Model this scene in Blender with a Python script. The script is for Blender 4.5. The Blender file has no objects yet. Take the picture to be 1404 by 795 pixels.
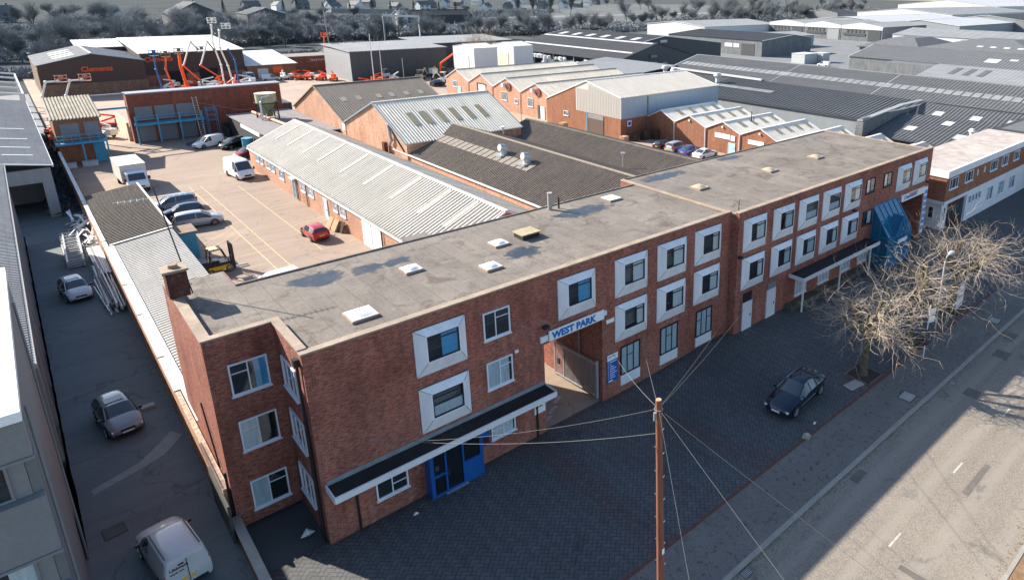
import bpy, bmesh, math, random
from mathutils import Vector, Matrix
V=Vector; R=math.radians; PI=math.pi
random.seed(7)
S=bpy.context.scene; COL=S.collection
# ------------------------------------------------------------ camera, light
cd=bpy.data.cameras.new('camera'); cam=bpy.data.objects.new('camera',cd); COL.objects.link(cam); S.camera=cam
cd.sensor_width=36; cd.sensor_fit='HORIZONTAL'; cd.lens=912.34/1404*36
cd.shift_x=(702-891.49)/1404; cd.shift_y=(267.43-397.5)/1404
cd.clip_start=.5; cd.clip_end=6000
rt=V((.71903148,-.69488744,.01118842)); up=V((.19586742,.21806672,.95607681)); fw=V((.66680558,.68525788,-.29290264))
M=Matrix((rt,up,-fw)).transposed().to_4x4(); M.translation=V((-6.57,-27.12,24.0)); cam.matrix_world=M
SUN=V((-.75,1.60,1.0)).normalized()
w=bpy.data.worlds.new('World'); S.world=w; w.use_nodes=True
nt=w.node_tree; bg=nt.nodes['Background']; sky=nt.nodes.new('ShaderNodeTexSky'); sky.sky_type='NISHITA'; sky.sun_disc=False
sky.sun_elevation=math.asin(SUN.z); sky.sun_rotation=math.atan2(SUN.x,SUN.y); sky.air_density=1.0; sky.dust_density=.6; sky.ozone_density=1.5
nt.links.new(sky.outputs[0],bg.inputs[0]); bg.inputs[1].default_value=.098
sl=bpy.data.lights.new('sun','SUN'); sun=bpy.data.objects.new('sun',sl); COL.objects.link(sun); sl.energy=5.0; sl.angle=R(.5); sl.color=(1,.92,.80)
sun.rotation_euler=SUN.to_track_quat('Z','Y').to_euler()
vs=S.view_settings; vs.view_transform='Standard'; vs.look='None'; vs.exposure=1.32; vs.gamma=1; vs.use_curve_mapping=False

# ------------------------------------------------------------ helpers
def tag(o,label=None,cat=None,group=None,kind=None):
    if label:o['label']=label
    if cat:o['category']=cat
    if group:o['group']=group
    if kind:o['kind']=kind
    return o
def thing(name,label,cat,loc=(0,0,0),rot=0,group=None):
    o=bpy.data.objects.new(name,None); COL.objects.link(o); o.empty_display_size=.5
    o.location=loc; o.rotation_euler=(0,0,rot); return tag(o,label,cat,group)
def children(o): return KIDS.get(o.name,[])
KIDS={}
def link(o,parent=None,world=False):
    COL.objects.link(o)
    if parent is not None:
        o.parent=parent; KIDS.setdefault(parent.name,[]).append(o)
        if world:
            p=parent; off=V((0,0,0))
            while p is not None: off+=p.location; p=p.parent
            o.location=-off
            # a mesh child of a mesh already carries that offset
    return o
def copy_tree(o,parent=None):
    c=o.copy(); COL.objects.link(c)
    if parent is not None: c.parent=parent; KIDS.setdefault(parent.name,[]).append(c)
    for k in list(children(o)): copy_tree(k,c)
    return c
def place_copy(o,loc,rot=0,sc=1,label=None,group=None):
    c=copy_tree(o); c.location=loc; c.rotation_euler=(0,0,rot); c.scale=(sc,sc,sc) if not isinstance(sc,tuple) else sc
    if label:c['label']=label
    if group:c['group']=group
    return c
class MB:
    def __init__(s): s.v=[]; s.f=[]; s.m=[]; s.cur=0
    def poly(s,pts,m=None):
        n=len(s.v); s.v+= [tuple(p) for p in pts]; s.f.append(tuple(range(n,n+len(pts)))); s.m.append(s.cur if m is None else m); return s
    def mesh(s,vs,fs,m=None):
        n=len(s.v); s.v+=[tuple(p) for p in vs]; s.f+=[tuple(i+n for i in f) for f in fs]; s.m+=[s.cur if m is None else m]*len(fs); return s
    def box(s,x0,x1,y0,y1,z0,z1,m=None):
        if x0>x1:x0,x1=x1,x0
        if y0>y1:y0,y1=y1,y0
        if z0>z1:z0,z1=z1,z0
        vs=[(x0,y0,z0),(x1,y0,z0),(x1,y1,z0),(x0,y1,z0),(x0,y0,z1),(x1,y0,z1),(x1,y1,z1),(x0,y1,z1)]
        return s.mesh(vs,[(3,2,1,0),(4,5,6,7),(0,1,5,4),(1,2,6,5),(2,3,7,6),(3,0,4,7)],m)
    def obox(s,O,U,W,N,m=None):   # oriented box: origin corner + three edge vectors
        O=V(O);U=V(U);W=V(W);N=V(N)
        if U.cross(W).dot(N)<0: U,W=W,U
        vs=[O,O+U,O+U+W,O+W,O+N,O+U+N,O+U+W+N,O+W+N]
        return s.mesh(vs,[(3,2,1,0),(4,5,6,7),(0,1,5,4),(1,2,6,5),(2,3,7,6),(3,0,4,7)],m)
    def bar(s,a,b,t,t2=None,m=None):
        a=V(a);b=V(b);d=b-a
        if d.length<1e-6:return s
        q=d.to_track_quat('Z','Y'); t2=t2 or t
        X=q@V((1,0,0));Y=q@V((0,1,0))
        return s.obox(a-X*t/2-Y*t2/2,X*t,Y*t2,d,m)
    def tube(s,pts,rs,n=6,cap=True,m=None):
        base=len(s.v); k=len(pts); pts=[V(p) for p in pts]
        if not hasattr(rs,'__len__'): rs=[rs]*k
        for i,p in enumerate(pts):
            d=(pts[min(i+1,k-1)]-pts[max(i-1,0)])
            if d.length<1e-9:d=V((0,0,1))
            d.normalize(); a=d.cross(V((0,0,1)) if abs(d.z)<.95 else V((1,0,0))).normalized(); b=d.cross(a)
            for j in range(n):
                t=2*PI*j/n; s.v.append(tuple(p+a*math.cos(t)*rs[i]+b*math.sin(t)*rs[i]))
        mm=s.cur if m is None else m
        for i in range(k-1):
            for j in range(n):
                q=(j+1)%n; s.f.append((base+i*n+j,base+i*n+q,base+(i+1)*n+q,base+(i+1)*n+j)); s.m.append(mm)
        if cap:
            s.f.append(tuple(base+j for j in range(n))[::-1]); s.m.append(mm)
            s.f.append(tuple(base+(k-1)*n+j for j in range(n))); s.m.append(mm)
        return s
    def cyl(s,c,r,h,n=20,r2=None,m=None): 
        c=V(c); return s.tube([c,c+V((0,0,h))],[r,r if r2 is None else r2],n,True,m)
    def build(s,name,mats,parent=None,world=False,smooth=False,bevel=0):
        used=sorted({i for f in s.f for i in f})
        if len(used)<len(s.v):
            ix={a:k for k,a in enumerate(used)}; s.v=[s.v[a] for a in used]; s.f=[tuple(ix[i] for i in f) for f in s.f]
        me=bpy.data.meshes.new(name); me.from_pydata(s.v,[],s.f)
        if not isinstance(mats,(list,tuple)): mats=[mats]
        for m in mats: me.materials.append(m)
        if len(mats)>1:
            for p,mi in zip(me.polygons,s.m): p.material_index=mi
        if smooth:
            for p in me.polygons:p.use_smooth=True
            try: me.set_sharp_from_angle(angle=R(smooth if smooth is not True else 40))
            except Exception: pass
        me.validate(); me.update()
        o=bpy.data.objects.new(name,me); link(o,parent,world)
        return o
def part(mb,name,mat,parent,**k): return mb.build(name,mat,parent,True,**k)   # world-coordinate child
def sub(mb,name,mat,parent_mesh,**k):                                          # child of a mesh whose own offset cancels
    o=mb.build(name,mat,parent_mesh,False,**k); return o

# ------------------------------------------------------------ materials
def new_mat(name):
    m=bpy.data.materials.new(name); m.use_nodes=True; return m,m.node_tree,m.node_tree.nodes['Principled BSDF']
def node(nt,t,**k):
    n=nt.nodes.new(t)
    for a,b in k.items(): setattr(n,a,b)
    return n
def ramp(nt,src,stops):
    r=node(nt,'ShaderNodeValToRGB'); e=r.color_ramp.elements
    while len(e)<len(stops): e.new(.5)
    for q,(p,c) in zip(e,stops): q.position=p; q.color=(*c,1) if len(c)==3 else c
    nt.links.new(src,r.inputs[0]); return r.outputs[0]
def mixc(nt,f,a,b,mode='MIX'):
    n=node(nt,'ShaderNodeMix',data_type='RGBA',blend_type=mode)
    for s,x in ((n.inputs[0],f),(n.inputs[6],a),(n.inputs[7],b)):
        if hasattr(x,'links'): nt.links.new(x,s)
        elif isinstance(x,(int,float)): s.default_value=x
        else: s.default_value=(*x,1)
    return n.outputs[2]
def math_(nt,op,a,b=None,c=None,clamp=False):
    n=node(nt,'ShaderNodeMath',operation=op,use_clamp=clamp)
    for i,x in enumerate((a,b,c)):
        if x is None: continue
        if hasattr(x,'links'): nt.links.new(x,n.inputs[i])
        else: n.inputs[i].default_value=x
    return n.outputs[0]
def posn(nt,local=False):
    if local: return node(nt,'ShaderNodeTexCoord').outputs['Object']
    return node(nt,'ShaderNodeNewGeometry').outputs['Position']
def noise(nt,vec,scale,detail=5,rough=.6,dist=0):
    n=node(nt,'ShaderNodeTexNoise'); n.inputs['Scale'].default_value=scale; n.inputs['Detail'].default_value=detail; n.inputs['Roughness'].default_value=rough; n.inputs['Distortion'].default_value=dist
    nt.links.new(vec,n.inputs['Vector']); return n.outputs[0]
def scalev(nt,vec,s):
    n=node(nt,'ShaderNodeVectorMath',operation='MULTIPLY'); nt.links.new(vec,n.inputs[0]); n.inputs[1].default_value=s; return n.outputs[0]
def bump(nt,b,h,strength=.3,dist=.02):
    n=node(nt,'ShaderNodeBump'); n.inputs['Strength'].default_value=strength; n.inputs['Distance'].default_value=dist
    nt.links.new(h,n.inputs['Height']); nt.links.new(n.outputs[0],b.inputs['Normal'])
def plain(name,col,rough=.7,var=.25,scale=1.5,metal=0,streak=None,fine=True,spec=.4,local=False,coat=0):
    m,nt,b=new_mat(name); p=posn(nt,local)
    f=noise(nt,scalev(nt,p,streak) if streak else p,scale,6,.65)
    lo=tuple(c*(1-var) for c in col); hi=tuple(min(1,c*(1+var)) for c in col)
    c=ramp(nt,f,[(.3,lo),(.7,hi)])
    if fine:
        g=noise(nt,p,scale*14,3,.6); c=mixc(nt,.25,c,ramp(nt,g,[(.35,tuple(x*.7 for x in col)),(.65,hi)]))
    nt.links.new(c,b.inputs['Base Color']); b.inputs['Roughness'].default_value=rough; b.inputs['Metallic'].default_value=metal
    b.inputs['Specular IOR Level'].default_value=spec; b.inputs['Coat Weight'].default_value=coat; b.inputs['Coat Roughness'].default_value=.05
    return m
def brick(name,c1,c2,mortar,dirt=.5,bw=.225,bh=.075,msize=.012,patch=None):
    m,nt,b=new_mat(name); p=posn(nt); sp=node(nt,'ShaderNodeSeparateXYZ'); nt.links.new(p,sp.inputs[0])
    cb=node(nt,'ShaderNodeCombineXYZ'); nt.links.new(math_(nt,'ADD',sp.outputs[0],sp.outputs[1]),cb.inputs[0]); nt.links.new(sp.outputs[2],cb.inputs[1])
    t=node(nt,'ShaderNodeTexBrick'); nt.links.new(cb.outputs[0],t.inputs['Vector']); t.inputs['Scale'].default_value=1
    t.inputs['Brick Width'].default_value=bw; t.inputs['Row Height'].default_value=bh; t.inputs['Mortar Size'].default_value=msize; t.inputs['Mortar Smooth'].default_value=.3
    t.inputs['Color1'].default_value=(*c1,1); t.inputs['Color2'].default_value=(*c2,1); t.inputs['Mortar'].default_value=(*mortar,1); t.inputs['Bias'].default_value=-.1
    n1=noise(nt,p,.35,6,.6); n2=noise(nt,scalev(nt,p,(1.2,1.2,.25)),.9,5,.6)
    c=mixc(nt,ramp(nt,n1,[(.42,(0,0,0)),(.75,(dirt,)*3)]),t.outputs['Color'],tuple(x*.45 for x in c1))
    c=mixc(nt,ramp(nt,n2,[(.5,(0,0,0)),(.8,(.35,)*3)]),c,tuple(min(1,x*1.5+.03) for x in c2))
    n3=noise(nt,scalev(nt,p,(4.4,4.4,13.3)),1,1,.5); c=mixc(nt,.55,c,ramp(nt,n3,[(.32,(.28,.25,.26)),(.62,(1,1,1))]),'MULTIPLY')
    n4=noise(nt,scalev(nt,p,(1.6,1.6,.12)),1.3,5,.7); c=mixc(nt,.5,c,ramp(nt,n4,[(.50,(1,1,1)),(.75,(.42,.38,.38))]),'MULTIPLY')
    n5=noise(nt,p,.8,4,.7,.8); c=mixc(nt,ramp(nt,n5,[(.6,(0,0,0)),(.74,(.3,)*3)]),c,(.42,.34,.30))
    nt.links.new(c,b.inputs['Base Color']); b.inputs['Roughness'].default_value=.85; b.inputs['Specular IOR Level'].default_value=.2
    bump(nt,b,t.outputs['Fac'],-.4,.01); return m
def asphalt(name,col,pale=None,grain=.35,cracks=True,tint=None):
    m,nt,b=new_mat(name); p=posn(nt)
    a=noise(nt,p,.12,6,.6,.5); g=noise(nt,p,22,3,.7); e=noise(nt,scalev(nt,p,(.05,1,1)),1.1,5,.65)
    pale=pale or tuple(c*1.6 for c in col)
    c=ramp(nt,a,[(.3,tuple(x*.75 for x in col)),(.55,col),(.75,pale)])
    c=mixc(nt,.3,c,ramp(nt,e,[(.35,tuple(x*.7 for x in col)),(.7,pale)]))
    c=mixc(nt,grain,c,ramp(nt,g,[(.35,tuple(x*.45 for x in col)),(.65,tuple(x*1.5 for x in pale))]))
    if cracks:
        vo=node(nt,'ShaderNodeTexVoronoi',feature='DISTANCE_TO_EDGE'); vo.inputs['Scale'].default_value=.16
        dm=node(nt,'ShaderNodeVectorMath',operation='ADD'); nn=node(nt,'ShaderNodeTexNoise'); nn.inputs['Scale'].default_value=.8; nt.links.new(p,nn.inputs['Vector'])
        nt.links.new(p,dm.inputs[0]); nt.links.new(scalev(nt,nn.outputs[1],(2.5,2.5,0)),dm.inputs[1]); nt.links.new(dm.outputs[0],vo.inputs['Vector'])
        c=mixc(nt,ramp(nt,vo.outputs[0],[(.0,(.5,)*3),(.010,(0,0,0))]),c,tuple(x*.4 for x in col))
    nt.links.new(c,b.inputs['Base Color']); b.inputs['Roughness'].default_value=.88; b.inputs['Specular IOR Level'].default_value=.3
    bump(nt,b,g,.15,.01); return m
def glassmat(name,tint,rough=.03,blend=.45,dark=.0):
    m=bpy.data.materials.new(name); m.use_nodes=True; nt=m.node_tree; nt.nodes.clear()
    out=node(nt,'ShaderNodeOutputMaterial'); t=node(nt,'ShaderNodeBsdfTransparent'); t.inputs[0].default_value=(*tint,1)
    g=node(nt,'ShaderNodeBsdfGlossy'); g.inputs['Roughness'].default_value=rough; g.inputs[0].default_value=(.95,.97,1,1)
    lw=node(nt,'ShaderNodeLayerWeight'); lw.inputs[0].default_value=blend; mx=node(nt,'ShaderNodeMixShader')
    lw.inputs[0].default_value=.5; nt.links.new(math_(nt,'MULTIPLY_ADD',math_(nt,'POWER',lw.outputs['Facing'],3.5),.75,.10),mx.inputs[0]); nt.links.new(t.outputs[0],mx.inputs[1]); nt.links.new(g.outputs[0],mx.inputs[2]); nt.links.new(mx.outputs[0],out.inputs[0]); return m

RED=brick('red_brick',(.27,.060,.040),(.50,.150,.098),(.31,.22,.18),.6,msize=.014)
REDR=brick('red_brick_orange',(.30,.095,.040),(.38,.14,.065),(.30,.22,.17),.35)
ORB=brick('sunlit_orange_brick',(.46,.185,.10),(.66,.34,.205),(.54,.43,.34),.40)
YARDB=brick('plain_red_wall',(.27,.075,.045),(.31,.09,.055),(.24,.11,.08),.35)
CHB=brick('chimney_brick',(.12,.035,.025),(.17,.05,.035),(.10,.07,.06),.6)
GBR=brick('grey_brick',(.16,.17,.18),(.22,.23,.245),(.22,.23,.24),.4)
WHITE=plain('white_painted_concrete',(.66,.68,.72),.6,.10,1.2,streak=(1,1,.35))
WPAINT=plain('white_paint',(.72,.73,.74),.5,.08,2,local=True)
WROOF=plain('white_roof_sheet',(.64,.64,.62),.6,.05,.4)
COPING=plain('coping_concrete',(.30,.235,.18),.85,.35,1.3)
CONC=plain('concrete',(.36,.34,.31),.9,.2,1.0)
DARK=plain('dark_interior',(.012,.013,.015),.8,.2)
BLACK=plain('black_rubber',(.02,.02,.022),.75,.2,5,local=True)
BLKM=plain('black_metal',(.022,.023,.026),.45,.2,3,local=True)
FRAMEB=plain('dark_window_frame',(.02,.022,.028),.45,.2)
STEEL=plain('galvanised_steel',(.42,.43,.44),.45,.15,2,metal=.5,local=True)
CURT=plain('pale_curtain',(.80,.80,.76),.9,.18,1.2,streak=(9,9,.3))
NET=plain('net_curtain',(.60,.66,.66),.9,.3,2.5,streak=(8,8,.5))
BLUEC=plain('blue_curtain',(.10,.42,.68),.8,.15,2,streak=(9,9,.3))
ROOMM=plain('room_wall',(.22,.21,.19),.9,.3,1)
BLUE=plain('blue_door_paint',(.010,.085,.31),.4,.12,2)
BLUEP=plain('blue_porch_frame',(.02,.18,.38),.4,.15,2)
SKYB=plain('light_blue_steel',(.05,.30,.46),.5,.15,2)
SIGNB=plain('sign_blue',(.01,.10,.42),.4,.05)
SIGNW=plain('sign_white',(.80,.82,.84),.4,.04)
LETB=plain('letter_blue',(.005,.16,.50),.45,.03)
LETK=plain('letter_black',(.02,.02,.03),.5,.03,local=True)
LETO=plain('letter_orange',(.75,.10,.02),.5,.08)
GLASS=glassmat('window_glass',(.90,.94,.97),.02,.4)
GLASSB=glassmat('blue_tinted_glazing',(.10,.42,.62),.03,.35)
def _bg():
    nt=GLASSB.node_tree; out=[n for n in nt.nodes if n.type=='OUTPUT_MATERIAL'][0]; src=out.inputs[0].links[0].from_socket
    d=node(nt,'ShaderNodeBsdfDiffuse'); d.inputs[0].default_value=(.03,.25,.42,1); mx=node(nt,'ShaderNodeMixShader'); mx.inputs[0].default_value=.42; nt.links.new(src,mx.inputs[1]); nt.links.new(d.outputs[0],mx.inputs[2]); nt.links.new(mx.outputs[0],out.inputs[0])
_bg()
CARG=plain('car_glass',(.045,.06,.068),.04,.1,local=True,spec=.9)
CHROME=plain('chrome',(.7,.71,.72),.12,.03,metal=1,local=True)
LAMP=plain('lamp_lens',(.75,.78,.8),.08,.05,local=True,spec=.8)
TAIL=plain('tail_lens',(.35,.01,.01),.15,.1,local=True)
PLW=plain('plate_white',(.75,.75,.72),.4,.03,local=True); PLY=plain('plate_yellow',(.75,.5,.05),.4,.03,local=True)
ORANGE=plain('orange_machine_paint',(.80,.10,.012),.4,.12,2,local=True)
LBLUE=plain('blue_machine_paint',(.02,.11,.30),.4,.12,2,local=True)
LWHITE=plain('white_machine_paint',(.72,.71,.66),.4,.1,2,local=True)
YEL=plain('yellow_machine_paint',(.72,.42,.02),.4,.12,2,local=True)
GREENM=plain('green_machine_paint',(.05,.16,.12),.5,.12,2,local=True)
WOOD=plain('pale_pallet_wood',(.55,.36,.20),.8,.2,4,local=True)
WOODD=plain('dark_pallet_wood',(.10,.075,.05),.9,.3,4,local=True)
POLEM=plain('telegraph_pole_wood',(.20,.075,.042),.8,.5,3,streak=(6,6,.25))
TIMBER=plain('weathered_timber',(.33,.31,.29),.85,.3,3,local=True)
BARK=plain('bark',(.10,.085,.05),.9,.35,6,local=True)
TWIG=plain('pale_twigs',(.40,.33,.26),.8,.3,3,local=True)
REDTW=plain('red_twigs',(.40,.15,.07),.8,.3,3,local=True)
GBARK=plain('grey_bark',(.10,.108,.115),.9,.3,.3,local=True); GTWIG=plain('grey_twigs',(.175,.186,.195),.9,.35,.25,local=True)
GTWIG2=plain('light_grey_twigs',(.27,.283,.292),.9,.3,.25,local=True); EVER=plain('dark_evergreen',(.025,.030,.033),.9,.4,.6,local=True)
BRTW=plain('brown_twigs',(.30,.21,.13),.85,.3,1,local=True)
def roofmat(name,col,var=.25,streakdir='x',moss=None,rough=.7,sheet=True,metal=0,dirt=.35):
    m,nt,b=new_mat(name); p=posn(nt)
    st=(.25,2.0,1) if streakdir=='x' else (2.0,.25,1)
    a=noise(nt,scalev(nt,p,st),.8,6,.7); l=noise(nt,p,.12,5,.6); f=noise(nt,p,4.5,5,.7)
    c=ramp(nt,a,[(.3,tuple(x*(1-var) for x in col)),(.7,tuple(min(1,x*(1+var)) for x in col))])
    c=mixc(nt,ramp(nt,l,[(.45,(0,0,0)),(.75,(dirt,)*3)]),c,tuple(x*.55 for x in col))
    if moss: c=mixc(nt,ramp(nt,f,[(.45,(0,0,0)),(.62,(.75,)*3)]),c,moss)
    else: c=mixc(nt,.2,c,ramp(nt,f,[(.35,tuple(x*.6 for x in col)),(.65,tuple(min(1,x*1.2) for x in col))]))
    if sheet:
        w=node(nt,'ShaderNodeTexBrick'); w.inputs['Scale'].default_value=1; w.inputs['Brick Width'].default_value=2.1; w.inputs['Row Height'].default_value=1.05; w.inputs['Mortar Size'].default_value=.02; w.inputs['Color1'].default_value=(1,1,1,1); w.inputs['Color2'].default_value=(.86,.86,.86,1); w.inputs['Mortar'].default_value=(.6,.6,.6,1)
        q=p
        if streakdir=='y':
            s1=node(nt,'ShaderNodeSeparateXYZ'); nt.links.new(p,s1.inputs[0]); c1=node(nt,'ShaderNodeCombineXYZ'); nt.links.new(s1.outputs[1],c1.inputs[0]); nt.links.new(s1.outputs[0],c1.inputs[1]); q=c1.outputs[0]
        nt.links.new(q,w.inputs['Vector']); c=mixc(nt,.6,c,w.outputs['Color'],'MULTIPLY')
    nt.links.new(c,b.inputs['Base Color']); b.inputs['Roughness'].default_value=rough; b.inputs['Metallic'].default_value=metal; b.inputs['Specular IOR Level'].default_value=.3; return m
R_LONG=roofmat('pale_grey_corrugated',(.56,.53,.47),.12,'x',dirt=.28)
R_WHITE=roofmat('white_grey_corrugated',(.66,.62,.54),.12,'y',dirt=.2)
R_TALL=roofmat('off_white_sheet',(.52,.48,.43),.06,'y',dirt=.1)
R_SAW=roofmat('bright_white_sheet',(.76,.71,.62),.06,'y',dirt=.15)
R_SAWA=roofmat('speckled_pale_sheet',(.66,.60,.50),.16,'y',dirt=.3)
R_BROWN=roofmat('brown_asbestos',(.15,.125,.11),.2,'y',(.22,.19,.15))
R_DARK=roofmat('dark_asbestos',(.135,.112,.092),.38,'x',(.23,.19,.15))
R_GREY=roofmat('grey_asbestos',(.10,.105,.11),.2,'y',(.14,.145,.15))
R_GREYX=roofmat('grey_asbestos_b',(.13,.135,.14),.2,'x',(.18,.185,.19))
R_GPALE=roofmat('pale_grey_sheet',(.245,.255,.265),.12,'y')
R_GWHITE=roofmat('whitish_grey_sheet',(.46,.47,.485),.08,'y')
R_GDARK=roofmat('charcoal_sheet',(.05,.053,.058),.2,'y')
R_MOSS=roofmat('mossy_dark_corrugated',(.085,.068,.055),.5,'y',(.16,.125,.095))
R_LEAN=roofmat('grey_cement_sheet',(.40,.39,.37),.15,'y',(.33,.31,.28))
SKYL=plain('rooflight_sheet',(.40,.365,.30),.6,.12,3); SKYLY=plain('yellowed_rooflight',(.30,.26,.17),.7,.3,2.5); SKYLG=plain('grey_rooflight',(.48,.49,.50),.6,.15,2)
CLAD=plain('pale_wall_cladding',(.50,.48,.44),.55,.08,1,streak=(6,6,.3)); CLADG=plain('grey_wall_cladding',(.26,.275,.29),.6,.15,.6,streak=(4,4,.3)); CLADD=plain('charcoal_wall_cladding',(.055,.06,.065),.6,.2,.6,streak=(4,4,.3)); CLADW=plain('white_wall_cladding',(.54,.55,.56),.5,.08,.8,streak=(5,5,.3))
CLADB=plain('brown_wall_cladding',(.055,.033,.028),.6,.2,.8,streak=(6,6,.3)); CLADM=plain('mid_grey_panel',(.20,.21,.22),.6,.08,.4)
SHUT=plain('grey_roller_shutter',(.17,.19,.21),.55,.15,1.5,streak=(1,1,6))
SLATE=plain('tile_roof_grey',(.12,.125,.13),.8,.25,.8)

# felt roof with seams, dark stains and standing water
def feltmat():
    m,nt,b=new_mat('roofing_felt'); p=posn(nt)
    l=noise(nt,p,.28,6,.65,.6); f=noise(nt,p,6,5,.7); st=noise(nt,scalev(nt,p,(1,.2,1)),1.2,5,.65)
    c=ramp(nt,l,[(.28,(.092,.076,.064)),(.5,(.165,.141,.122)),(.72,(.245,.213,.182))])
    c=mixc(nt,.3,c,ramp(nt,st,[(.35,(.15,.13,.11)),(.7,(.30,.27,.235))]))
    c=mixc(nt,.22,c,ramp(nt,f,[(.35,(.12,.105,.09)),(.65,(.32,.29,.26))]))
    br=node(nt,'ShaderNodeTexBrick'); s1=node(nt,'ShaderNodeSeparateXYZ'); nt.links.new(p,s1.inputs[0]); c1=node(nt,'ShaderNodeCombineXYZ')
    wob=math_(nt,'MULTIPLY',noise(nt,p,.7,2,.5),.12)
    nt.links.new(s1.outputs[1],c1.inputs[0]); nt.links.new(math_(nt,'ADD',s1.outputs[0],wob),c1.inputs[1]); nt.links.new(c1.outputs[0],br.inputs['Vector'])
    br.inputs['Scale'].default_value=1; br.inputs['Brick Width'].default_value=9; br.inputs['Row Height'].default_value=1.0; br.inputs['Mortar Size'].default_value=.018; br.inputs['Color1'].default_value=(1,1,1,1); br.inputs['Color2'].default_value=(.88,.88,.89,1); br.inputs['Mortar'].default_value=(.55,.55,.55,1)
    c=mixc(nt,.8,c,br.outputs['Color'],'MULTIPLY')
    dist=noise(nt,p,1.6,5,.6)
    wet=None
    for (x,y,rx,ry) in [(3.2,7.95,1.5,1.0),(5.8,7.6,1.0,.75),(7.3,7.5,.9,.6),(13.3,3.9,1.15,.85),(20.6,7.5,2.5,1.0),(31.2,10.2,2.5,.8),(40.3,10.6,1.6,.5)]:
        d=node(nt,'ShaderNodeVectorMath',operation='LENGTH'); sb=node(nt,'ShaderNodeVectorMath',operation='SUBTRACT'); nt.links.new(p,sb.inputs[0]); sb.inputs[1].default_value=(x,y,9.35)
        nt.links.new(scalev(nt,sb.outputs[0],(1/rx,1/ry,0)),d.inputs[0]); wet=d.outputs['Value'] if wet is None else math_(nt,'MINIMUM',wet,d.outputs['Value'])
    k=math_(nt,'ADD',wet,math_(nt,'MULTIPLY',math_(nt,'SUBTRACT',dist,.5),1.8))
    c=mixc(nt,ramp(nt,k,[(.9,(.6,)*3),(1.5,(0,0,0))]),c,(.095,.085,.08))
    water=ramp(nt,k,[(.72,(1,1,1)),(.98,(0,0,0))]); c=mixc(nt,water,c,(.03,.036,.048))
    # brown scuffs
    sc=noise(nt,p,.55,6,.7,1.2); c=mixc(nt,ramp(nt,sc,[(.52,(0,0,0)),(.66,(.75,)*3)]),c,(.085,.066,.055))
    sd=noise(nt,p,1.3,6,.75,.4); c=mixc(nt,ramp(nt,sd,[(.62,(0,0,0)),(.72,(.5,)*3)]),c,(.36,.32,.28))
    nt.links.new(c,b.inputs['Base Color']); rr=ramp(nt,water,[(0,(.9,)*3),(1,(.30,)*3)]); nt.links.new(rr,b.inputs['Roughness']); b.inputs['Specular IOR Level'].default_value=.3
    return m
FELT=feltmat()
FELTK=plain('black_canopy_felt',(.022,.021,.022),.8,.4,1.5,streak=(1,1,1))
FELTW=plain('pale_worn_roof_coating',(.40,.345,.315),.8,.35,.8)

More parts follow.
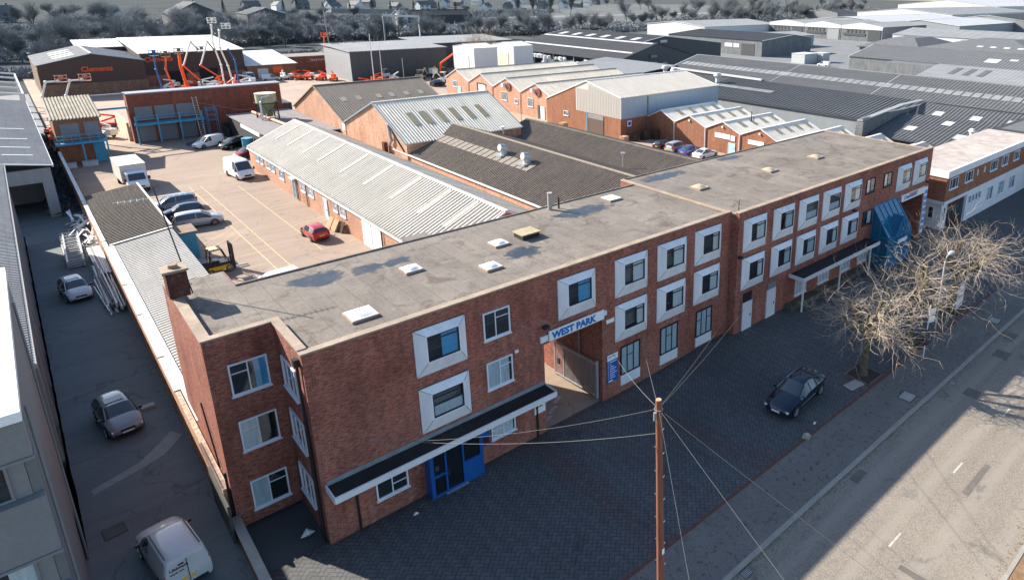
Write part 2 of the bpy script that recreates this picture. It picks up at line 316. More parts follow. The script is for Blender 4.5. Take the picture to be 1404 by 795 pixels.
# block paving, herringbone, with red band shapes
def paving():
    m,nt,b=new_mat('block_paving'); p=posn(nt)
    mp=node(nt,'ShaderNodeMapping'); mp.inputs['Rotation'].default_value=(0,0,R(45)); nt.links.new(p,mp.inputs[0])
    s=node(nt,'ShaderNodeSeparateXYZ'); nt.links.new(mp.outputs[0],s.inputs[0])
    # herringbone from two brick fields chosen by a checker of diagonal strips
    k=.21
    t1=node(nt,'ShaderNodeTexBrick'); nt.links.new(mp.outputs[0],t1.inputs['Vector'])
    mp2=node(nt,'ShaderNodeMapping'); mp2.inputs['Rotation'].default_value=(0,0,R(-45)); nt.links.new(p,mp2.inputs[0])
    t2=node(nt,'ShaderNodeTexBrick'); nt.links.new(mp2.outputs[0],t2.inputs['Vector'])
    for t in (t1,t2):
        t.inputs['Scale'].default_value=1; t.inputs['Brick Width'].default_value=.42; t.inputs['Row Height'].default_value=.21; t.inputs['Mortar Size'].default_value=.022; t.offset=.5
        t.inputs['Color1'].default_value=(1,1,1,1); t.inputs['Color2'].default_value=(.72,.72,.72,1); t.inputs['Mortar'].default_value=(.30,.30,.30,1); t.inputs['Mortar Smooth'].default_value=.4
    sx=node(nt,'ShaderNodeSeparateXYZ'); nt.links.new(p,sx.inputs[0])
    sel=math_(nt,'GREATER_THAN',math_(nt,'FRACT',math_(nt,'DIVIDE',sx.outputs[0],.594)),.5)
    pat=mixc(nt,sel,t1.outputs['Color'],t2.outputs['Color'])
    l=noise(nt,p,.10,5,.6); f=noise(nt,p,3,5,.7)
    c=ramp(nt,l,[(.3,(.085,.088,.092)),(.6,(.118,.121,.125)),(.8,(.155,.156,.158))])
    # red diamond of blocks in front of the archway
    wob=math_(nt,'MULTIPLY',math_(nt,'SUBTRACT',noise(nt,p,.9,4,.6),.5),1.3); xw=math_(nt,'ADD',sx.outputs[0],wob)
    d1=math_(nt,'ABSOLUTE',math_(nt,'SUBTRACT',xw,10.8)); d2=math_(nt,'ABSOLUTE',math_(nt,'SUBTRACT',xw,math_(nt,'MULTIPLY_ADD',sx.outputs[1],-.15,17.2)))
    dd=math_(nt,'MINIMUM',d1,d2); c=mixc(nt,ramp(nt,dd,[(.4,(.38,)*3),(1.9,(0,0,0))]),c,(.15,.070,.066))
    mid=math_(nt,'ABSOLUTE',math_(nt,'SUBTRACT',xw,14)); c=mixc(nt,ramp(nt,mid,[(.0,(.30,)*3),(1,(.0,)*3)]),c,(.13,.07,.07))
    oil=noise(nt,p,.5,5,.7,.6); c=mixc(nt,ramp(nt,oil,[(.60,(0,0,0)),(.70,(.6,)*3)]),c,(.045,.048,.052))
    ed=ramp(nt,math_(nt,'ADD',sx.outputs[1],math_(nt,'MULTIPLY',noise(nt,p,2,4,.6),.8)),[(.0,(0,0,0)),(.35,(.7,)*3)]); c=mixc(nt,math_(nt,'MULTIPLY',ed,.5),c,(.05,.05,.04))
    c=mixc(nt,.9,c,pat,'MULTIPLY')
    c=mixc(nt,.45,c,ramp(nt,f,[(.35,(.5,.5,.5)),(.65,(1.0,1,1))]),'MULTIPLY')
    nt.links.new(c,b.inputs['Base Color']); b.inputs['Roughness'].default_value=.8; bump(nt,b,pat,.5,.012); return m
PAVE=paving()
ROAD=asphalt('road_asphalt',(.185,.160,.136),(.31,.268,.22),.45,False)
def road_tracks():
    nt=ROAD.node_tree; b=nt.nodes['Principled BSDF']; src=b.inputs['Base Color'].links[0].from_socket; p=posn(nt); sp=node(nt,'ShaderNodeSeparateXYZ'); nt.links.new(p,sp.inputs[0])
    n=noise(nt,scalev(nt,p,(.06,1,1)),.9,4,.6); y=math_(nt,'ADD',sp.outputs[1],math_(nt,'MULTIPLY',n,1.2)); wv=math_(nt,'SINE',math_(nt,'MULTIPLY',y,3.0))
    c=mixc(nt,ramp(nt,wv,[(.2,(0,0,0)),(1,(.55,)*3)]),src,(.29,.255,.215)); k=noise(nt,p,.35,6,.7,1.0); c=mixc(nt,ramp(nt,k,[(.58,(0,0,0)),(.66,(.55,)*3)]),c,(.085,.078,.07))
    kd=ramp(nt,sp.outputs[1],[(0,(0,0,0)),(1,(0,0,0))]); nt.links.new(c,b.inputs['Base Color'])
road_tracks()
def _spots():
    nt=PATHM.node_tree; b=nt.nodes['Principled BSDF']; src=b.inputs['Base Color'].links[0].from_socket; p=posn(nt); n=noise(nt,p,3.2,6,.75); c=mixc(nt,ramp(nt,n,[(.54,(0,0,0)),(.62,(.75,)*3)]),src,(.055,.05,.045)); n2=noise(nt,p,.45,5,.7); c=mixc(nt,ramp(nt,n2,[(.5,(0,0,0)),(.7,(.4,)*3)]),c,(.24,.22,.20)); nt.links.new(c,b.inputs['Base Color'])
PATHM=asphalt('pavement_asphalt',(.12,.112,.106),(.21,.19,.17),.6,False)
_spots()
ALLEY=asphalt('alley_asphalt',(.10,.122,.13),(.19,.22,.23),.4,True)
YARD=asphalt('tan_yard_concrete',(.26,.195,.155),(.43,.33,.26),.28,True)
LANE=asphalt('lane_concrete',(.36,.27,.21),(.46,.36,.29),.15,True)
GYARD=asphalt('grey_yard',(.17,.18,.185),(.25,.26,.27),.2,False)
GRASS=plain('grey_grass',(.095,.104,.105),.95,.30,.02,spec=0); DIRT=plain('leaf_litter',(.22,.13,.07),.95,.45,2.2)
YLINE=plain('worn_yellow_line',(.47,.36,.20),.8,.35,3); WLINE=plain('worn_white_line',(.42,.41,.38),.8,.35,3)
KERB=plain('kerb_stone',(.30,.28,.25),.85,.2,1.2); SOIL=plain('planter_soil',(.05,.04,.033),.95,.4,4)

# ------------------------------------------------------------ ground
def ss(a,b,x): t=max(0,min(1,(x-a)/(b-a))); return t*t*(3-2*t)
def gz(x,y): return .42*ss(17,28,x)*ss(-9.5,-1,y)*(1-ss(60,66,x))
def sheet(name,x0,x1,y0,y1,z,mat,nx=1,ny=1,f=None):
    m=MB(); vs=[];fs=[]
    for j in range(ny+1):
        for i in range(nx+1):
            x=x0+(x1-x0)*i/nx; y=y0+(y1-y0)*j/ny; vs.append((x,y,z+(f(x,y) if f else 0)))
    for j in range(ny):
        for i in range(nx): a=j*(nx+1)+i; fs.append((a,a+1,a+nx+2,a+nx+1))
    m.mesh(vs,fs); o=m.build(name,mat); tag(o,kind='structure'); return o
sheet('ground',-900,2600,-200,3000,-.16,GRASS)
sheet('road',-60,400,-21.6,-13.5,-.115,ROAD)
sheet('alley',-60,-2.86,-13.3,125,-.004,ALLEY)
sheet('forecourt',-2.66,110,-10.55,.2,0,PAVE,160,20,gz)
sheet('courtyard',-2.62,28.4,9.0,104,-.002,YARD)
sheet('archway_floor',11.85,16.0,.2,9.0,-.002,YARD); sheet('archway_floor',52,56.9,.2,9.0,.3,YARD)
sheet('lane',28.4,73,9.0,130,-.006,LANE)
sheet('rear_yard',-2.6,108,130,215,-.010,LANE); sheet('rear_yard',-2.6,28.4,104,130,-.012,LANE)
sheet('east_yard',73,420,9.0,240,-.014,GYARD); sheet('west_yard',-60,-2.86,125,180,-.014,GYARD)
m=MB(); m.box(-60,-2.86,-13.3,-13.28,-.05,-.005)
# pavement with a kerb
pm=MB(); pm.box(-60,400,-13.32,-10.58,-.15,0); tag(pm.build('pavement',PATHM),kind='structure')
km=MB()
for i in range(-20,160): km.box(i*1.5+.006,i*1.5+1.494,-13.52,-13.325,-.15,.012)
tag(km.build('kerb',KERB),kind='structure')
km=MB()
for i in range(-20,160): km.box(i*1.5+.006,i*1.5+1.494,-21.78,-21.6,-.15,.0)
tag(km.build('kerb',KERB),kind='structure')
sheet('verge',-60,400,-40,-21.785,-.02,DIRT)
bm_=MB()  # red edging course of the forecourt
bm_.box(-2.66,110,-10.575,-10.40,-.05,.006); tag(bm_.build('forecourt_edging',plain('edging_block',(.13,.055,.045),.85,.3,2)),kind='structure')
mk=MB()
for i in range(-4,24): mk.box(18.4+i*7.1,19.55+i*7.1,-17.42,-17.32,-.111,-.110)
tag(mk.build('centre_line',WLINE),kind='structure')
mk=MB(); z=.003
def strip(mb,a,b,wd,z0=z):
    a=V((*a,z0));b=V((*b,z0));d=(b-a).normalized();n=V((-d.y,d.x,0))*wd/2; mb.poly([a-n,b-n,b+n,a+n])
strip(mk,(7.6,70),(7.75,32),.11); strip(mk,(8.75,69.5),(8.9,32),.10)
for i,y in enumerate([66,62.5,59.3,56.5,53.8,51,48.2,45.6,43.2,40.5,38.2,36]): strip(mk,(7.7,y),(8.8,y+.3),.07,.0035)
for y0,y1 in ((47.5,49.5),(45,48.2),(43.6,46.5)): strip(mk,(3.6,y0-2),(7.6,y1),.08)
for y in (40.2,36.8,33.5): strip(mk,(3,y),(7.7,y+.4),.08)
strip(mk,(12.2,66.5),(12.3,37.2),.09); strip(mk,(12.3,37.2),(15.8,37.8),.09,.0035); strip(mk,(12.2,46.2),(15.8,47),.09,.0035)
strip(mk,(12.2,54.2),(15.8,55),.09,.0035); strip(mk,(12.2,53.2),(15.7,54.3),.07,.0035)
for y in (66,71,76): strip(mk,(-2,y),(4,y+.4),.08)
tag(mk.build('bay_markings',YLINE),kind='structure')
mk=MB()
for (x,y) in ((12.3,1.6),(12.9,1.25),(13.3,2.3),(12.1,.7),(13.7,1.9)): strip(mk,(x,y),(x+.75,y+.35),.22,.004)
mk.poly([(12.0,3.6,.004),(13.0,2.9,.004),(12.2,2.5,.004)])
tag(mk.build('worn_arrow_marking',WLINE),kind='structure')
# patches and covers
def patch(name,pts,z,mat): return tag(MB().poly([(x,y,z) for x,y in pts]).build(name,mat),kind='structure')
patch('asphalt_patch',[(-7.4,11.6),(-5.3,12.5),(-4.3,13.6),(-3.6,14.5),(-3.2,13.7),(-4.2,12.4),(-5.2,11.9),(-7.3,11.1)],.001,plain('pale_patch',(.22,.245,.25),.9,.2,2))
def cover(x,y,a,w1,h1,label,z=0,mat=CONC):
    t=thing('access_cover',label,'drain cover',(x,y,z),a)
    m=MB(); m.box(-w1/2,w1/2,-h1/2,h1/2,.0,.012); m.build('plate',mat,t); f=MB()
    for sx in (-1,1): f.box(sx*w1/2,sx*(w1/2+.05),-h1/2-.05,h1/2+.05,0,.016)
    for sy in (-1,1): f.box(-w1/2,w1/2,sy*h1/2,sy*(h1/2+.05),0,.016)
    f.build('rim',plain('cover_rim',(.05,.05,.05),.8,.2),t)
cover(28.9,-9.6,-.15,1.3,.75,'pale rectangular cover on the block paving beside the nearest tree',gz(28.9,-9.6)+.006)
cover(30.2,-12.55,.05,.95,.75,'square concrete cover in the pavement near the kerb, nearer of the two')
cover(44.9,-12.5,.05,.9,.7,'square concrete cover in the pavement beyond the display board')
cover(-6.9,7.6,.1,.75,.75,'square cover in the dark alley beside the white van',-.001,plain('dark_cover',(.08,.09,.09),.85,.2))

# ------------------------------------------------------------ building pieces
def ribs(mb,a,b,c,d,pitch=.3,amp=.035,thick=.07,m=None):
    """profiled sheet: a-b along the eave, d-c along the ridge"""
    a,b,c,d=map(V,(a,b,c,d)); L=(b-a).length; n=max(2,int(L/pitch)); N=(b-a).cross(d-a).normalized()
    if N.z<0:N=-N
    prof=[(0,0),(.28,0),(.40,1),(.72,1),(.84,0)]
    us=[];hs=[]
    for i in range(n):
        for u,h in prof: us.append((i+u)/n); hs.append(h*amp)
    us.append(1);hs.append(0); vs=[];fs=[]
    for u,h in zip(us,hs): vs.append(a.lerp(b,u)+N*h); vs.append(d.lerp(c,u)+N*h)
    for i in range(len(us)-1): fs.append((2*i,2*i+2,2*i+3,2*i+1))
    mb.mesh(vs,fs,m); dn=V((0,0,-thick))
    e=V((0,0,-.004)); A=[a+e,b+e,c+e,d+e]; B=[q+dn for q in A]
    mb.mesh(A+B,[(4,5,6,7),(0,1,5,4),(1,2,6,5),(2,3,7,6),(3,0,4,7)],m)
def on_slope(mb,a,b,c,d,u0,u1,v0,v1,lift=.045,t=.02):
    a,b,c,d=map(V,(a,b,c,d)); N=(b-a).cross(d-a).normalized()
    if N.z<0:N=-N
    def P(u,v): return a.lerp(b,u).lerp(d.lerp(c,u),v)
    q=[P(u0,v0),P(u1,v0),P(u1,v1),P(u0,v1)]
    mb.mesh([x+N*lift for x in q]+[x+N*(lift+t) for x in q],[(4,5,6,7),(0,1,5,4),(1,2,6,5),(2,3,7,6),(3,0,4,7)])
def window(par,O,U,N,w,h,frame=None,bars=(.5,),hbars=(.7,),cur=None,sill=True,curw=.45,inset=True):
    """window on a wall: frame part with pane / curtain / room sub-parts"""
    frame=frame or WPAINTW; O=V(O);U=V(U);N=V(N);Z=V((0,0,1)); t=.07
    f=MB(); 
    f.obox(O+N*.003,U*w,Z*t,N*.075); f.obox(O+Z*(h-t)+N*.003,U*w,Z*t,N*.075)
    f.obox(O+Z*t+N*.003,U*t,Z*(h-2*t),N*.075); f.obox(O+U*(w-t)+Z*t+N*.003,U*t,Z*(h-2*t),N*.075)
    for b in bars: f.obox(O+U*(w*b-.025)+Z*t+N*.03,U*.05,Z*(h-2*t),N*.035)
    xs=[t/w]+list(bars)+[1-t/w]
    for hb in hbars:
        for i in range(len(xs)-1):
            if (i+int(O.x*3+O.z))%2==0 or len(xs)==2: f.obox(O+U*(w*xs[i]+.026)+Z*(h*hb)+N*.03,U*(w*(xs[i+1]-xs[i])-.052),Z*.04,N*.03)
    if sill: f.obox(O-U*.05-Z*.06+N*.003,U*(w+.1),Z*.058,N*.13)
    fo=part(f,'window',frame,par)
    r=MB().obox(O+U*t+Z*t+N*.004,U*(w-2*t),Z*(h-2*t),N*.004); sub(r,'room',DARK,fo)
    if cur:
        c=MB(); cw=(w-2*t)*curw
        side=random.choice((0,1,2)) if curw<.9 else 0
        if side in(0,2): c.obox(O+U*t+Z*t+N*.012,U*cw,Z*(h-2*t),N*.004)
        if side in(1,): c.obox(O+U*(w-t-cw)+Z*t+N*.012,U*cw,Z*(h-2*t),N*.004)
        sub(c,'curtain',cur,fo)
    sub(MB().obox(O+U*t+Z*t+N*.032,U*(w-2*t),Z*(h-2*t),N*.004),'pane',GLASS,fo)
    return fo
WPAINTW=plain('white_window_frame',(.68,.72,.80),.5,.12,2)
def door(par,O,U,N,w,h,mat,handle=True,t=.06,name='door',frame=True):
    O=V(O);U=V(U);N=V(N);Z=V((0,0,1)); m=MB().obox(O+N*.003,U*w,Z*h,N*t); d=part(m,name,mat,par)
    if handle: sub(MB().obox(O+U*(w*.85)+Z*1.0+N*(t+.003),U*.05,Z*.15,N*.05),'handle',BLKM,d)
    if frame:
        f=MB(); f.obox(O-U*.07+N*.002,U*.068,Z*(h+.07),N*(t+.03)); f.obox(O+U*(w+.002)+N*.002,U*.068,Z*(h+.07),N*(t+.03)); f.obox(O+Z*(h+.002)+N*.002,U*w,Z*.066,N*(t+.03)); sub(f,'door_frame',WPAINTW,d)
    return d
def text(name,s,size,O,U,Zd,mat,parent,ext=.01,off=0,world=True,shear=0,align='LEFT',thin=1.0):
    cu=bpy.data.curves.new(name,'FONT'); cu.body=s; cu.size=size; cu.extrude=ext; cu.offset=off; cu.align_x=align; cu.resolution_u=2; cu.shear=shear
    tmp=bpy.data.objects.new('tmp',cu); COL.objects.link(tmp); dg=bpy.context.evaluated_depsgraph_get(); me=bpy.data.meshes.new_from_object(tmp.evaluated_get(dg)); bpy.data.objects.remove(tmp)
    O=V(O);U=V(U).normalized();Zd=V(Zd).normalized();N=U.cross(Zd)
    for v in me.vertices: v.co=O+U*(v.co.x*thin)+Zd*v.co.y+N*v.co.z
    me.materials.clear(); me.materials.append(mat); me.name=name
    o=bpy.data.objects.new(name,me); link(o,parent,world); return o
def gable_walls(x0,x1,y0,y1,e0,e1,rp,rz,axis,zb=0):
    m=MB()
    if axis=='x': # ridge runs along x, section in y
        s=[(y0,zb),(y1,zb),(y1,e1),(rp,rz),(y0,e0)]
        A=[(x0,y,z) for y,z in s];B=[(x1,y,z) for y,z in s]; m.poly(A[::-1]);m.poly(B)
        for i in (0,1,4): j=(i+1)%5; m.poly([A[i],A[j],B[j],B[i]])
    else:
        s=[(x0,zb),(x1,zb),(x1,e1),(rp,rz),(x0,e0)]
        A=[(x,y0,z) for x,z in s];B=[(x,y1,z) for x,z in s]; m.poly(A);m.poly(B[::-1])
        for i in (0,1,4): j=(i+1)%5; m.poly([A[i],B[i],B[j],A[j]])
    return m
def shed(name,label,cat,x0,x1,y0,y1,e0,e1,rp,rz,axis,wall,roof,pitch=.3,amp=.035,over=.25,cap=None,sky=None,skymat=None,verge=WHITE,group=None,zb=0,lift=.05):
    t=thing(name,label,cat,((x0+x1)/2,(y0+y1)/2,0),0,group)
    part(gable_walls(x0,x1,y0,y1,e0,e1,rp,rz,axis,zb),'wall',wall,t)
    m=MB(); o=over
    if axis=='x':
        s0=(rz-e0)/(rp-y0); s1=(rz-e1)/(y1-rp)
        A=[(x0-o,y0-o,e0-o*s0+lift+.07),(x1+o,y0-o,e0-o*s0+lift+.07),(x1+o,rp,rz+lift+.07),(x0-o,rp,rz+lift+.07)]
        B=[(x1+o,y1+o,e1-o*s1+lift+.07),(x0-o,y1+o,e1-o*s1+lift+.07),(x0-o,rp,rz+lift+.07),(x1+o,rp,rz+lift+.07)]
    else:
        s0=(rz-e0)/(rp-x0); s1=(rz-e1)/(x1-rp)
        A=[(x0-o,y1+o,e0-o*s0+lift+.07),(x0-o,y0-o,e0-o*s0+lift+.07),(rp,y0-o,rz+lift+.07),(rp,y1+o,rz+lift+.07)]
        B=[(x1+o,y0-o,e1-o*s1+lift+.07),(x1+o,y1+o,e1-o*s1+lift+.07),(rp,y1+o,rz+lift+.07),(rp,y0-o,rz+lift+.07)]
    ribs(m,*A,pitch,amp);ribs(m,*B,pitch,amp)
    ro=part(m,'roof',roof,t)
    c=MB()
    if axis=='x': c.box(x0-o,x1+o,rp-.18,rp+.18,rz+lift+.05,rz+lift+.15)
    else: c.box(rp-.18,rp+.18,y0-o,y1+o,rz+lift+.05,rz+lift+.15)
    sub(c,'ridge_cap',cap or roof,ro)
    if verge:
        g=MB()
        for (p,q) in ((A[0],A[3]),(A[1],A[2]),(B[0],B[3]),(B[1],B[2])): g.bar(V(p)+V((0,0,-.02)),V(q)+V((0,0,-.02)),.14,.16)
        sub(g,'verge_board',verge,ro)
    for side,u0,u1,v0,v1 in (sky or []):
        k=MB(); on_slope(k,*(A if side==0 else B),u0,u1,v0,v1,amp+.01); sub(k,'rooflight',skymat or SKYL,ro)
    t['_A']=0; del t['_A']; return t,A,B
def downpipe(par,x,y,z0,z1,mat=BLKM,r=.05): part(MB().tube([(x,y,z0),(x,y,z1)],r,8),'downpipe',mat,par)

# ------------------------------------------------------------ the long brick office building
MBD=thing('office_building','long three storey red brick office building with flat felt roof and white framed windows','building',(14,5,0))
m=MB(); T=9.35
m.box(-2.73,0,3.84,12.4,0,T); m.box(0,11.85,0,9.9,0,T); m.box(11.85,16,0,9.9,5.5,T); m.box(16,27.67,0,9.9,0,T)
m.box(27.67,52,-.65,11.5,0,T); m.box(52,56.9,-.65,11.5,5.3,T); m.box(56.9,58,-.65,11.5,0,T)
wall=part(m,'wall',RED,MBD)
pb=MB() # parapet brick upstands, coping kept apart
pb.box(-2.73,-2.38,4.14,12.4,T,9.62); pb.box(-2.73,-.003,3.84,4.14,T,9.62); pb.box(0,.3,0.3,4.14,T,9.62); pb.box(0,27.67,0,.3,T,9.58)
pb.box(27.67,58,-.65,-.35,T,9.60); pb.box(57.7,58,-.35,11.5,T,9.38); pb.box(27.67,27.95,-.35,11.5,T,9.38)
part(pb,'parapet',RED,MBD)
cp=MB()
cp.box(-2.77,-2.33,4.18,12.44,9.622,9.70); cp.box(-2.77,-.04,3.80,4.178,9.622,9.70); cp.box(-.04,.34,.342,4.178,9.622,9.70); cp.box(-.04,27.63,-.05,.34,9.582,9.66)
cp.box(27.632,58.04,-.70,-.31,9.602,9.68); cp.box(57.66,58.04,-.308,11.54,9.382,9.46); cp.box(27.632,27.99,-.308,11.54,9.382,9.46)
part(cp,'coping',COPING,MBD)
rf=MB()
for (a,b,c,d) in ((-2.33,27.62,.345,9.95),(-2.33,-.0,9.952,12.45),(28.0,57.65,-.30,11.55)): rf.box(a,b,c,d,9.30,9.352)
rf.box(-2.33,-.045,4.18,9.95,9.30,9.3515); rf=MB()
rf.poly([(-2.33,4.18,T+.004),(-.04,4.18,T+.004),(-.04,9.98,T+.004),(-.04,12.44,T+.004),(-2.33,12.44,T+.004)])
rf.poly([(-.04,4.18,T+.004),(.34,4.18,T+.004),(.34,.34,T+.004),(27.64,.34,T+.004),(27.64,9.98,T+.004),(-.04,9.98,T+.004)])
rf.poly([(27.99,-.31,T+.006),(57.66,-.31,T+.006),(57.66,11.55,T+.006),(27.99,11.55,T+.006)])
rf.box(-.04,27.64,9.9,10.02,9.2,9.43); rf.box(27.99,57.66,11.5,11.62,9.2,9.43); rf.box(9.2,10.7,9.96,10.9,9.0,9.36)
part(rf,'roof',FELT,MBD)
# protruding white window surrounds
def splayed(cx,zb,fy,par,zt=None,w=2.62):
    zt=zt or zb+2.43; x0,x1=cx-w/2,cx+w/2; D=.33; ix0,ix1=x0+.47,x1-.44; iz0,iz1=zb+.73,zt-.30; y=fy-.003; e=.05
    s=MB(); O=[(x0,y,zb),(x1,y,zb),(x1,y,zt),(x0,y,zt)]; Q=[(a,y-e,b) for a,_,b in O]; I=[(ix0,y-D,iz0),(ix1,y-D,iz0),(ix1,y-D,iz1),(ix0,y-D,iz1)]
    t=.05; J=[(ix0+t,y-D,iz0+t),(ix1-t,y-D,iz0+t),(ix1-t,y-D,iz1-t),(ix0+t,y-D,iz1-t)]; K=[(a,y-.02,b) for a,_,b in J]
    for i in range(4):
        j=(i+1)%4; s.poly([O[i],O[j],Q[j],Q[i]]); s.poly([Q[i],Q[j],I[j],I[i]]); s.poly([I[i],I[j],J[j],J[i]]); s.poly([J[i],J[j],K[j],K[i]],1)
    so=part(s,'window_surround',[SURR,DARK],par)
    f=MB(); a,b=ix0+t,ix1-t; c,d=iz0+t,iz1-t; k=y-D; q=.055
    f.box(a,b,k+.01,k+.07,c,c+q);f.box(a,b,k+.01,k+.07,d-q,d);f.box(a,a+q,k+.01,k+.07,c+q,d-q);f.box(b-q,b,k+.01,k+.07,c+q,d-q)
    f.box(a+q,b-q,k+.02,k+.06,d-.27,d-.22)
    sub(f,'window_frame',FRAMEB,so)
    sub(MB().box(a+q,b-q,k+.035,k+.045,c+q,d-q),'pane',GLASS,so)
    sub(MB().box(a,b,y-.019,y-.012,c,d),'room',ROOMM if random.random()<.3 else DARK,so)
    r=random.random(); cu=MB(); ww=(b-a)
    if r<.75:
        k0=random.choice((.35,.45,.55)); 
        cu.box(b-ww*k0,b-.02,y-.25,y-.24,c,d)
        sub(cu,'curtain',BLUEC if (abs(cx-6)<.1 or abs(cx-14.18)<.1) and zb>5 else random.choice((CURT,NET)),so)
    else:
        cu.box(a+.02,b-.02,y-.25,y-.24,c,c+(d-c)*.45); sub(cu,'curtain',NET,so)
    # joint lines at the mitres
    jl=MB()
    for i in range(4): sub(MB().bar(V(Q[i])+V((0,-.004,0)),V(I[i])+V((0,-.004,0)),.016),'joint',plain_joint,so)
    ld=MB().box(x0+.02,x1-.02,y-.07,y-.002,zt+.001,zt+.03); sub(ld,'top_flashing',LEAD,so)
SURR=plain('white_surround_panel',(.72,.75,.80),.55,.14,1.6,streak=(1,1,.3))
plain_joint=plain('dark_joint',(.18,.18,.18),.8,.1); LEAD=plain('dirty_lead_flashing',(.12,.12,.11),.8,.5,3)
for cx,top,bot in ((6.0,6.52,3.46),(18.3,6.58,3.66),(21.8,6.58,3.68),(25.25,6.62,3.76)):
    splayed(cx,top,0,MBD); splayed(cx,bot,0,MBD)
splayed(14.18,6.60,0,MBD)
for cx in (29.52,32.97,36.23,39.55,42.85): splayed(cx,6.60,-.65,MBD); splayed(cx,3.70,-.65,MBD)
for cx in (52.1,55.45): splayed(cx,6.45,-.65,MBD)
X=V((1,0,0));Y=V((0,1,0));MY=V((0,-1,0));MX=V((-1,0,0))
window(MBD,(8.28,0,7.1),X,MY,1.53,1.5,bars=(.45,),cur=None); window(MBD,(8.3,0,4.26),X,MY,1.53,1.54,bars=(.5,),cur=NET,curw=.9)
window(MBD,(2.22,0,1.07),X,MY,1.53,1.4,bars=(.5,),hbars=(.35,)); window(MBD,(8.33,0,1.24),X,MY,1.47,1.35,bars=(.5,),hbars=(.35,),cur=CURT,curw=.95)
for x,z,h in ((45.08,7.45,1.3),(48.2,7.45,1.25),(45.05,4.55,1.28)): window(MBD,(x,-.65,z),X,MY,1.5,h,frame=FRAMEB,bars=(.45,),hbars=(),cur=CURT,curw=.5)
for x in (17.41,20.84,24.28):   # tall ground floor windows with a white panel below
    g=gz(x,0); fo=window(MBD,(x,0,1.22),X,MY,1.63,1.95,frame=FRAMEB,bars=(.33,.66),hbars=(.62,),cur=NET,curw=1.0,sill=False)
    part(MB().box(x,x+1.63,-.07,-.003,.50,1.215),'panel',WHITE,MBD)
for (a,b) in ((35.2,36.75),(38.5,40.1),(42.0,43.5),(44.9,46.4)): window(MBD,(a,-.65,1.05),X,MY,b-a,1.65,bars=(.33,.66),hbars=(),cur=CURT,curw=1.0)
# white service doors
door(MBD,(28.62,-.65,.42),X,MY,.92,2.15,WHITE); part(MB().box(28.6,29.56,-.70,-.653,2.66,3.36),'louvre',DARK,MBD)
door(MBD,(31.5,-.65,.42),X,MY,.95,2.25,WHITE); part(MB().box(31.48,32.48,-.72,-.653,2.76,3.22),'louvre',CLADM,MBD)
# left wing windows
for z in (6.72,3.87,.68): window(MBD,(-1.98,3.84,z),X,MY,1.54,1.54,bars=(.48,),hbars=(.68,),cur=(BLUEC if z>6 else NET),curw=(.35 if z>6 else .5))
for z in (6.85,4.15,1.25): window(MBD,(0,3.05,z),MY,MX,1.85,1.5,bars=(.35,.7),hbars=(),cur=CURT)
# soldier courses over the wing windows
for z in (8.3,5.45,2.26):
    lm=MB().box(-2.0,-.44,3.822,3.838,z,z+.20)
    for i in range(20): lm.box(-2.0+i*.078,-2.0+i*.078+.062,3.812,3.8221,z,z+.20)
    part(lm,'brick_lintel',RED,MBD)
for (x,y,z0,z1) in ((-.10,.45,0,9.2),(-.09,.62,0,6.2),(1.35,-.07,0,3.0),(11.2,-.07,0,3.0),(-2.82,3.95,0,3.1)): downpipe(MBD,x,y,z0,z1,BLKM,.055)
part(MB().box(-.22,-.02,.32,.6,8.95,9.3),'rainwater_hopper',BLKM,MBD)
part(MB().tube([(-2.80,5.2,2.6),(-2.80,7.0,5.2)],.035,6),'conduit',BLKM,MBD)
for (x,y,z) in ((11.9,-.10,6.55),(27.8,-.75,6.35),(57.3,-.75,6.2),(43.2,-.75,6.35)):
    f=MB(); f.box(x-.16,x+.16,y-.22,y,z,z+.16); f.box(x-.03,x+.03,y,y+.12,z+.05,z+.1); part(f,'floodlight',BLKM,MBD)
part(MB().box(16.3,16.9,-.05,-.002,5.15,5.4),'small_plate',SIGNW,MBD); part(MB().box(10.0,10.2,-.09,-.002,5.75,5.9),'vent_brick',SIGNW,MBD)
# entrance canopy
c=MB(); c.box(.2,11.8,-1.05,-.003,2.92,3.06); cn=part(c,'canopy',FELTK,MBD)
c=MB(); c.box(.16,11.84,-1.12,-1.052,2.82,3.14); c.box(.13,.198,-1.05,-.003,2.82,3.14); c.box(11.802,11.87,-1.05,-.003,2.82,3.14); sub(c,'fascia',WHITE,cn)
sub(MB().box(.2,11.8,-.04,-.004,3.07,3.30),'flashing',LEADP:=plain('grey_flashing',(.22,.24,.27),.6,.3,2),cn)
# glazed blue entrance porch
pd=MB(); x0,x1,yy=4.62,7.5,-.6
pd.box(x0,x0+.1,yy,-.003,0,2.9); pd.box(x1-.1,x1,yy,-.003,0,2.9)
for x in (x0+.1,x0+.78,x0+1.72,x1-.18): pd.box(x,x+.09,yy,yy+.08,0,2.85)
for (a,b) in ((x0+.19,x0+.78),(x0+.87,x0+1.72),(x0+1.81,x1-.18)):
    pd.box(a,b,yy,yy+.08,0,.12); pd.box(a,b,yy,yy+.08,2.62,2.85)
pd.box(x0+.19,x0+.78,yy,yy+.08,1.12,1.24); pd.box(x0+1.81,x1-.18,yy+.01,yy+.06,.12,1.15); pd.box(x0+1.81,x1-.18,yy,yy+.08,1.15,1.25)
po=part(pd,'entrance_door',BLUE,MBD)
sub(MB().box(x0+.19,x1-.18,yy+.09,yy+.1,.12,2.62),'pane',plain('dark_door_glass',(.01,.012,.016),.05,.2,spec=.8),po)
sub(MB().box(x0+.9,x0+.95,yy-.05,yy,1.0,1.35).box(x0+.3,x0+.48,yy+.07,yy+.085,1.45,1.7),'handle',CHROME,po)
sub(MB().box(x0+.7,x0+1.9,-.72,-.6,.0,.03),'threshold',STEEL,po)
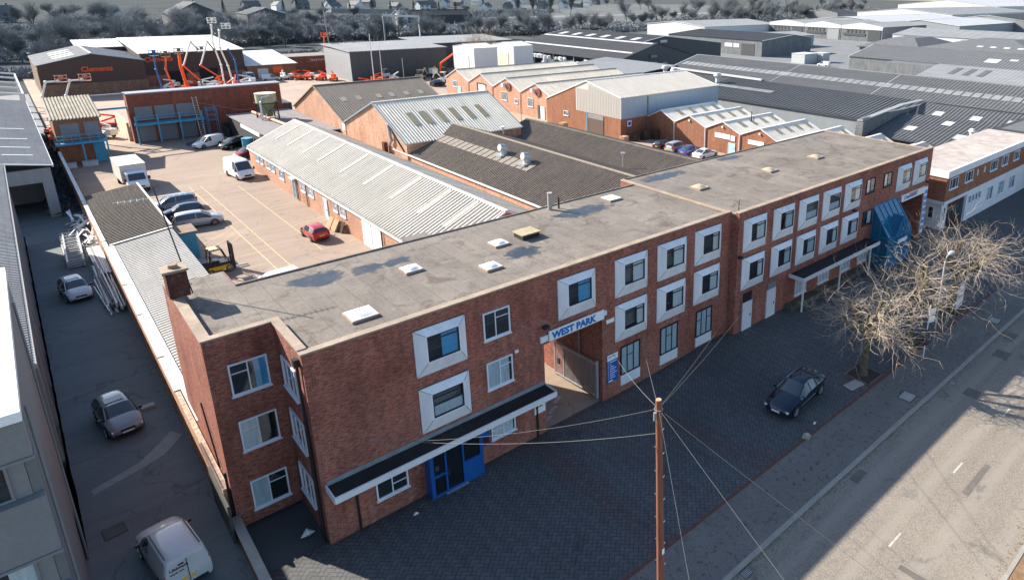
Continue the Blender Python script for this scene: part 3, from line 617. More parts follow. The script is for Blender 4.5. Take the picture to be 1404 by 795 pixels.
part(MB().box(11.05,11.76,-.06,-.003,1.45,2.05),'notice_board',SIGNW,MBD)
text('notice_text','BUILDERS',.11,(11.10,-.072,1.85),X,(0,0,1),LETK,MBD,.002,.003); 
nb=part(MB().box(7.62,8.2,-.06,-.003,1.1,2.6),'tenant_board',SIGNB,MBD)
tl=MB()
for i in range(4): tl.box(7.68,8.14,-.064,-.0605,2.42-i*.16,2.47-i*.16)
tl.box(7.66,8.16,-.066,-.0605,1.2,1.65); sub(tl,'nameplate',plain('dark_nameplate',(.05,.02,.03),.5,.2),nb)
# west arch board
bd=part(MB().box(16.32,17.16,-.06,-.003,1.12,3.02),'directory_board',SIGNB,MBD)
sub(MB().box(16.32,17.16,-.066,-.0605,2.62,3.02),'board_header',SIGNW,bd)
text('board_text','WEST PARK',.11,(16.38,-.072,2.84),X,(0,0,1),LETB,bd,.002,.003)
tl=MB()
for i,wd in enumerate((.55,.1,.32,.5,.42,.55,.38,.42)): tl.box(16.52,16.52+wd,-.066,-.061,2.48-i*.155,2.525-i*.155); tl.box(16.37,16.43,-.066,-.061,2.48-i*.155,2.525-i*.155)
tl.box(16.40,16.75,-.066,-.061,1.17,1.26); sub(tl,'board_lines',SIGNW,bd)
# arch sign
sg=part(MB().box(12.12,16.02,-.17,-.10,5.66,6.26),'arch_sign',SIGNW,MBD)
text('sign_letters','WEST PARK',.56,(12.32,-.185,5.76),X,(0,0,1),LETB,sg,.008,.026,thin=1.02)
part(MB().box(11.6,12.1,-.1,-.003,5.7,6.05).box(16.05,16.3,-.1,-.003,5.8,6.1),'sign_bracket',WHITE,MBD)
# passage lining pieces
downpipe(MBD,15.94,2.2,.0,5.4,CLADM,.05)
# east arch: sign and side board
sg=part(MB().box(52.1,57.0,-.78,-.66,5.22,5.88),'arch_sign',SIGNW,MBD)
text('sign_letters','Clements',.46,(52.5,-.795,5.42),X,(0,0,1),LETB,sg,.008,.012,thin=1.5)
sub(MB().box(53.6,55.4,-.792,-.782,5.66,5.80),'red_swoosh',LETO,sg)
sg=part(MB().box(57.08,57.75,-.74,-.66,.9,5.75),'pillar_board',SIGNW,MBD)
tb=MB()
for i in range(7): tb.box(57.12,57.71,-.75,-.742,5.0-i*.62,5.42-i*.62)
sub(tb,'board_panel',plain('pale_blue_panel',(.16,.28,.62),.5,.3,2),sg)
# second canopy on posts, dark plinth behind
c=MB(); c.box(34.3,46.1,-1.95,-.653,3.02,3.16); cn=part(c,'canopy',FELTK,MBD)
c=MB(); c.box(34.22,46.1,-2.03,-1.952,2.95,3.24); c.box(34.22,34.298,-1.95,-.653,2.95,3.24); sub(c,'fascia',WHITE,cn)
for x in (34.35,39.7,44.6): sub(MB().box(x,x+.1,-1.98,-1.88,.25,2.95),'post',WPAINT,cn)
part(MB().box(33.9,46.4,-1.35,-.653,.2,.75),'plinth',plain('mossy_plinth',(.10,.085,.06),.9,.4,2),MBD)
# blue glazed porch
bp=MB(); xa,xb=46.9,51.2; yf=-2.35; yw=-.66
def frm(mb,a,b,t=.09): mb.bar(a,b,t)
posts=[(xa,yf),(xa+1.7,yf-.0),(xa+3.1,yf),(xb,yf)]
for x,y in posts: frm(bp,(x,y,.25),(x,y,3.3),.12)
for x in (xa,xb): frm(bp,(x,yf,3.3),(x,yw,3.3)); frm(bp,(x,yw,.3),(x,yw,5.9)); frm(bp,(x,-1.5,.3),(x,-1.5,4.6))
frm(bp,(xa,yf,3.3),(xb,yf,3.3),.2); frm(bp,(xa,yf,2.4),(xb,yf,2.4),.1); frm(bp,(xa,yw,5.9),(xb,yw,5.9),.12); frm(bp,(xa,yf,.9),(xb,yf,.9),.1)
for i in range(6): x=xa+(xb-xa)*i/5; frm(bp,(x,yf,3.4),(x,yw,5.9),.1)
frm(bp,(xa,-1.5,4.65),(xb,-1.5,4.65),.08)
for i in range(1,5): x=xa+(xb-xa)*i/5; frm(bp,(x,yf,.3),(x,yf,3.3),.07)
# front gable dormer
gx0,gx1,gm=xa+.9,xa+3.4,xa+2.15
for a,b in (((gx0,yf-.25,3.4),(gm,yf-.25,5.0)),((gx1,yf-.25,3.4),(gm,yf-.25,5.0)),((gm,yf-.25,5.0),(gm,-1.5,5.0)),((gx0,yf-.25,3.4),(gx1,yf-.25,3.4)),((gm,yf-.25,3.4),(gm,yf-.25,5.0))): frm(bp,a,b,.09)
bo=part(bp,'porch_frame',BLUEP,MBD)
gl=MB(); gl.poly([(xa,yf,3.4),(xb,yf,3.4),(xb,yw,5.88),(xa,yw,5.88)]); gl.poly([(xa,yf,.3),(xb,yf,.3),(xb,yf,3.3),(xa,yf,3.3)]); gl.poly([(xa,yf,.3),(xa,yw,.3),(xa,yw,5.88),(xa,yf,3.4)]); gl.poly([(xb,yf,.3),(xb,yw,.3),(xb,yw,5.88),(xb,yf,3.4)])
gl.poly([(gx0,yf-.25,3.4),(gm,yf-.25,5.0),(gm,-1.5,5.0),(gx0,-1.9,3.4)]); gl.poly([(gx1,yf-.25,3.4),(gm,yf-.25,5.0),(gm,-1.5,5.0),(gx1,-1.9,3.4)]); gl.poly([(gx0,yf-.25,3.4),(gx1,yf-.25,3.4),(gm,yf-.25,5.0)])
sub(gl,'glazing',GLASSB,bo)
part(MB().box(xa+1.7,xa+3.4,yf-.16,yf-.10,2.5,2.85),'porch_sign',SIGNW,MBD)
# chimney and aerial mast
m=MB(); m.box(-2.85,-2.0,9.35,10.25,9.71,11.0); ch=part(m,'chimney',CHB,MBD)
c=MB(); c.box(-2.98,-1.92,9.24,10.32,11.0,11.12); sub(c,'chimney_cap',COPING,ch)
sub(MB().tube([(-2.45,9.78,11.12),(-2.45,9.78,11.28)],[.22,.19],14),'chimney_pot',plain('clay_pot',(.28,.19,.12),.8,.2),ch)
m=MB(); m.tube([(-1.85,10.0,9.5),(-2.3,12.0,14.6)],.032,6); m.bar((-2.05,9.8,10.0),(-1.8,10.05,10.0),.03); m.bar((-2.05,9.8,10.8),(-1.85,10.1,10.8),.03)
mast=part(m,'aerial_mast',BLKM,MBD)
a=MB(); hx=V((-2.25,11.85,14.1)); a.bar(hx+V((-1.7,.2,.0)),hx+V((1.6,-.2,.0)),.03)
for i in range(13): p=hx+V((-1.5+i*.24,.18-i*.028,0)); a.bar(p+V((-.03,-.28,0)),p+V((.03,.28,0)),.016)
sub(a,'aerial',STEEL,mast)
# rooflights and hatches on the felt roof
def rooflight(x,y,label,w=.85,mat=None,h=.17):
    t=thing('rooflight',label,'rooflight',(x,y,9.36),0,'domed rooflights on the felt roof')
    k=MB(); a=w/2+.08; k.box(-a,a,-a,a,0,.11); k.build('kerb_upstand',[COPING],t)
    d=MB(); n=5; vs=[];fs=[]
    for j in range(n+1):
        for i in range(n+1):
            u=-1+2*i/n;v=-1+2*j/n; vs.append((u*w/2,v*w/2,.115+h*(1-abs(u)**2.6)*(1-abs(v)**2.6)))
    for j in range(n):
        for i in range(n): q=j*(n+1)+i; fs.append((q,q+1,q+n+2,q+n+1))
    d.mesh(vs,fs); d.box(-w/2-.03,w/2+.03,-w/2-.03,w/2+.03,.112,.135); d.build('dome',mat or DOME,t,smooth=35)
DOME=plain('white_opal_dome',(.80,.81,.80),.35,.05,2,local=True); DOMEY=plain('aged_dome',(.42,.36,.26),.5,.25,2,local=True)
rooflight(3.35,2.35,'largest white rooflight, nearest the corner of the felt roof',1.12); rooflight(7.4,5.8,'white domed rooflight near the back edge, second from the left end of the roof')
rooflight(10.75,3.2,'white domed rooflight to the left of the small round puddle, nearer the facade'); rooflight(12.95,5.95,'white domed rooflight just behind the small round puddle')
rooflight(23.9,8.3,'flat white rooflight at the back edge beside the long puddle',1.0,None,.12)
rooflight(30.9,5.9,'stone coloured rooflight just right of the roof step',1.0,DOMEY); rooflight(39.3,5.4,'cream rooflight in the middle of the right-hand roof',1.0,DOMEY); rooflight(46.5,5.4,'cream rooflight furthest along the right-hand roof',1.0,DOMEY)
t=thing('roof_hatch','square lichen covered roof hatch beside the puddle','roof hatch',(14.95,5.95,9.36)); MB().box(-.6,.6,-.5,.5,0,.3).build('curb',FELTK,t); MB().box(-.68,.68,-.58,.58,.302,.37).build('lid',plain('lichen_lid',(.36,.31,.19),.9,.35,4,local=True),t)
for x,y,h,r,l,mt in ((19.15,9.3,1.15,.16,'stubby grey flue pipe at the back edge of the roof',CONC),(19.75,9.1,.75,.06,'thin black vent pipe beside the grey flue',BLKM)):
    t=thing('flue_pipe',l,'flue',(x,y,9.36)); MB().cyl((0,0,0),r,h,14).build('pipe',mt,t); MB().cyl((0,0,h),r*1.15,.08,14).build('cowl',mt,t)
t=thing('vent_pipe','bent thin vent pipe by the roof step','vent pipe',(28.4,0,9.36)); MB().tube([(0,0,0),(0,0,.75),(.06,0,.95)],.03,6).build('pipe',BLKM,t)

# gate in the left arch
g=thing('metal_gate','open silver barred gate inside the left archway','gate',(15.8,.3,0)); m=MB()
a=V((15.75,.25,.25));b=V((15.72,4.45,.05)); H=2.35
m.bar(a,a+V((0,0,H+.2)),.14); m.bar(b,b+V((0,0,H)),.08); 
for z in (.12,H-.05): m.bar(a+V((0,0,z)),b+V((0,0,z)),.08)
m.bar(a.lerp(b,.78)+V((0,0,.1)),a.lerp(b,.78)+V((0,0,H)),.07); gf=part(m,'gate_frame',STEEL,g)
m=MB()
for i in range(1,34): p=a.lerp(b,i/34); m.bar(p+V((0,0,.15)),p+V((0,0,H+(.12 if i%1==0 else 0))),.032)
part(m,'bars',STEEL,g)
part(MB().box(15.62,15.7,3.9,4.1,1.0,1.4),'lock',BLKM,g)

# ------------------------------------------------------------ neighbour on the right
t=thing('clinic_building','low two storey building with white ground floor and red brick band at the right edge','building',(72,5,0))
xr0,xr1,yr0,yr1=60.9,88,-1.3,4.7
part(MB().box(xr0,xr1,yr0,yr1,3.5,6.05),'upper_wall',REDR,t)
part(MB().box(xr0+.25,66.9,yr0+.25,yr1,0,3.5).box(66.9,xr1,yr0-.0,yr1,0,3.498),'lower_wall',WHITE,t)
f=MB(); f.box(xr0-.12,xr1,yr0-.14,yr0+.14,6.05,6.78); f.box(xr0-.12,xr0+.14,yr0+.14,yr1,6.05,6.78); f.box(xr0-.05,67.0,yr0-.06,yr0+.18,3.15,3.5); f.box(xr0-.05,xr0+.18,yr0+.18,yr1,3.15,3.5); f.box(67.0,83.4,yr0-.06,yr0-.003,3.05,3.5); part(f,'fascia',WHITE,t)
part(MB().box(xr0+.14,xr1,yr0+.14,yr1,6.6,6.72),'roof',FELTW,t)
for a,b in ((61.6,63.7),(65.6,67.7),(72.7,74.9),(76.4,78.3),(80.3,82.2)): window(t,(a,yr0,4.65),X,MY,b-a,1.2,bars=(.3,.7),hbars=())
for a in (68.9,70.9): part(MB().box(a,a+.25,yr0-.06,yr0-.003,4.9,5.6),'vent',WHITE,t)
for a,b in ((73,74.7),(76.6,78.4),(80.2,82)): window(t,(a,yr0,1.05),X,MY,b-a,1.65,bars=(.5,),cur=CURT,curw=.8)
for i in range(4): window(t,(67.5+i*.95,yr0,1.95),X,MY,.62,.85,bars=(),hbars=())
window(t,(xr0+.25,.35,1.4),MY,MX,.62,1.3,bars=(),hbars=()); window(t,(61.5,yr0+.25,1.2),X,MY,.6,1.5,bars=(),hbars=())
e=part(MB().box(62.6,66.7,yr0+.16,yr0+.247,.1,2.9),'entrance',plain('dark_red_door',(.05,.018,.018),.4,.2),t)
for i in range(4): sub(MB().box(62.75+i*1.0,63.5+i*1.0,yr0+.13,yr0+.158,.9,2.6),'pane',CARG,e)
t=thing('roof_vent','white mushroom vent on the pale roof','roof vent',(84.5,5.5,6.0)); MB().cyl((0,0,0),.25,.7,12).build('pipe',WHITE,t); MB().cyl((0,0,.7),.5,.35,12,.2).build('cowl',WHITE,t)

# ------------------------------------------------------------ low wall by the alley and the boundary wall
t=thing('low_wall','low brick wall with pale coping between alley and forecourt','wall',(-2.8,-3,0)); part(MB().box(-2.95,-2.67,-12.5,3.78,-.1,.72),'wall',RED,t); part(MB().box(-3.0,-2.62,-12.55,3.8,.722,.80),'coping',CONC,t)
t=thing('boundary_wall','long orange brick boundary wall running back beside the alley','wall',(-2.9,50,0)); m=MB(); m.box(-3.02,-2.78,4.0,92,-.1,2.25); wl=part(m,'wall',ORB,t)
m=MB()
rr=random.Random(3)
for i in range(81): y=14.5+i*.95+rr.random()*.2; m.box(-3.06,-2.74,y,y+.9,2.252,2.29+rr.random()*.03)
sub(m,'coping',WROOF,wl)
m=MB()
for i in range(24): y=15+i*2.9; m.box(-3.035,-3.022,y,y+.8,1.15,1.45)
sub(m,'weathered_patch',plain('dark_patch',(.12,.06,.04),.9,.4,3),wl)
t=thing('alley_pier','dark render pier with barbed wire at the front end of the boundary wall','wall',(-3,4,0)); part(MB().box(-3.12,-3.025,3.0,6.6,-.1,2.0),'pier',plain('dark_render',(.06,.07,.06),.9,.3,2),t)
m=MB(); 
for i in range(40): y=3.9+i*.11; m.tube([(-3.1,y,2.3),(-2.98,y+.05,2.45),(-3.0,y+.1,2.28)],.012,3,False)
part(m,'barbed_wire',STEEL,t)

# lean-to shed beside the boundary wall
t=thing('lean_to','lean-to shed with grey sheet roof in front and mossy dark corrugated roof behind','shed',(-.4,42,0))
m=MB(); m.box(-2.55,1.6,12.5,62,0,2.3); part(m,'wall',REDR,t)
m=MB(); ribs(m,(-2.7,43.3,2.5),(-2.7,9.95,2.5),(1.85,9.95,3.1),(1.85,43.3,3.1),.40,.04,.06); part(m,'roof',R_LEAN,t)
m=MB(); ribs(m,(-2.7,62.6,2.5),(-2.7,43.4,2.5),(1.85,43.4,3.1),(1.85,62.6,3.1),.45,.12,.06); part(m,'roof',R_MOSS,t,)
m=MB(); m.bar((-2.7,43.35,2.62),(1.9,43.35,3.22),.22,.06); m.bar((1.9,44,3.22),(1.9,62.6,3.22),.16,.08); m.bar((-2.62,10,2.62),(-2.62,43,2.62),.35,.05); part(m,'flashing',WROOF,t)
m=MB(); m.box(-2.7,-2.45,3.95,9.9,2.0,2.1); 
for i in range(26): m.box(-2.775,-2.735,4.4+i*.2,4.5+i*.2,2.3,2.36)
t2=thing('blue_kiosk','bright blue store with flat brown roof beside the shed','store',(2.9,43.8,0)); part(MB().box(1.95,3.45,42.8,44.9,0,2.5),'wall',SKYB,t2); part(MB().box(1.85,3.6,42.65,45.3,2.502,2.62),'roof',plain('brown_flat_roof',(.22,.16,.12),.9,.25,2),t2)
part(MB().box(3.452,3.5,43.3,44.3,.1,2.1),'door',BLUEP,t2)

# ------------------------------------------------------------ long shed in the yard
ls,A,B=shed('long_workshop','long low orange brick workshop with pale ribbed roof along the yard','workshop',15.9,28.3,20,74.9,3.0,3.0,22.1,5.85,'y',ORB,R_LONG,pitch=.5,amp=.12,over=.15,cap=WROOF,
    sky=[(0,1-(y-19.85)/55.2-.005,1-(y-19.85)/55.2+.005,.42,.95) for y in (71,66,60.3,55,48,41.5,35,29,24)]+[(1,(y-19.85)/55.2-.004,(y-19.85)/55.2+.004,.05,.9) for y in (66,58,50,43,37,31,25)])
for o_ in children(ls):
    if o_.name.startswith('roof'): pass
YX=15.9
for a,b,z in ((71.7,70.2,1.95),(69.6,68.4,1.95),(66.9,65.4,1.9),(64.9,63.6,1.9),(61.9,60.0,1.6),(53.8,52.3,1.75),(51.3,49.6,1.75),(43.6,42.4,1.85),(41.6,40.2,1.8)):
    window(ls,(YX,a,z-.25),MY,MX,a-b,1.15,bars=(.33,.66),hbars=(.5,),cur=NET,curw=.95)
door(ls,(YX,56.9,.02),MY,MX,1.0,2.1,plain('blue_grey_door',(.10,.20,.26),.5,.2)); door(ls,(YX,46.6,.02),MY,MX,1.1,2.2,plain('pale_blue_door',(.45,.58,.66),.5,.1))
part(MB().box(15.55,15.87,55.6,57.2,2.35,2.5),'door_canopy',WHITE,ls)
gd=part(MB().box(15.82,15.897,31.6,36.0,.02,2.65),'garage_door',WPAINT,ls); sub(MB().box(15.80,15.818,33.75,33.8,.1,2.6),'panel_joint',CLADM,gd)
downpipe(ls,15.8,55.0,0,2.9);downpipe(ls,15.8,51.9,0,2.9);downpipe(ls,15.78,31.3,0,2.9)
part(MB().box(15.62,15.78,19.9,75,2.78,2.9),'gutter',WHITE,ls)
# brick wall between long workshop and dark roof is the dark workshop's own wall
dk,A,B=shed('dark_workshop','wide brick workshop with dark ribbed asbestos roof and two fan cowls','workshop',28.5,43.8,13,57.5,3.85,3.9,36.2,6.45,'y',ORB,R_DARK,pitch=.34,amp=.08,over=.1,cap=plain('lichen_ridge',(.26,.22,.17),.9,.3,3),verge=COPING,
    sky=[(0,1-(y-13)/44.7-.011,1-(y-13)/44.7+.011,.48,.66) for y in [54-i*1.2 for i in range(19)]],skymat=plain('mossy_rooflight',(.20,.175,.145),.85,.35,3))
part(MB().box(28.22,28.40,20,57,3.9,4.02),'gutter',WHITE,dk)
def cowl(x,y,z,label):
    t=thing('roof_fan',label,'roof fan',(x,y,z),0,'silver fan cowls on the dark roof')
    MB().box(-.9,.5,-.7,.7,-.2,.05).build('base_sheet',STEEL,t); MB().cyl((0,0,.0),.45,.45,16).build('drum',STEEL,t)
    m=MB(); m.tube([(0,0,.45),(-.15,0,.75),(-.6,0,.85)],[.5,.5,.42],14); m.build('cowl',STEEL,t,smooth=True)
cowl(33.6,38.5,5.75,'silver fan cowl on the dark roof, the further of the two'); cowl(33.4,33.5,5.7,'silver fan cowl on the dark roof, the nearer of the two')
shed('dark_workshop','narrow workshop with dark corrugated roof behind the ridge of the first','workshop',43.9,55,13,56.5,3.6,3.6,48.8,5.4,'y',ORB,R_DARK,pitch=.34,amp=.08,over=.1,verge=None)
t=thing('roof_vent','thin mushroom vent between the two dark roofs','roof vent',(44.0,29.5,4.2)); MB().cyl((0,0,0),.09,1.6,8).build('pipe',STEEL,t); MB().cyl((0,0,1.6),.28,.12,10).build('cap',STEEL,t)
t=thing('roof_vent','thin mushroom vent near the far end of the dark ridge','roof vent',(41,50.5,5.2)); MB().cyl((0,0,0),.1,.9,8).build('pipe',STEEL,t); MB().cyl((0,0,.9),.35,.14,10).build('cap',WHITE,t)

# ------------------------------------------------------------ white roof and brown roof workshops
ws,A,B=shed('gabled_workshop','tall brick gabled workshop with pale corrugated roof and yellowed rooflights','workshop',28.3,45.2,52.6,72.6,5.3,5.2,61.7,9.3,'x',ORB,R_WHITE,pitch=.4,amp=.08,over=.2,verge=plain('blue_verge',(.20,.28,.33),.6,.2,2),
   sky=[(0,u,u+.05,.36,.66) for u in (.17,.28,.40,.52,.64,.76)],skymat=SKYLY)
m=MB(); m.tube([(28.1,57.2,7.0),(28.0,56.6,6.2),(28.05,56.4,5.2),(28.0,57.0,4.6)],.22,10); part(m,'flue',CONC,ws); part(MB().bar((28.15,56.2,6.3),(28.2,53.2,4.2),.12),'flue',BLKM,ws)
part(MB().box(27.6,28.1,57.9,58.6,3.4,4.7),'chimney_stub',CHB,ws)
bs,A,B=shed('gabled_workshop','brick gabled workshop with brown mossy roof behind the pale one','workshop',28.3,45.5,73,95.6,5.0,4.6,84.3,9.2,'x',ORB,R_BROWN,pitch=.35,amp=.05,over=.2,
   sky=[(0,u,u+.045,.52,.62) for u in (.13,.26,.44,.56,.70,.84)],skymat=SKYL,verge=COPING,cap=R_BROWN)
part(MB().box(28.2,28.29,72.9,73.9,3.9,4.9),'vent',CURT,bs)
# flat roofed store and silo at the end of the yard
t=thing('flat_roof_store','dark boarded store with grey flat roof at the back of the yard','store',(22.5,90,0)); part(MB().box(18.9,28.2,75.3,98.5,0,3.7),'wall',plain('black_boarding',(.02,.02,.022),.8,.3,2,streak=(6,6,.3)),t); part(MB().box(18.7,28.25,75.2,98.8,3.702,3.85),'roof',plain('purple_grey_roof',(.20,.185,.19),.8,.25,.8),t)
part(MB().box(18.62,18.898,80,90,3.1,3.65),'fascia',WHITE,t); part(MB().tube([(22.2,97,4.15),(23,79,4.15)],.22,8),'duct',plain('pink_duct',(.55,.30,.22),.7,.2,2),t)
t=thing('blue_tank','small blue tank beside the flat roofed store','tank',(18.0,84.5,0)); MB().cyl((0,0,0),.75,2.3,16).build('drum',SKYB,t); MB().cyl((0,0,2.3),.78,.1,16).build('lid',SKYB,t)
t=thing('silo','weathered green and cream silo on a dark steel frame','silo',(23.0,91.2,3.85)); t.scale=(.85,.85,.8); G1=plain('faded_green_steel',(.20,.26,.15),.7,.35,1.5,local=True)
MB().cyl((0,0,3.2),1.75,1.8,24).build('drum',plain('cream_green_band',(.34,.36,.22),.7,.5,.9,local=True),t,smooth=30); MB().tube([(0,0,.4),(0,0,3.2)],[.8,1.35],20).build('hopper',G1,t,smooth=30); MB().cyl((0,0,5.0),1.85,.12,24,.2).build('lid',plain('cream_lid',(.55,.48,.35),.7,.2,2,local=True),t)
for sx in(-1,1):
    for sy in (-1,1): MB().bar((sx*1.5,sy*1.5,0),(sx*1.35,sy*1.35,3.4),.16).build('leg',BLKM,t)
m=MB()
for s in(-1,1):
    m.bar((-1.45,s*1.45,0),(1.4,s*1.4,3),.07);m.bar((1.45,s*1.45,0),(-1.4,s*1.4,3),.07);m.bar((s*1.45,-1.45,0),(s*1.4,1.4,3),.07);m.bar((s*1.45,1.45,0),(s*1.4,-1.4,3),.07)
for s in (-1,1): m.bar((-1.7,s*1.7,3.1),(1.7,s*1.7,3.1),.14); m.bar((s*1.7,-1.7,3.1),(s*1.7,1.7,3.1),.14)
m.build('bracing',BLKM,t); MB().tube([(-1.5,-1.8,-.3),(-1.5,-2.0,3.6),(-1.0,-1.9,4.5),(.2,-1.7,4.7)],.16,8).build('pipe',WHITE,t,smooth=True)

# ------------------------------------------------------------ sawtooth units beyond the lane
names=['brick unit with blue door, furthest left of the sawtooth row','brick unit with tall white shutter door, second in the sawtooth row','brick unit with round fan in its gable, third in the sawtooth row','brick unit with white side door, fourth in the sawtooth row']
vy=[116.9,106.4,96.4,86.1,75.6]; ry=[111.8,101.3,91.3,80.9]; xe=[100,98.5,97,95.5]
for i in range(4):
    t,A,B=shed('sawtooth_unit',names[i],'workshop',67.3+.004*i,xe[i],vy[i+1]+.01,vy[i]-.01,4.45,4.5,ry[i],6.55,'x',ORB,R_SAWA,pitch=.5,amp=.09,over=.0,cap=R_GREY,group='sawtooth units beyond the lane')
    gm=MB()
    for s,(ya) in ((0,vy[i+1]),(1,vy[i])): gm.bar((67.2,ya,4.5),(67.2,ry[i],6.72),.2,.12)
    part(gm,'gable_coping',WHITE,t)
    downpipe(t,67.2,vy[i+1]+.15,0,4.4)
    if i==0: window(t,(67.3,113.9,2.7),MY,MX,2,1.4,bars=(.3,.6)); door(t,(67.3,111.5,.02),MY,MX,1.2,2.9,plain('sky_door',(.28,.55,.62),.5,.1))
    if i==1: part(MB().box(67.2,67.297,99.5,102.8,.02,4.6),'shutter_door',WPAINT,t); part(MB().box(67.1,67.19,102.5,102.85,.02,4.7).box(67.1,67.19,99.45,102.4,4.5,4.72),'door_frame',CLADD,t)
    if i==2: window(t,(67.3,93.4,2.1),MY,MX,2.1,1.75,bars=(.25,.5,.75)); window(t,(67.3,88.5,2.0),MY,MX,1.2,.9,bars=())
    if i==3: window(t,(67.3,83.8,1.95),MY,MX,1.8,1.7,bars=(.25,.5,.75)); part(MB().box(67.2,67.297,78.1,80.0,.02,2.5),'side_door',WHITE,t); part(MB().box(67.1,67.19,79.6,80.2,.02,2.6),'door_frame',CLADD,t); door(t,(67.3,77.0,.02),MY,MX,1.2,2.3,plain('sky_door_b',(.35,.58,.64),.5,.1))
    if i>=2:
        yy=ry[i]-1.0; c=MB().tube([(67.28,yy,5.1),(67.1,yy,5.1)],.75,18); part(c,'extract_fan',plain('rusty_fan',(.16,.04,.03),.7,.3),t); part(MB().tube([(67.28,yy+1.6,5.3),(66.6,yy+1.6,5.3)],.42,14),'duct_end',WHITE,t)
# tall unit with cladding above brick
th,A,B=shed('tall_unit','tall unit with pale ribbed cladding over brick, its corner towards the lane','workshop',66,90.5,54.6,75.58,7.0,4.5,63.6,8.95,'x',CLAD,R_TALL,pitch=.9,amp=.05,over=.1,cap=WROOF,verge=WROOF)
part(MB().box(65.96,90.54,54.56,54.598,0,3.55).box(65.93,65.998,54.6,66.8,0,3.6).poly([(65.95,66.8,0),(65.95,75.5,0),(65.95,75.5,4.6),(65.95,66.8,7.85)]),'brick_wall',REDR,th)
part(MB().box(65.94,90.5,54.5,54.56,3.56,6.9),'side_cladding',plain('blue_grey_cladding',(.30,.36,.42),.55,.1,.6,streak=(3,3,.3)),th)
m=MB()
for i in range(28): m.box(65.90,65.93,55+i*.42,55.08+i*.42,3.7,6.9+(55+i*.42-54.6)*.2 if i<20 else 7.6)
part(m,'cladding_rib',CLAD,th)
d=part(MB().box(65.85,65.925,59.0,63.2,.02,2.7),'loading_door',plain('brown_door',(.10,.07,.055),.6,.3,2,streak=(8,8,.3)),th); sub(MB().box(65.84,65.92,59.0,63.2,2.72,3.5),'door_header',CLADM,d); sub(MB().box(65.8,65.92,63.25,63.5,.02,3.6),'door_post',SKYB,d)
part(MB().box(67.3,68.2,54.44,54.497,2.2,3.2),'sign_plate',SIGNW,th); part(MB().box(67.45,68.05,54.42,54.438,2.4,3.0),'sign_symbol',SIGNB,th); downpipe(th,72,54.4,0,6.9,CLADM,.08)
window(th,(65.93,70.2,2.2),MY,MX,1.4,.9,bars=(.5,))
# second saw-tooth group with bright roofs
vy2=[54.3,47.9,41.1,34.2,27.4,20.6,13.9,7.2]; ry2=[51.3,44.7,37.7,30.6,23.8,17.0,10.4]; xe2=[85.8,85,84.4,83.6,82.9,82.2,81.6]
nm2=['bright roofed brick unit tucked beside the tall clad unit','bright roofed brick unit behind the parked cars','bright roofed brick unit with white name board and blue door','bright roofed brick unit with long white name board at the roof edge','bright roofed unit peeping over the felt roof, nearer pair left','bright roofed unit peeping over the felt roof end','bright roofed unit tucked between the felt roof and the clinic']
for i in range(7):
    t,A,B=shed('white_roof_unit',nm2[i],'workshop',72+.004*i,xe2[i],vy2[i+1]+.01,vy2[i]-.01,3.35,3.4,ry2[i],4.75,'x',REDR,R_SAW,pitch=.6,amp=.04,over=.0,cap=WROOF,group='bright roofed units beyond the lane',
       sky=[(0,u,u+.07,.42,.8) for u in (.20,.42,.64,.86)],skymat=SKYLY)
    gm=MB()
    for ya in (vy2[i+1],vy2[i]): gm.bar((71.92,ya,3.45),(71.92,ry2[i],4.92),.2,.12)
    part(gm,'gable_coping',WROOF,t); downpipe(t,71.88,vy2[i+1]+.1,0,3.3,WHITE,.09)
    if i==2: part(MB().box(71.92,71.99,36.2,39.2,2.3,3.05),'name_board',SIGNW,t); door(t,(72,36.4,.02),MY,MX,1.2,1.75,plain('sky_door_c',(.35,.58,.64),.5,.1)); part(MB().box(71.9,71.99,35.2,36.0,2.2,3.0),'small_sign',SIGNW,t)
    if i==3: part(MB().box(71.92,71.99,29.8,32.7,2.3,2.95),'name_board',SIGNW,t)
    if i in (2,3,1): part(MB().tube([(71.98,ry2[i],4.1),(71.8,ry2[i],4.1)],.17,10),'bulkhead_lamp',WHITE,t)
t=thing('flue_pipe','thin twin flues on a bright saw-tooth roof','flue',(77.5,36.5,3.6)); MB().cyl((0,0,0),.08,2.4,8).build('pipe',BLKM,t); MB().cyl((.6,0,0),.06,1.6,8).build('pipe',BLKM,t)

# ------------------------------------------------------------ grey buildings on the left of the alley
t=thing('grey_office_block','pale grey panelled office block with white flat roof in the lower left corner','building',(-13,-10,0))
xb,yb=-8.02,-3.2
part(MB().box(-30,xb-.25,-3.2,9.5,0,12.3),'wall',CLADM,t)
m=MB(); m.box(-30,xb+.02,-3.9,9.6,12.5,12.8); part(m,'roof',plain('bright_flat_roof',(.85,.86,.87),.6,.04,1),t)
for z0,z1 in ((11.2,12.5),(7.9,9.8),(4.6,6.5),(1.3,3.2)):
    pn=part(MB().box(-30,xb,yb-.35,yb+.0,z0,z1),'spandrel_panel',plain('grey_panel',(.20,.21,.22),.55,.06,.5),t)
    j=MB()
    for i in range(6): j.box(xb-1.9-i*3,xb-1.88-i*3,yb-.356,yb-.351,z0,z1)
    sub(j,'joint',DARK,pn); sub(MB().box(-30,xb+.04,yb-.42,yb+.02,z0-.09,z0-.002),'sill',CLADM,pn)
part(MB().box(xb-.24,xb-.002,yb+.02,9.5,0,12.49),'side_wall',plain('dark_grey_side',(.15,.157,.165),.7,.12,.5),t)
for z0,z1 in ((9.8,11.1),(6.5,7.8),(3.2,4.5)):
    for i in range(5):
        a=xb-.62-i*3; window(t,(a-2.0,yb+.0,z0+.02),X,MY,2.0,1.25,frame=plain('grey_frame',(.2,.2,.21),.6,.1) if (i==0 and z0>9) else bpy.data.materials['grey_frame'],bars=(.5,),hbars=(),cur=CURT,curw=.3,sill=False)
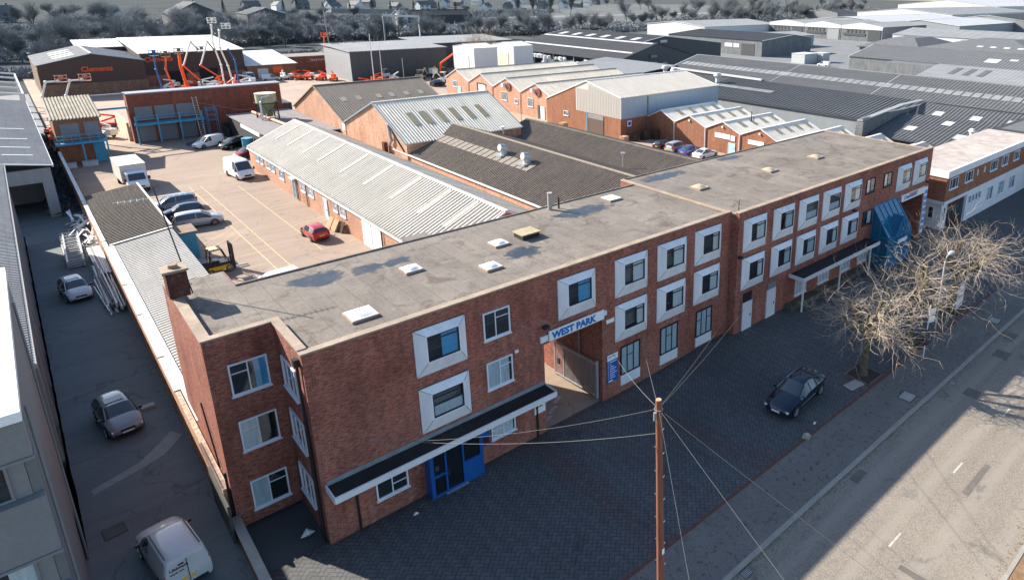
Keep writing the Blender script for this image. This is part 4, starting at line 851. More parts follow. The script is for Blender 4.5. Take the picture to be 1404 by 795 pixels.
for q in (-2.6,6.5): part(MB().tube([(xb+.09,q,0),(xb+.09,q,12.3)],.05,6),'downpipe',CLADM,t)
t=thing('corrugated_warehouse','long grey warehouse with ribbed roof edge above the alley','warehouse',(-10,45,0))
part(MB().box(-30,-8.12,10.2,57,0,7.7),'wall',plain('dark_ribbed_wall',(.12,.127,.135),.7,.15,.6,streak=(3,3,.3)),t)
m=MB(); ribs(m,(-8.05,57.2,8.0),(-8.05,10.4,8.0),(-14,10.4,9.0),(-14,57.2,9.0),.32,.07,.08); part(m,'roof',R_GPALE,t)
part(MB().box(-8.06,-7.92,10.3,57,7.72,7.95),'gutter',CLADM,t)
for i in range(9): part(MB().box(-8.1,-7.98,12+i*5,12.25+i*5,0,7.7),'pilaster',CLADM,t)
t=thing('alley_fence','low rail fence along the foot of the grey warehouse','fence',(-7.95,30,0))
for i in range(18): part(MB().box(-7.98,-7.92,9.4+i*2.7,9.46+i*2.7,-.02,1.15),'post',CLADM,t); m=MB(); m.box(-7.99,-7.91,9.4,56,1.15,1.25); m.box(-7.97,-7.93,9.4,56,.5,.56); part(m,'rail',STEEL,t); part(MB().box(-7.96,-7.90,6.5,12.2,0,1.9),'panel',plain('dark_fence_panel',(.05,.055,.06),.8,.2),t)
# open fronted shed further along
t=thing('open_grey_shed','grey clad shed with open bay and pale roof on the far left','shed',(-12,90,0))
xx0,xx1,yy0,yy1=-26,-4.7,66.2,121
m=MB(); m.box(xx0,xx1,yy0+8,yy1,0,5.6); m.box(-5.6,xx1,yy0,yy0+8,0,5.4); m.box(xx0,-10.3,yy0,yy0+8,0,5.4); m.box(-10.3,-5.6,yy0,yy0+.3,3.9,5.4); part(m,'wall',CLADG,t)
m=MB(); ribs(m,(-4.5,121.3,5.75),(-4.5,65.8,5.75),(-15,65.8,7.6),(-15,121.3,7.6),.5,.05,.1); ribs(m,(-26,65.8,5.75),(-26,121.3,5.75),(-15,121.3,7.6),(-15,65.8,7.6),.5,.05,.1); ro=part(m,'roof',R_GPALE,t)
m=MB(); m.bar((-4.5,65.75,5.7),(-15,65.75,7.6),.3,.1); m.box(-4.55,-4.4,65.8,121.3,5.5,5.72); sub(m,'fascia',CLADW,ro)
for y in (71,76,82,90): k=MB(); on_slope(k,(-4.5,121.3,5.75),(-4.5,65.8,5.75),(-15,65.8,7.6),(-15,121.3,7.6),(121.3-y)/55.5,(121.3-y)/55.5+.008,.12,.35,.07); sub(k,'rooflight',SKYLG,ro)
t=thing('shed_skeleton','bare grey steel roof frame beyond the open shed','frame',(-10,135,0)); m=MB()
for i in range(5):
    y=124+i*9; m.bar((-4.5,y,0),(-4.5,y,6.5),.35); m.bar((-4.5,y,6.5),(-16,y,8.5),.3); m.bar((-16,y,8.5),(-26,y,6.5),.3)
for x,z in ((-4.5,6.5),(-8,7.1),(-12,7.8),(-16,8.5)): m.bar((x,124,z),(x,160,z),.22)
part(m,'frame',CLADW,t)

# stacks of steel frames and pipes in the alley
rr=random.Random(11)
t=thing('pipe_stack','stack of long grey pipes and lengths lying against the brick wall','pipe stack',(-3.6,39,0))
for i in range(34):
    x=-4.15+rr.random()*1.15; z=.08+rr.random()*.75*(1-abs(x+3.6)/.9); y0=33.5+rr.random()*2.2; y1=y0+6+rr.random()*4.5
    MB().tube([(x+3.6,y0-39,z),(x+3.6+rr.uniform(-.35,.2),y1-39,z+rr.uniform(0,.3))],rr.uniform(.04,.085),6).build('pipe',rr.choice((STEEL,LWHITE,CLADM)),t)
t=thing('pipe_stack','upper bundle of square pale tubes behind the pipes','pipe stack',(-3.3,46,0))
for i in range(16): x=-.55+.14*(i%8);z=.45+.15*(i//8); MB().bar((x,-4.0+rr.random()*.4,z),(x-.1,4.3,z+.05),.12).build('tube',rr.choice((STEEL,CLADM,LWHITE)),t)
MB().box(-.7,.6,-3.4,-3.2,0,.38).box(-.7,.6,3.2,3.4,0,.38).build('bearer',TIMBER,t)
t=thing('frame_stack','grey ladder-like steel frames stacked left of the pipes','frame stack',(-5.0,52,0))
for k in range(4):
    m=MB(); z=.1+k*.2
    for x in (-.55,.55): m.bar((x,-5,z),(x+.1*k,4.8,z),.1)
    for i in range(9): m.bar((-.55,-4.7+i*1.15,z),(.55,-4.7+i*1.15,z),.09)
    m.build('frame',STEEL,t)
t=thing('scaffold_heap','heap of white frames and boards in the sun beside the wall','scaffold heap',(-3.7,57,0))
for i in range(46):
    a=rr.uniform(-.9,.9)+(PI/2 if rr.random()<.35 else 0); l=rr.uniform(1,3.0); c=V((rr.uniform(-.9,.75),rr.uniform(-5,6),.15+rr.random()*1.0)); d=V((math.sin(a)*.5,math.cos(a),rr.uniform(-.15,.3)))*l/2
    q=c+d; p=c-d; q.x=min(q.x,.75);p.x=min(p.x,.75); p.z=max(.06,p.z); q.z=max(.06,q.z); MB().bar(p,q,rr.uniform(.06,.2),.06).build('board',WPAINT,t)
t=thing('rubble','broken kerb lying beside the boundary wall','concrete block',(-4.1,18.0,0)); m=MB(); m.box(-.35,.3,-.2,.2,0,.16); m.build('block',CONC,t)
t=thing('rubble','timber offcuts by the shed corner in the alley','timber offcuts',(-4.3,72,0))
for i in range(9): a=rr.uniform(-1,1); MB().bar((rr.uniform(-.8,.8),rr.uniform(-3,3),.1),(rr.uniform(-.8,.8),rr.uniform(-3,4),.25),.15).build('offcut',TIMBER,t)

# ------------------------------------------------------------ vehicles
def mat_paint(name,c,metal=.2,rough=.22): return plain(name,c,rough,.05,1,metal=metal,local=True,coat=.6,fine=False)
WROT={}
def wheel(par,x,y,side,r=.32,w=.2):
    t=MB(); n=22
    pr=[(r-.09,-w/2),(r-.02,-w/2),(r,-w/2+.03),(r,w/2-.03),(r-.02,w/2),(r-.09,w/2)]
    vs=[];fs=[];k=len(pr)
    for i in range(n):
        a=2*PI*i/n
        for q,s in pr: vs.append((x+q*math.cos(a),y+s,r+q*math.sin(a)))
    for i in range(n):
        for j in range(k): fs.append((i*k+j,i*k+(j+1)%k,((i+1)%n)*k+(j+1)%k,((i+1)%n)*k+j))
    t.mesh(vs,fs); t.mesh([(x+(r-.09)*math.cos(2*PI*i/n),y,r+(r-.09)*math.sin(2*PI*i/n)) for i in range(n)],[tuple(range(n))])
    wo=t.build('tyre' if 0 else 'wheel',BLACK,par,smooth=30)
    rim=MB(); yy=y+side*(w/2-.01)
    for i in range(6):
        a=2*PI*i/6; rim.bar((x,yy,r),(x+(r-.10)*math.cos(a),yy,r+(r-.10)*math.sin(a)),.07,.03)
    vs=[];n=20
    for q in (r-.12,r-.085): vs+=[(x+q*math.cos(2*PI*i/n),yy,r+q*math.sin(2*PI*i/n)) for i in range(n)]
    rim.mesh(vs,[(i,(i+1)%n,n+(i+1)%n,n+i) for i in range(n)])
    rim.mesh([(x+.06*math.cos(2*PI*i/10),yy+side*.012,r+.06*math.sin(2*PI*i/10)) for i in range(10)],[tuple(range(10))])
    rim.build('rim',STEEL,wo)
PROF={ # x, w, zb, belt, top, wtop (front to rear) ; glass ranges
'sedan':(4.77,1.82,[(0,.60,.32,.52,.58,.55),(.06,.76,.25,.58,.66,.66),(.22,.90,.22,.66,.76,.76),(.55,.965,.2,.70,.84,.80),(1.05,.99,.2,.80,.93,.80),(1.42,1,.2,.87,.98,.78),(1.85,1,.2,.90,1.24,.68),(2.2,1,.2,.92,1.41,.615),(2.65,1,.2,.94,1.465,.61),(3.05,1,.2,.95,1.455,.61),(3.4,1,.2,.955,1.39,.61),(3.8,1,.2,.96,1.22,.66),(4.18,.99,.2,.965,1.07,.72),(4.45,.96,.22,.95,1.04,.74),(4.66,.90,.27,.9,.98,.74),(4.77,.78,.34,.62,.72,.62)],(5,7),(10,12),(5,12)),
'hatch':(3.9,1.66,[(0,.60,.32,.50,.58,.55),(.08,.82,.25,.58,.68,.68),(.3,.94,.22,.68,.80,.78),(.75,.99,.2,.80,.93,.80),(1.02,1,.2,.87,.98,.80),(1.35,1,.2,.90,1.20,.72),(1.7,1,.2,.92,1.39,.66),(2.2,1,.2,.94,1.44,.66),(2.8,1,.2,.96,1.43,.65),(3.3,1,.2,.97,1.38,.64),(3.5,.99,.2,.98,1.32,.64),(3.74,.97,.22,.97,1.06,.74),(3.86,.93,.28,.8,.92,.74),(3.9,.84,.34,.55,.66,.66)],(4,6),(10,11),(4,10)),
'estate':(4.4,1.76,[(0,.60,.32,.52,.60,.55),(.08,.82,.25,.60,.70,.68),(.3,.94,.22,.72,.85,.78),(.75,.99,.2,.85,.99,.80),(1.05,1,.2,.93,1.05,.80),(1.45,1,.2,.96,1.34,.72),(1.85,1,.2,.98,1.56,.68),(2.4,1,.2,1.0,1.62,.68),(3.2,1,.2,1.02,1.62,.68),(3.95,1,.2,1.03,1.57,.67),(4.1,.99,.2,1.03,1.5,.67),(4.28,.97,.22,1.02,1.12,.78),(4.37,.93,.28,.85,.96,.76),(4.4,.84,.34,.55,.66,.66)],(4,6),(10,11),(4,10)),
'van':(5.3,2.0,[(0,.66,.32,.60,.70,.60),(.08,.86,.25,.75,.86,.72),(.25,.95,.22,.95,1.08,.80),(.62,1,.22,1.12,1.24,.86),(.85,1,.22,1.18,1.42,.86),(1.2,1,.22,1.22,1.85,.82),(1.5,1,.22,1.25,2.18,.80),(1.85,1,.22,1.28,2.34,.82),(2.1,1,.22,1.28,2.38,.84),(5.15,1,.25,1.28,2.36,.84),(5.26,.99,.3,1.25,2.3,.82),(5.3,.96,.34,1.2,2.2,.8)],(3,6),None,(3,8)),
'smallvan':(4.3,1.72,[(0,.62,.32,.55,.62,.58),(.08,.84,.25,.62,.74,.70),(.28,.95,.22,.74,.88,.78),(.8,.99,.2,.88,1.03,.82),(1.1,1,.2,.96,1.12,.82),(1.45,1,.2,1.0,1.42,.76),(1.75,1,.2,1.02,1.64,.74),(2.05,1,.2,1.03,1.74,.78),(2.25,1,.2,1.03,1.80,.80),(4.15,1,.22,1.03,1.80,.80),(4.26,.99,.26,1.0,1.76,.78),(4.3,.96,.3,.9,1.6,.78)],(4,6),None,(4,8)),
}
def vehicle(name,label,cat,loc,rot,paint,kind,group=None,wx=(.85,.82),plate=PLY,bumper=None,rearwin=True,chrome=False,sx=1.0,rack=False,sunroof=False,glass=None):
    L,W,st,ws,rw,sg=PROF[kind]; L*=1; t=thing(name,label,cat,loc,rot,group); h=W/2; gl=glass or CARG
    rings=[]
    for (x,w_,zb,bl,tp,wt) in st:
        X_=(L/2-x); a=h*w_; b=h*wt; e=.035 if tp-bl>.25 else .02
        pts=[(a*.90,zb),(a*.985,zb+.10),(a,(zb+bl)/2+.02),(a*.985,bl),(b+ (a-b)*.10,tp-e-.03),(b*.86,tp),(b*.45,tp+.018),(0,tp+.024)]
        rings.append([V((X_,y,z)) for y,z in pts]+[V((X_,-y,z)) for y,z in pts[-2::-1]])
    n=len(rings[0]); B=MB();Wn=MB();Rn=MB();Sd=MB()
    flat=[p for r in rings for p in r]
    def q(i,j): return (i*n+j,(i+1)*n+j,(i+1)*n+j+1,i*n+j+1)
    fb=[];fw_=[];fr=[];fs_=[]
    for i in range(len(rings)-1):
        for j in range(n-1):
            jj=min(j,n-2-j)
            if ws[0]<=i<ws[1] and jj>=4: fw_.append(q(i,j))
            elif rw and rearwin and rw[0]<=i<rw[1] and jj>=4: fr.append(q(i,j))
            elif sg[0]<=i<sg[1] and jj==3 : fs_.append(q(i,j))
            else: fb.append(q(i,j))
    fb.append(tuple(range(n))[::-1]); k=(len(rings)-1)*n; fb.append(tuple(range(k,k+n)))
    fb+= [(i*n,i*n+n-1,(i+1)*n+n-1,(i+1)*n) for i in range(len(rings)-1)]
    B.mesh(flat,fb); bo=B.build('body',paint,t,smooth=38)
    for nm,ff in (('windscreen',fw_),('rear_window',fr),('side_window',fs_)):
        if ff:
            if nm=='side_window':
                for s in (0,1):
                    sel=[f for f in ff if (flat[f[0]].y>0)==(s==0)]; M_=MB(); M_.mesh(flat,sel); M_.build(nm,gl,t,smooth=40)
            else: M_=MB(); M_.mesh(flat,ff); M_.build(nm,gl,t,smooth=40)
    # pillars over the glass
    pl=MB(); 
    def pt(i,j,s,o=.008): v=rings[i][j if s>0 else n-1-j].copy(); v.y+=s*o; v.z+=.004; return v
    mid=[i for i in range(sg[0]+2,sg[1]-1) ]
    for s in (1,-1):
        for i in range(ws[0],ws[1]): pl.bar(pt(i,4,s),pt(i+1,4,s),.055)
        if rw and rearwin:
            for i in range(rw[0],rw[1]): pl.bar(pt(i,4,s),pt(i+1,4,s),.07)
        for i in mid[1::2][:2]: pl.bar(pt(i,3,s),pt(i,4,s),.05)
        if chrome:
            c=MB()
            for i in range(sg[0],sg[1]): c.bar(pt(i,3,s,.012),pt(i+1,3,s,.012),.03); c.bar(pt(i,4,s,.012),pt(i+1,4,s,.012),.025)
            c.bar((L/2-1.5,s*h*1.0,.42),(L/2-3.3,s*h*1.0,.42),.02); c.build('chrome_trim',CHROME,t)
    pl.build('pillar',paint,t)
    zf=st[1][3]; a=h*st[1][1]
    for s in (1,-1):
        x0=L/2-st[1][0]; x1=L/2-st[2][0]-.04
        hl=MB(); z0=st[1][3]-.08; y0=s*h*st[1][1]; y1=s*h*st[2][1]
        hl.poly([(x0+.015,s*h*.52,z0-.02),(x0+.015,y0*.96,z0-.02),(x1+.02,y1*1.006,z0+.02),(x1+.01,y1*.985,z0+.17),(x0-.02,s*h*.60,z0+.13)] if s>0 else [(x0-.02,s*h*.60,z0+.13),(x1+.01,y1*.985,z0+.17),(x1+.02,y1*1.006,z0+.02),(x0+.015,y0*.96,z0-.02),(x0+.015,s*h*.52,z0-.02)])
        hl.obox((x0-.09,min(s*h*.60,s*h*.86),z0),(.10,0,0),(0,h*.26,0),(0,0,.11)); hl.build('headlight',LAMP,t)
        tl=MB(); zr=st[-3][3]-.28; tl.obox((-L/2+.005,min(s*h*.68,s*h*.93),zr),(.10,0,0),(0,h*.25,0),(0,0,.16 if kind not in('van','smallvan','estate') else .45)); tl.build('tail_light',TAIL,t)
        mi=MB(); xm=L/2-st[ws[0]][0]-.12; mi.obox((xm-.16,min(s*(h+.02),s*(h+.18)),st[ws[0]][3]+.02),(.14,0,0),(0,.17,0),(0,0,.13 if kind!='van' else .32)); mi.build('wing_mirror',BLKM if kind in('van','smallvan') or chrome is False else paint,t)
    g=MB(); g.box(L/2-.02,L/2+.02,-h*.40,h*.40,.50,.62 if kind!='van' else .72); g.build('grille',CHROME if chrome else BLKM,t)
    MB().box(L/2-.02,L/2+.035,-.26,.26,.40,.50).build('number_plate',PLW,t); MB().box(-L/2-.03,-L/2+.02,-.26,.26,.62,.73).build('number_plate',plate,t)
    bu=MB(); bu.box(L/2-.12,L/2+.012,-h*.74,h*.74,.28,.40); bu.box(-L/2-.01,-L/2+.12,-h*.76,h*.76,.30,.42); bu.build('bumper_strip',bumper or BLKM,t)
    f,r=wx; r0=.32 if kind!='van' else .35
    for x in (L/2-f,-L/2+r):
        for s in (1,-1):
            arch=MB(); cy=s*(h*1.0+.004); nn=18; R0=r0+.055
            arch.mesh([(x+R0*math.cos(PI*i/nn),cy,r0+R0*math.sin(PI*i/nn)) for i in range(nn+1)]+[(x-R0,cy,.2),(x+R0,cy,.2)],[tuple(range(nn+1))+(nn+1,nn+2)]); arch.build('wheel_arch',BLACK,t)
            wheel(t,x,s*(h-.075),s,r0,.2)
    if sunroof: MB().box(L/2-2.55,L/2-1.95,-.42,.42,st[7][4]+.025,st[7][4]+.032).build('sunroof',gl,t)
    return t
P_NAVY=mat_paint('dark_navy_paint',(.008,.018,.035),.3,.15); P_RED=mat_paint('red_paint',(.42,.012,.012),.1); P_SILV=mat_paint('silver_paint',(.45,.47,.50),.4,.3); P_BLK=mat_paint('black_paint',(.012,.013,.016),.2)
P_WHT=mat_paint('white_van_paint',(.78,.79,.80),0,.3); P_GRY=mat_paint('mid_grey_paint',(.22,.24,.26),.2,.3); P_LGR=mat_paint('light_grey_paint',(.50,.53,.56),.1,.3); P_BLU=mat_paint('blue_paint',(.05,.08,.33),.3); P_SB=mat_paint('silver_blue_paint',(.30,.38,.46),.4,.3); P_DRED=mat_paint('dark_red_paint',(.28,.015,.02),.1); P_DB=mat_paint('dark_blue_paint',(.015,.03,.07),.3)
P_VW=mat_paint('soft_white_paint',(.52,.53,.54),0,.4)
vehicle('parked_car','glossy dark navy saloon with chrome trim parked on the block paving','car',(24.75,-7.95,gz(24.7,-7.9)),PI+.09,P_NAVY,'sedan',chrome=True,plate=PLW)
vehicle('parked_car','red hatchback parked in the tan yard beside the long workshop','car',(13.0,41.2,0),PI/2+.04,P_RED,'hatch')
vehicle('parked_car','silver hatchback nearest the blue kiosk, front car of three in the yard','car',(5.35,52.9,0),-.10,P_SILV,'estate',group='cars parked by the mossy shed'); 
vehicle('parked_car','dark blue car between two silver ones in the yard','car',(4.75,57.3,0),PI-.02,P_DB,'hatch',group='cars parked by the mossy shed')
vehicle('parked_car','silver blue car, furthest of three beside the mossy shed','car',(4.55,61.0,0),PI-.04,P_SB,'estate',group='cars parked by the mossy shed')
vehicle('parked_van','white panel van with dark windscreen beside the long workshop','van',(13.6,71.2,0),-PI/2+.12,P_WHT,'van',wx=(1.0,1.1))
vehicle('parked_van','small white van at the far end of the yard under the red wall','van',(14.6,93.6,0),PI+.42,P_WHT,'smallvan')
vehicle('parked_car','large black people carrier beside the small white van','car',(17.4,90.6,0),PI+.55,P_BLK,'estate')
vehicle('parked_car','dark red car half hidden behind the corner of the long workshop','car',(17.2,82.4,0),PI+.5,P_DRED,'hatch')
vehicle('parked_van','white van partly hidden behind the office roof edge','van',(5.9,29.7,0),PI+.10,P_WHT,'smallvan')
vehicle('parked_car','light grey hatchback parked in the alley beside the stacked frames','car',(-5.62,40.1,0),-PI/2+.12,P_LGR,'hatch',sunroof=True)
vehicle('parked_car','mid grey car with dark sunroof parked alone in the alley','car',(-5.55,17.3,0),-PI/2+.12,P_GRY,'hatch',sunroof=True)
wv=vehicle('parked_van','white van with lettered rear doors at the bottom of the alley','van',(-5.25,3.7,0),PI/2+.12,P_VW,'smallvan')
text('van_lettering','Ultimate',.19,(-2.17,.62,1.28),MY,(0.1,0,1),LETK,wv,.002,.004,False); text('van_lettering','carpet care',.11,(-2.17,.62,1.12),MY,(.1,0,1),LETK,wv,.002,.002,False)
MB().box(-2.19,-2.165,-.02,.0,.5,1.6).build('door_gap',BLKM,wv); MB().box(-2.2,-2.165,.1,.3,1.45,1.5).build('handle',BLKM,wv)
for s in (1,-1): MB().bar((-1.9,s*.62,1.83),(.1,s*.62,1.80),.035).build('roof_rail',BLKM,wv)
vehicle('parked_car','black car with its boot to the lane, furthest left of four in a row','car',(67.3,45.9,0),.15,P_BLK,'hatch',group='cars parked below the bright roofs')
vehicle('parked_car','silver hatchback second from the left of four in a row','car',(67.7,43.3,0),.12,P_SILV,'estate',group='cars parked below the bright roofs')
vehicle('parked_car','bright blue car third from the left of four in a row','car',(67.8,40.4,0),.12,P_BLU,'sedan',group='cars parked below the bright roofs')
vehicle('parked_car','white saloon at the right end of four in a row','car',(67.7,37.4,0),.1,P_WHT,'sedan',group='cars parked below the bright roofs')
# box truck
t=thing('box_truck','white box truck with pale box body facing the camera beside the mossy roof','truck',(2.75,75,0),-PI/2+.03)
MB().box(-4.2,1.9,-1.28,1.28,.95,3.05).build('cargo_box',plain('cream_box_body',(.62,.60,.56),.6,.08,1,local=True),t); MB().box(-4.25,1.95,-1.32,1.32,3.05,3.12).build('box_roof',plain('box_roof_sheet',(.50,.49,.47),.7,.1,1,local=True),t)
cb=MB(); pf=[(1.95,.5),(4.25,.5),(4.35,.8),(4.3,1.15),(3.75,1.45),(3.15,2.25),(2.9,2.35),(1.95,2.4)]; h=1.0
cb.mesh([(x,-h,z) for x,z in pf]+[(x,h,z) for x,z in pf],[tuple(range(8)),tuple(range(8,16))[::-1]]+[(i,i+8,(i+1)%8+8,(i+1)%8) for i in range(8)]); cb.build('cab',P_WHT,t,bevel=0)
m=MB(); m.mesh([(3.73,-.85,1.50),(3.73,.85,1.50),(3.2,.8,2.22),(3.2,-.8,2.22)],[(0,1,2,3)]); 
for v in range(4): m.v[v]=(m.v[v][0]+.03,m.v[v][1],m.v[v][2]+.02)
m.build('windscreen',CARG,t)
for s in(1,-1):
    m=MB(); m.poly([(2.2,s*1.006,1.45),(3.6,s*1.006,1.45),(3.1,s*1.006,2.15),(2.2,s*1.006,2.2)]); m.build('side_window',CARG,t); MB().box(4.28,4.37,s*.6-.18,s*.6+.18,.85,1.05).build('headlight',LAMP,t); MB().box(3.55,3.7,min(s*1.05,s*1.3),max(s*1.05,s*1.3),1.45,1.85).build('wing_mirror',BLKM,t)
    wheel(t,3.4,s*.92,s,.36,.22); wheel(t,-2.6,s*1.05,s,.36,.3)
MB().box(4.26,4.38,-.5,.5,.75,.9).build('grille',BLKM,t); MB().box(4.2,4.4,-.95,.95,.42,.6).build('bumper',BLKM,t); MB().box(-4.1,3.9,-.5,.5,.45,.9).build('chassis',BLKM,t); MB().box(4.38,4.41,-.26,.26,.5,.6).build('number_plate',PLW,t)
# forklift
t=thing('forklift','yellow and black forklift truck facing the parking bays by the shed','forklift',(4.15,37.9,0),.03); 
MB().box(-1.1,.55,-.62,.62,.32,.68).build('chassis',YEL,t); MB().box(-.7,.5,-.55,.55,.682,.95).build('deck',BLKM,t); MB().box(-1.5,-.75,-.6,.6,.4,1.25).build('counterweight',BLKM,t); MB().box(-.75,-.2,-.35,.35,.95,1.15).box(-.85,-.72,-.33,.33,1.15,1.65).build('seat',BLKM,t)
m=MB()
for s in (1,-1): m.bar((-.95,s*.52,1.2),(-.8,s*.52,2.15),.08); m.bar((.5,s*.52,.95),(.1,s*.52,2.15),.08); m.bar((-.85,s*.52,2.15),(.15,s*.52,2.15),.08)
for i in range(6): m.bar((-.8+i*.18,-.5,2.16),(-.8+i*.18,.5,2.16),.035)
m.build('overhead_guard',BLKM,t); MB().box(-.85,-.15,-.35,.45,2.20,2.23).build('roof_sheet',plain('cream_sheet',(.70,.60,.28),.6,.1,local=True),t)
MB().tube([(-.9,-.45,2.2),(-.9,-.45,2.4)],.08,8).build('beacon',LETO,t)
m=MB()
for s in (1,-1): m.bar((.85,s*.32,.1),(.85,s*.32,2.5),.14,.12); m.bar((.98,s*.2,.1),(.98,s*.2,2.3),.09)
for z in (.4,1.2,2.4): m.bar((.87,-.38,z),(.87,.38,z),.1)
m.build('mast',BLKM,t)
for s in(1,-1): MB().bar((1.05,s*.25,.08),(2.05,s*.25,.06),.12,.05).build('fork',STEEL,t)
for x,r in ((.5,.33),(-.95,.26)):
    for s in (1,-1): wheel(t,x,s*.55,s,r,.2)
MB().bar((.35,0,.95),(.2,0,1.45),.04).build('steering_column',BLKM,t)
# pallets
def pallet(x,y,z,a,label,mat=WOOD,lean=0,n=1,cat='pallet',group=None):
    t=thing('pallet',label,cat,(x,y,z),a,group); m=MB()
    Q=Matrix.Rotation(lean,3,'Y')
    for k in range(n):
        o=k*.15; bs=[]
        for i in range(7): bs.append((-.6,-.5+i*.155,.10+o,1.2,.1,.022))
        for i in range(3): bs.append((-.6,-.5+i*.45,.022+o,1.2,.1,.078)); bs.append((-.6+i*.55,-.5,0+o,.1,1.03,.022))
        for (a0,b0,c0,d0,e0,f0) in bs: m.obox(Q@V((a0,b0,c0)),Q@V((d0,0,0)),Q@V((0,e0,0)),Q@V((0,0,f0)))
    m.build('board',mat,t); return t
for i,y in enumerate((42.9,41.7)): pallet(15.15+i*.1,y,.55,0,'pale pallet propped against the workshop wall, '+('further of two' if i==0 else 'nearer of two'),lean=R(-62),group='pallets leaning on the workshop wall')
pallet(15.5,40.9,.5,.15,'darker pallet leaning behind the pale ones',WOODD,lean=R(-70),group='pallets leaning on the workshop wall')
for x,y,n,l,mt in ((64.6,52.3,9,'stack of pale pallets at the corner of the tall unit',WOOD),(62.9,66.3,12,'stack of pallets against the gable left of the loading door',WOOD),(67.5,53.0,8,'dark pallet stack in the shade behind the pale one',WOODD),(69.5,52.6,10,'dark pallet stack against the side of the tall unit',WOODD),(71.2,51.8,11,'dark pallet stack beside the drainpipe corner',WOODD)):
    pallet(x,y,0,.1,l,mt,n=n); q=pallet

# ------------------------------------------------------------ loading bays and hire yard behind the red wall
t=thing('loading_bay_building','small brick loading building with old corrugated roof and blue steel platform','building',(-.4,98,0))
part(MB().box(-2.78,2.2,93.2,103.3,0,6.15),'wall',REDR,t); m=MB(); ribs(m,(-3.1,92.8,6.35),(2.45,92.8,6.35),(2.45,103.6,8.1),(-3.1,103.6,8.1),.36,.11,.08); part(m,'roof',plain('old_corrugated_sheet',(.30,.27,.21),.85,.45,1.5,streak=(1,.3,1)),t)
for a,b in ((-2.2,-.2),(.35,2.0)): part(MB().box(a,b,93.1,93.197,3.7,5.7),'shutter',SHUT,t)
part(MB().box(.9,2.15,93.05,93.197,.02,2.7),'side_door',SKYB,t)
m=MB(); m.box(-3.1,2.4,91.5,93.0,3.0,3.25); pf_=part(m,'platform',SKYB,t); m=MB()
for z in (3.75,4.3): m.bar((-3.1,91.55,z),(2.4,91.55,z),.07)
for x in (-3.05,-2.2,-1.3,-.4,.6,1.6,2.35): m.bar((x,91.55,3.2),(x,91.55,4.3),.07)
sub(m,'railing',SKYB,pf_)
for x in (-.3,2.35): part(MB().box(x-.09,x+.09,91.45,91.63,0,4.3 if x>0 else 3.0),'post',SKYB,t)
for x in (-2.3,.0): tt=thing('trough','weathered white trough against the loading building, '+('left one' if x<-1 else 'right one'),'trough',(x,91,0)); MB().box(-.85,.85,-.4,.4,0,.7).build('trough',plain('mottled_white',(.42,.43,.44),.8,.45,2,local=True),tt)
t=thing('red_yard_building','long plain red brick building with grey roller shutters and blue platform','building',(17,106,0))
part(MB().box(6.7,28.6,103.5,106,0,7.65),'wall',YARDB,t); part(MB().box(6.6,28.8,103.35,106.1,7.652,7.85).box(2.4,6.598,103.4,103.7,7.80,8.0),'coping',plain('purple_grey_coping',(.25,.25,.30),.7,.1),t)
for a,b in ((7.4,9.7),(10.0,12.6),(12.9,15.3)): part(MB().box(a,b,103.40,103.497,3.5,5.65),'shutter',SHUT,t); part(MB().box(a+.1,b-.1,103.40,103.497,.1,2.9),'lower_shutter',SHUT,t)
pf_=part(MB().box(7.0,16.2,101.6,103.35,2.95,3.25),'platform',SKYB,t); m=MB()
for z in (3.9,4.4): m.bar((7.0,101.65,z),(16.0,101.65,z),.06)
sub(m,'railing',SKYB,pf_)
for x in (7.1,9.9,12.8,15.9): part(MB().box(x-.1,x+.1,101.5,101.7,0,4.5),'post',SKYB,t)
part(MB().box(2.45,6.65,103.35,103.5,5.6,5.9),'blue_beam',SKYB,t); part(MB().box(6.3,6.6,106,119,0,3.0),'yard_wall',plain('cream_wall',(.55,.45,.33),.8,.2,1),t)
part(MB().tube([(16,103.4,5.5),(22,103.4,3.6),(27.5,103.4,4.0)],.05,5),'cable',plain('pink_cable',(.5,.2,.15),.7,.1),t)
t=thing('lean_ladder','pale metal ladder rising beside the blue platform','ladder',(15.5,102.3,0)); m=MB()
for x in (-.3,.3): m.bar((x,-1.5,0),(x,.9,6.6),.08)
for i in range(17): m.bar((-.3,-1.5+i*.14,.3+i*.38),(.3,-1.5+i*.14,.3+i*.38),.05)
m.build('ladder',plain('cream_steel',(.55,.52,.42),.6,.1,local=True),t)
t=thing('steel_cage','small pale blue steel cage platform beside the ladder','cage',(17.3,102,0)); m=MB()
for x in (-.7,.7):
    for y in (-.7,.7): m.bar((x,y,0),(x,y,4.8),.08)
for z in (2.8,3.6,4.4,4.8):
    for s in (-.7,.7): m.bar((-.7,s,z),(.7,s,z),.06); m.bar((s,-.7,z),(s,.7,z),.06)
m.build('cage',SKYB,t)
rr=random.Random(5)
t=thing('bag_pile','heap of white sacks in the open store corner','sacks',(21.5,100.5,0))
for i in range(9): 
    x,y=rr.uniform(-1.6,1.3),rr.uniform(-1,1); MB().tube([(x-.4,y,.45),(x,y+.1,.75),(x+.4,y,.5)],[.25,.45,.2],7).build('sack',WPAINT,t,smooth=True)
t=thing('sand_bay','dark timber bay holding a mound of brown material','storage bay',(21.5,98.6,0)); MB().box(-3.0,3,2.7,2.9,0,2.1).box(-3.0,-2.8,-1,2.698,0,1.6).build('panel',plain('black_boards',(.03,.03,.032),.85,.2,local=True),t); m=MB().tube([(1.2,-.6,0),(1.2,-.6,1.3)],[2.0,.3],12); m.build('mound',plain('brown_grit',(.22,.12,.03),.9,.35,4,local=True),t,smooth=True)
t=thing('tarpaulin','dark blue wet patch of sheeting on the yard floor','tarpaulin',(15,97.5,.02),.1); m=MB(); rr=random.Random(2)
